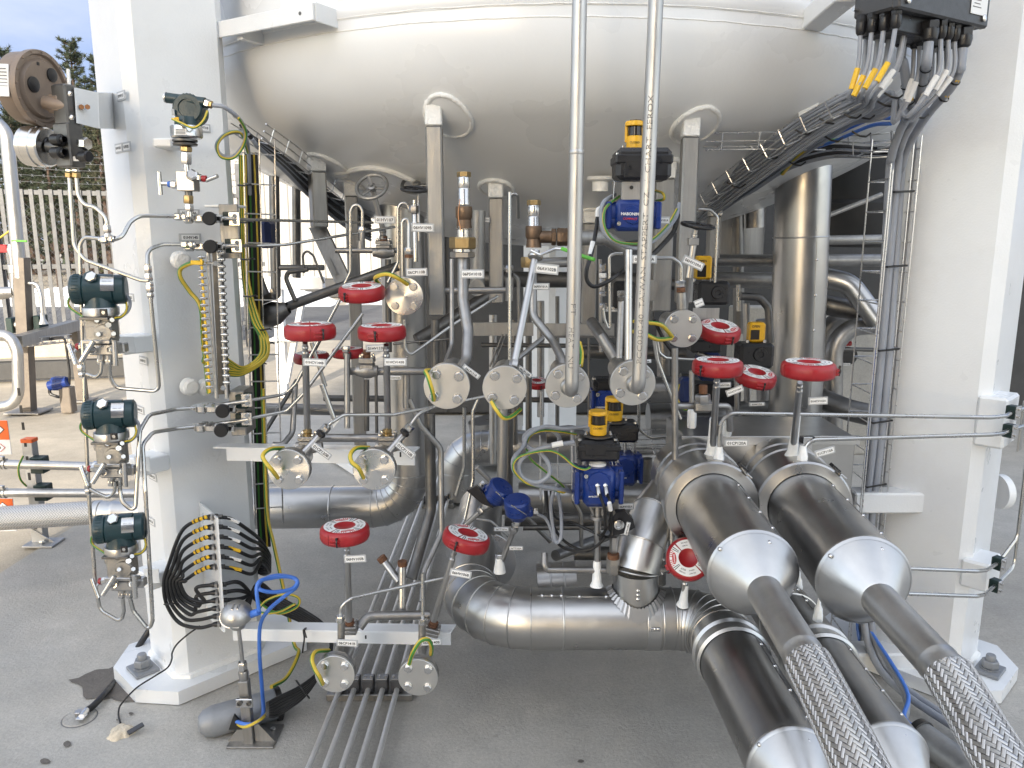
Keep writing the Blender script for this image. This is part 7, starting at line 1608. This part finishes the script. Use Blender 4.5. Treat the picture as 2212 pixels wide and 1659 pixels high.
('upright stem left of valve 01HCV144A',[(1494,800,2.7),(1494,900,2.7)],11,'steel',0),
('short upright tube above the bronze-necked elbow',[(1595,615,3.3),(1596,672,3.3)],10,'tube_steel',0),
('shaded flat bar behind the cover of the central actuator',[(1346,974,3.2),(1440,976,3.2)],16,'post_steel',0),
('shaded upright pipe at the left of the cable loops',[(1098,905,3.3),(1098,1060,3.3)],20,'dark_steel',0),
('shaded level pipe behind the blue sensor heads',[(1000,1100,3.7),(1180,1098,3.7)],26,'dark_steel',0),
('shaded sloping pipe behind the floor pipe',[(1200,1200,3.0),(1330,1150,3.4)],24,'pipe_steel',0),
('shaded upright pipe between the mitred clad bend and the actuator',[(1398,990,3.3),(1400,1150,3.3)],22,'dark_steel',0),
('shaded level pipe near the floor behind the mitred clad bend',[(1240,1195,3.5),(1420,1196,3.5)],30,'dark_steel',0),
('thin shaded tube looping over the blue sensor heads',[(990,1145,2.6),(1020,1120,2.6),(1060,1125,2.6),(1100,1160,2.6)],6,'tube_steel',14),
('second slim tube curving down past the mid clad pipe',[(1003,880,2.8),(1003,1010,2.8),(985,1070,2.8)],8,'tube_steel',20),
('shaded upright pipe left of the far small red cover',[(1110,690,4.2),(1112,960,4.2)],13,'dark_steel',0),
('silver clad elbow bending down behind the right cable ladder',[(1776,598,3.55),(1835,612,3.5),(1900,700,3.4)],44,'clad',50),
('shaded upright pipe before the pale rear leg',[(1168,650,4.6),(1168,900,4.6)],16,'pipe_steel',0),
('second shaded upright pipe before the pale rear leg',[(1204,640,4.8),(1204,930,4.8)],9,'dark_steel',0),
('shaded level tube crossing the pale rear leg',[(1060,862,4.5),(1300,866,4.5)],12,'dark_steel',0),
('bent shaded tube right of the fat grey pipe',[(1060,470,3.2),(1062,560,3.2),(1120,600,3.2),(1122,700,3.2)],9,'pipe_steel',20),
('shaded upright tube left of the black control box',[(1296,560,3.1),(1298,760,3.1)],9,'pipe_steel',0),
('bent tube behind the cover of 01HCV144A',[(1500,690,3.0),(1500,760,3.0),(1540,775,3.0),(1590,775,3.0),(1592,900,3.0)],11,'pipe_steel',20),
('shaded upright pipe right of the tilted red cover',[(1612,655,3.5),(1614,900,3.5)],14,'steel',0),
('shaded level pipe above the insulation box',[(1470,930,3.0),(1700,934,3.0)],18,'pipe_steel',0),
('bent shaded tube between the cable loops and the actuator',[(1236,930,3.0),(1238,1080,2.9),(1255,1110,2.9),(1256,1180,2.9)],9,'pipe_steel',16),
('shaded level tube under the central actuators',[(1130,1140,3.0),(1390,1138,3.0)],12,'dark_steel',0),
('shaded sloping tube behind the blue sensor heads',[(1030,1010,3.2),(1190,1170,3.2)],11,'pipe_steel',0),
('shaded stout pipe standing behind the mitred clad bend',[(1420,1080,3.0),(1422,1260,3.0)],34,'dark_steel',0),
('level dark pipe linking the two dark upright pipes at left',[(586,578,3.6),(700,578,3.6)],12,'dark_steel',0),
]
for lab, pts, w_, m_, rb in A_:
    if 'wait' in lab: continue
    pipe(lab, pts, w_, m_, rb)
# extra fittings on the runs
def fit(label, seq, name='pipe_fitting'):
    t = thing(name, p(*seq[0][:3]), label, 'fitting', 'hexagon fittings on pipes')
    for (x, y, Y, x2, y2, r_, m_) in seq:
        b = B(); k = px(1, y, Y); (b.hexa if m_ != 'rust' and m_ != 'pipe_steel' else b.cyl)(p(x,y,Y), p(x2,y2,Y), r_*k, m_); b.build('nut' if m_ != 'rust' else 'ring', t)
fit('hexagon fitting on the inverted U tube over the 01HV107 header', [(782,490,2.7,782,502,8,'bright_steel'),(782,504,2.7,782,535,6.5,'pipe_steel'),(780,520,2.7,780,537,9,'pipe_steel')])
fit('hexagon fitting with rusty ring above the flange tagged 06CP110B', [(883,535,2.43,883,549,9.5,'bright_steel'),(883,550,2.43,883,557,9,'rust'),(883,558,2.43,883,585,9,'pipe_steel')])
fit('hexagon fitting with rusty ring above the flange tagged 06CP110A', [(1471,606,2.38,1471,620,11,'bright_steel'),(1471,621,2.38,1471,631,9.5,'rust'),(1472,632,2.38,1473,668,11,'pipe_steel')])
fit('hexagon fitting on the thin upright pipe between the posts', [(1101,573,2.54,1101,588,8,'bright_steel'),(1101,589,2.54,1101,596,8,'black_plastic'),(1101,600,2.54,1101,650,9,'pipe_steel')])
fit('hexagon fitting on the upright pipe at the left header', [(748,748,2.42,748,760,9,'bright_steel'),(748,762,2.42,748,772,7,'dark_steel')])
fit('stack of small fittings in shade right of the left alloy pipe', [(1302,570,2.5,1302,586,7,'bright_steel'),(1302,590,2.5,1302,600,8,'label_white'),(1302,602,2.5,1302,628,6.5,'bright_steel'),(1302,630,2.5,1302,640,8,'bright_steel'),(1303,655,2.5,1303,668,8,'bright_steel')])
fit('hexagon fitting on the rough pipe beside the polished tube', [(1342,628,2.15,1342,640,9,'bright_steel'),(1341,642,2.15,1341,650,8,'dark_steel')])
fit('hexagon fitting on the sloping neck of flange 01CP120B', [(698,932,2.14,708,920,10,'bright_steel'),(690,940,2.13,696,934,11,'black_plastic')])
fit('hexagon fitting on the sloping neck of flange 01CP110B', [(879,930,2.14,889,918,10,'bright_steel'),(871,938,2.13,877,932,11,'black_plastic')])
fit('hexagon fitting on the neck of flange 06CP141B', [(735,1343,2.09,735,1330,10,'bright_steel')])
fit('hexagon fitting on the neck of flange 06CP140B', [(913,1348,2.11,913,1335,9,'bright_steel')])
fit('brown cap on the slanting pipe stub', [(822,1203,2.34,829,1212,10,'rust')]); fit('brown cap on the short upright pipe', [(869,1212,2.3,869,1222,10,'rust')])
fit('rusty valve block on the level pipe in front of the mitred clad bend', [(1325,1200,2.24,1325,1238,15,'cast_steel'),(1326,1160,2.24,1325,1205,9,'steel'),(1325,1196,2.23,1325,1206,13,'rust')])
fit('steel globe body left of tag 01HCV144A', [(1500,877,2.38,1535,877,15,'cast_steel'),(1518,852,2.38,1518,872,17,'steel'),(1519,832,2.38,1519,850,9,'rust')])
fit('frosted white stub on the clad pipe behind tag 01HCV144A', [(1495,885,2.5,1494,924,10,'frost')])
fit('frosted white collar right of tag 01HCV144A', [(1572,900,2.46,1570,942,10,'frost')])
# square flange assembly on the sloping dull pipe
t = thing('globe_valve', p(590,690,2.9), 'dark bolted globe valve at the lower end of the sloping dull pipe', 'valve')
b = B(); d = V((.93,0,.36)).normalized(); b.lathe(p(560,690,2.88), d, [(0,0),(.03,0),(.045,.03),(.045,.07),(.03,.1),(.022,.12)], 'dark_steel', 20); b.build('body', t)
b = B(); E = (V((.93,0,.36)), V((0,1,0)), V((-.36,0,.93))); b.box(p(575,645,2.88), (.08,.08,.03), 'dark_steel', E, .004); b.cyl(p(575,645,2.88), p(550,580,2.88), .018, 'dark_steel', 14); b.build('bonnet', t)
for i in (-1,1):
    b = B(); b.hexa(p(575+i*16,642-i*6,2.83), p(570+i*16,630-i*6,2.83), .009, 'steel'); b.build('bolt', t)
# leaning slotted strut
t = thing('strut', p(740,612,3.0), 'leaning flat steel strut with a long slot, under the left dome', 'strut')
b = B(); P = PP((667,492,3.1),(700,486,3.1),(757,605,3.0),(727,618,3.0)); b.prism(P, (0,.03,0), 'post_steel'); b.build('flat_bar', t)
b = B(); b.prism(PP((706,557,3.03),(712,555,3.03),(727,590,3.0),(721,593,3.0)), (0,.004,0), 'cladding_white'); b.build('slot', t)
# slotted angle rails across the middle
t = thing('rail', p(1250,727,3.0), 'shaded angle rail with slots across the middle, behind the alloy pipes', 'rail')
b = B(); b.box((p(1178,712,2.95)+p(1327,713,2.95))/2, ((p(1327,713,2.95)-p(1178,712,2.95)).length,.006,.05), 'post_steel', bev=.001); b.box((p(1178,726,2.95)+p(1327,727,2.95))/2, ((p(1327,713,2.95)-p(1178,712,2.95)).length,.05,.006), 'dark_steel', bev=.001); b.build('angle', t)
b = B(); b.box((p(1022,711,3.1)+p(1152,711,3.1))/2, (.245,.008,.055), 'post_steel', bev=.001); b.build('angle', None, 'short shaded angle piece left of the leaning extension tube', 'rail')
# ball valve with leaning extension tube
t = thing('control_valve', p(1111,790,1.99), 'leaning extension tube of the valve tagged 06AV102B with green-gripped lever', 'valve'); k = px(1,600,2.1)
b = B(); b.cyl(p(1156,556,2.12), p(1111,786,1.99), 8*k, 'steel', 24); b.lathe(p(1157,552,2.12), (p(1157,552,2.12)-p(1111,786,1.99)), [(0,-10*k),(9*k,-10*k),(16*k,-6*k),(17*k,-2*k),(15*k,2*k),(8*k,4*k),(7*k,12*k),(0,12*k)], 'steel', 22); b.build('extension_tube', t)
b = B(); b.tube(PP((1147,541,2.1),(1168,551,2.09),(1200,537,2.06),(1216,538,2.05)), 3.2*k, 'bright_steel', 8, rb=.01); b.tube(PP((1214,537,2.05),(1258,553,2.0),(1284,561,1.98)), 4*k, 'grip_green', 10, rb=.01); b.build('lever', t)
b = B(); tagplate(b, '06AV102B', 1181,581,2.06,52,22,-6); b.build('tag_plate', t)
b = B(); b.hexa(p(1112,780,1.99), p(1109,794,1.98), 11*k, 'steel'); b.build('nut', t)
b = B(); k = px(1,560,2.12); tagplate(b, '06AV102A', 1392,560,2.0,54,18,0); b.build('tag_plate', None, 'tag plate crossed by the printed alloy pipe, only its last letter A showing', 'tag plate')
b = B(); tagplate(b, '01HV101A', 1430,476,2.24,34,16,0); b.build('tag_plate', None, 'tag plate ending V101A right of the upper blue actuator', 'tag plate')
for s, x, y, Y, w_, h_, rt in (('01HV123B',853,816,2.36,28,10,0),('01HV101B',1047,475,2.9,22,11,0),('06HV102A',1325,668,2.9,34,11,0),('01HV133A',1563,832,2.2,32,12,4),('01HV132A',1635,873,2.7,34,8,2),('06CP120A',1392,781,2.02,30,8,4),('06HV108A',1355,1142,2.15,30,9,78),('01HV123A',1828,787,3.6,17,6,0)):
    b = B(); tagplate(b, s, x, y, Y, w_, h_, rt); b.build('tag_plate', None, f'small white tag plate reading {s} among the pipes', 'tag plate', 'tag plates among the pipes')
b = B(); b.lathe(p(1406,627,2.7), NY, [(0,0),(.036,0),(.036,.008),(0,.01)], 'post_steel', 30); b.cyl(p(1406,627,2.7), p(1406,627,2.8), .02, 'post_steel', 16); b.build('disc_plate', None, 'round steel disc half hidden behind the printed alloy pipe', 'plate')
# clutter in the shade
b = B(); c = p(1590,470,4.2); b.lathe(c+V((0,0,-.25)), UZ, [(0,0),(.14,0),(.15,.02),(.15,.42),(0,.42)], 'post_steel', 30); b.build('vessel', None, 'grey canister in the shade right of the right square post', 'canister')
b = B(); c = p(1860,420,4.6); b.lathe(c+V((.05,0,-.3)), UZ, [(0,0),(.3,0),(.36,.1),(.36,.24),(.33,.26),(.33,.5),(0,.55)], 'dark_drum', 40)
b.build('vessel', None, 'dark drum-shaped fan housing behind the right cable ladder', 'drum')
b = B(); c = p(1845,470,4.4); b.box(c+V((.02,.1,-.05)), (.5,.1,.18), 'dark_concrete', bev=.01)
for i in range(22): b.box(c+V((-.2+i*.019,.04,.03)), (.008,.02,.05), 'label_white', bev=.001)
b.build('louvre_panel', None, 'pale louvred panel behind the right cable ladder', 'panel')
b = B(); b.cyl(p(1785,467,3.9), p(1905,420,3.9), .012, 'post_steel', 10); b.build('strut', None, 'thin sloping stay rod behind the right cable ladder', 'strut')
b = B(); b.box((2.35,5.6,.55), (1.5,.16,1.1), 'slab_concrete', bev=.01); b.build('wall', None, 'low grey concrete block behind the right cable ladder', 'wall')
b = B(); b.lathe(p(1830,768,3.9), NY, [(0,0),(.045,0),(.045,.02),(0,.02)], 'black_plastic', 24); b.build('plug', None, 'round black plug on the concrete block at right', 'plug')
b = B(); b.cyl(p(1823,742,3.6), p(1838,742,3.6), .012, 'red', 10); b.build('plug', None, 'small red plug behind the right cable ladder', 'plug')
# white trailer frame seen far left under the dome
t = thing('steel_frame', (-2.1,7.3,0), 'white braced steel frame in the background under the left of the dome', 'frame')
b = B(); b.bar(p(575,611,7.6), p(700,611,7.6), .1, .12, 'white_paint', UZ, .006); b.build('beam', t)
b = B(); a = pz(600,725,0); b.bar(V((p(600,620,7.6).x,7.6,0)), p(600,618,7.6), .09, .09, 'white_paint', UX); b.build('leg', t)
b = B(); b.bar(p(655,640,7.6), V((p(612,700,7.6).x,7.6,.15)), .08, .05, 'white_paint', UX); b.build('brace', t)
b = B(); b.box(p(620,720,7.6)+V((0,0,-.05)), (.3,.3,.02), 'white_paint', bev=.003); b.build('foot_plate', t)
b = B(); b.prism([pz(730,995,.02), pz(770,1030,.02), pz(700,985,.02), pz(690,975,.02)], (0,0,.05), 'white_paint'); b.prism([p(715,905,4.6), p(735,880,4.6), p(755,880,4.6), p(720,925,4.6)], (0,.02,0), 'white_paint'); b.build('gusset_plate', None, 'white gusset plate lying in light behind the upper channel', 'plate')
b = B(); b.lathe(p(1030,622,2.86), NY, [(0,0),(.03,0),(.03,.008),(0,.01)], 'post_steel', 26); b.build('disc_plate', None, 'round steel disc under the fat grey pipe behind the safety valve', 'plate')
b = B(); b.box(p(1346,636,2.9), (.08,.06,.1), 'black_plastic', bev=.008); b.build('control_box', None, 'black box in shade behind the polished extension tube', 'box')
b = B(); b.box(p(1520,745,3.0), (.12,.1,.05), 'black_plastic', bev=.008); b.box(p(1545,850,3.3), (.2,.1,.1), 'black_plastic', bev=.008); b.each('control_box', None, 'black box in shade among the red covers at right', 'box', 'black boxes among the red covers')
b = B(); b.prism(PP((1008,1060,2.33),(1030,1050,2.33),(1062,1085,2.33),(1066,1098,2.33),(1040,1088,2.33)), (0,.02,0), 'black_plastic'); b.build('lever', None, 'black lever beside the upper blue sensor head', 'lever')
# blue far boxes
b = B(); b.box(p(1481,842,2.9), (.05,.06,.1), 'blue_dark', bev=.012); b.build('motor_housing', None, 'narrow dark blue housing left of valve 01HCV144A', 'housing')
b = B(); b.cable([p(1466,830,2.8), p(1462,860,2.8), p(1480,885,2.8), p(1498,868,2.8)], .005, YG, 8); b.build('cable', None, 'yellow-green wire loop by the narrow dark blue housing', 'cable')
b = B(); b.box(p(566,505,3.3), (.1,.12,.12), 'blue_dark', bev=.02); b.build('motor_housing', None, 'dark blue housing behind the upright tray at left', 'housing')
b = B(); b.box(p(1530,790,3.2), (.1,.1,.12), 'blue_dark', bev=.02); b.build('motor_housing', None, 'dark blue housing behind the cover of valve 01HCV144A', 'housing')
# ================================================================ floor tubes
def floor_at(x, y, z): return pz(x, y, z)
xs = [-.606,-.556,-.506,-.456,-.406]
for i, x in enumerate(xs):
    b = B(); b.tube([(x-.012,1.2,.04),(x,2.2,.04),(x+.012,3.4,.04),(x+.03,5.6,.04)], .0095, 'tube_pale', 14)
    b.build('tube', None, f'{ordn[i]} from the left of the straight tubes lying along the floor', 'tube', 'parallel tubes along the floor')
for Y, lab in ((2.46,'front floor rack of dark clamps holding the parallel tubes'),(4.4,'rear floor rack of clamps holding the parallel tubes')):
    t = thing('tube_rack', (-.5,Y,0), lab, 'rack'); b = B(); b.box((-.5,Y,.014), (.3,.06,.024), 'post_steel', bev=.002); b.build('base_channel', t)
    for x in xs:
        b = B(); b.box((x,Y,.052), (.04,.045,.046), 'box_grey', bev=.002); b.box((x,Y,.0765), (.038,.036,.004), 'post_steel', bev=.001)
        for dx in (-.01,.01): b.lathe((x+dx,Y,.078), UZ, [(.005,0),(.005,.004),(.003,.004),(.002,.001),(0,.001)], 'steel', 10)
        b.build('tube_clamp', t)
# lifting lug bracket at upper left of tank
t_ = B(); q = [p(447,52,2.726), p(677,5,2.485)]
a, c = q; d = (c-a).normalized(); e = V((-d.y, d.x, 0)).normalized()
if e.y < 0: e = -e
b = B(); hgt = .05; up = d.cross(e); up = up if up.z > 0 else -up
b.box((a+c)/2-up*hgt*.5, ((c-a).length,.008,hgt), 'white_paint', (d, e, up), .0015)
b.box((a+c)/2+e*.05-up*.004, ((c-a).length,.1,.008), 'white_paint', (d, e, up), .0015)
b.box(c+e*.06-up*hgt*.5, (.008,.11,hgt*1.1), 'white_paint', (d, e, up), .0015); b.box(a+d*.13+e*.1-up*hgt*.7, (.03,.16,hgt), 'white_paint', (d, e, up), .0015)
for u in (.09, .89):
    h_ = a+d*((c-a).length*u)-up*hgt*.5-e*.0045; b.lathe(h_, -e, [(.0055,0),(.0055,.0008),(0,.0008)], 'ink_grey', 14)
b.build('lug_bracket', tank)
# ---------------------------------------------------------------- camera, light, world
cam = bpy.data.cameras.new('camera'); co = bpy.data.objects.new('camera', cam); COL.objects.link(co)
cam.sensor_width = 36; cam.sensor_fit = 'HORIZONTAL'; cam.lens = 36*F/2212.; cam.clip_start = .05; cam.clip_end = 2000
co.location = (0, 0, CZ); co.rotation_euler = (R(90)-PT, 0, 0)
S.camera = co
SUN_EL, SDX, SDY = R(16), .13, .99
az = math.atan2(-SDX, -SDY)
sun = bpy.data.lights.new('sun', 'SUN'); so = bpy.data.objects.new('sun', sun); COL.objects.link(so)
sun.energy = 2.7; sun.angle = R(.6); sun.color = (1, .9, .76)
dirv = V((SDX, SDY, 0)).normalized()*math.cos(SUN_EL)-V((0,0,math.sin(SUN_EL)))
so.rotation_euler = dirv.to_track_quat('-Z', 'Y').to_euler(); so.location = (0,0,20)
w = bpy.data.worlds.new('World'); S.world = w; w.use_nodes = True
nt = w.node_tree; N = nt.nodes; L = nt.links
bg = N['Background']; bg.inputs[1].default_value = .15
sky = N.new('ShaderNodeTexSky'); sky.sky_type = 'NISHITA'; sky.sun_disc = False
sky.sun_elevation = SUN_EL; sky.sun_rotation = az % (2*math.pi); sky.air_density = 1.; sky.dust_density = 1.2; sky.ozone_density = 1.
tc = N.new('ShaderNodeTexCoord'); mp = N.new('ShaderNodeMapping'); mp.inputs['Scale'].default_value = (1.2, 1.2, 3.6)
L.new(tc.outputs['Generated'], mp.inputs['Vector'])
nz = N.new('ShaderNodeTexNoise'); nz.inputs['Scale'].default_value = 2.2; nz.inputs['Detail'].default_value = 9; nz.inputs['Roughness'].default_value = .55
L.new(mp.outputs[0], nz.inputs['Vector'])
cr = N.new('ShaderNodeMapRange'); cr.inputs[1].default_value = .42; cr.inputs[2].default_value = .72; cr.inputs[3].default_value = .3; cr.inputs[4].default_value = .92
L.new(nz.outputs[0], cr.inputs[0])
mix = N.new('ShaderNodeMix'); mix.data_type = 'RGBA'
L.new(cr.outputs[0], mix.inputs[0]); L.new(sky.outputs[0], mix.inputs[6]); mix.inputs[7].default_value = (5.2, 5.15, 5.1, 1)
# the sky away from the sun is dimmer and bluer than the bright veil overhead and behind
sx = N.new('ShaderNodeSeparateXYZ'); L.new(tc.outputs['Generated'], sx.inputs[0])
gr = N.new('ShaderNodeMapRange'); gr.interpolation_type = 'SMOOTHSTEP'; gr.inputs[1].default_value = -.35; gr.inputs[2].default_value = .6; L.new(sx.outputs[1], gr.inputs[0])
m2 = N.new('ShaderNodeMix'); m2.data_type = 'RGBA'; m2.inputs[6].default_value = (.95, 1.25, 1.95, 1); m2.inputs[7].default_value = (1.55, 1.72, 2.1, 1)
c2 = N.new('ShaderNodeMapRange'); c2.inputs[1].default_value = .4; c2.inputs[2].default_value = .62; L.new(nz.outputs[0], c2.inputs[0]); L.new(c2.outputs[0], m2.inputs[0])
m3 = N.new('ShaderNodeMix'); m3.data_type = 'RGBA'; L.new(gr.outputs[0], m3.inputs[0]); L.new(mix.outputs[2], m3.inputs[6]); L.new(m2.outputs[2], m3.inputs[7])
L.new(m3.outputs[2], bg.inputs[0])
S.view_settings.view_transform = 'Standard'; S.view_settings.look = 'None'; S.view_settings.exposure = EXPO; S.view_settings.gamma = 1
S.render.engine = 'CYCLES'
S.cycles.max_bounces = 8; S.cycles.diffuse_bounces = 4; S.cycles.glossy_bounces = 4
S.cycles.caustics_reflective = False; S.cycles.sample_clamp_indirect = 6
try:
    S.cycles.use_denoising = True; S.cycles.denoiser = 'OPENIMAGEDENOISE'
except Exception: pass
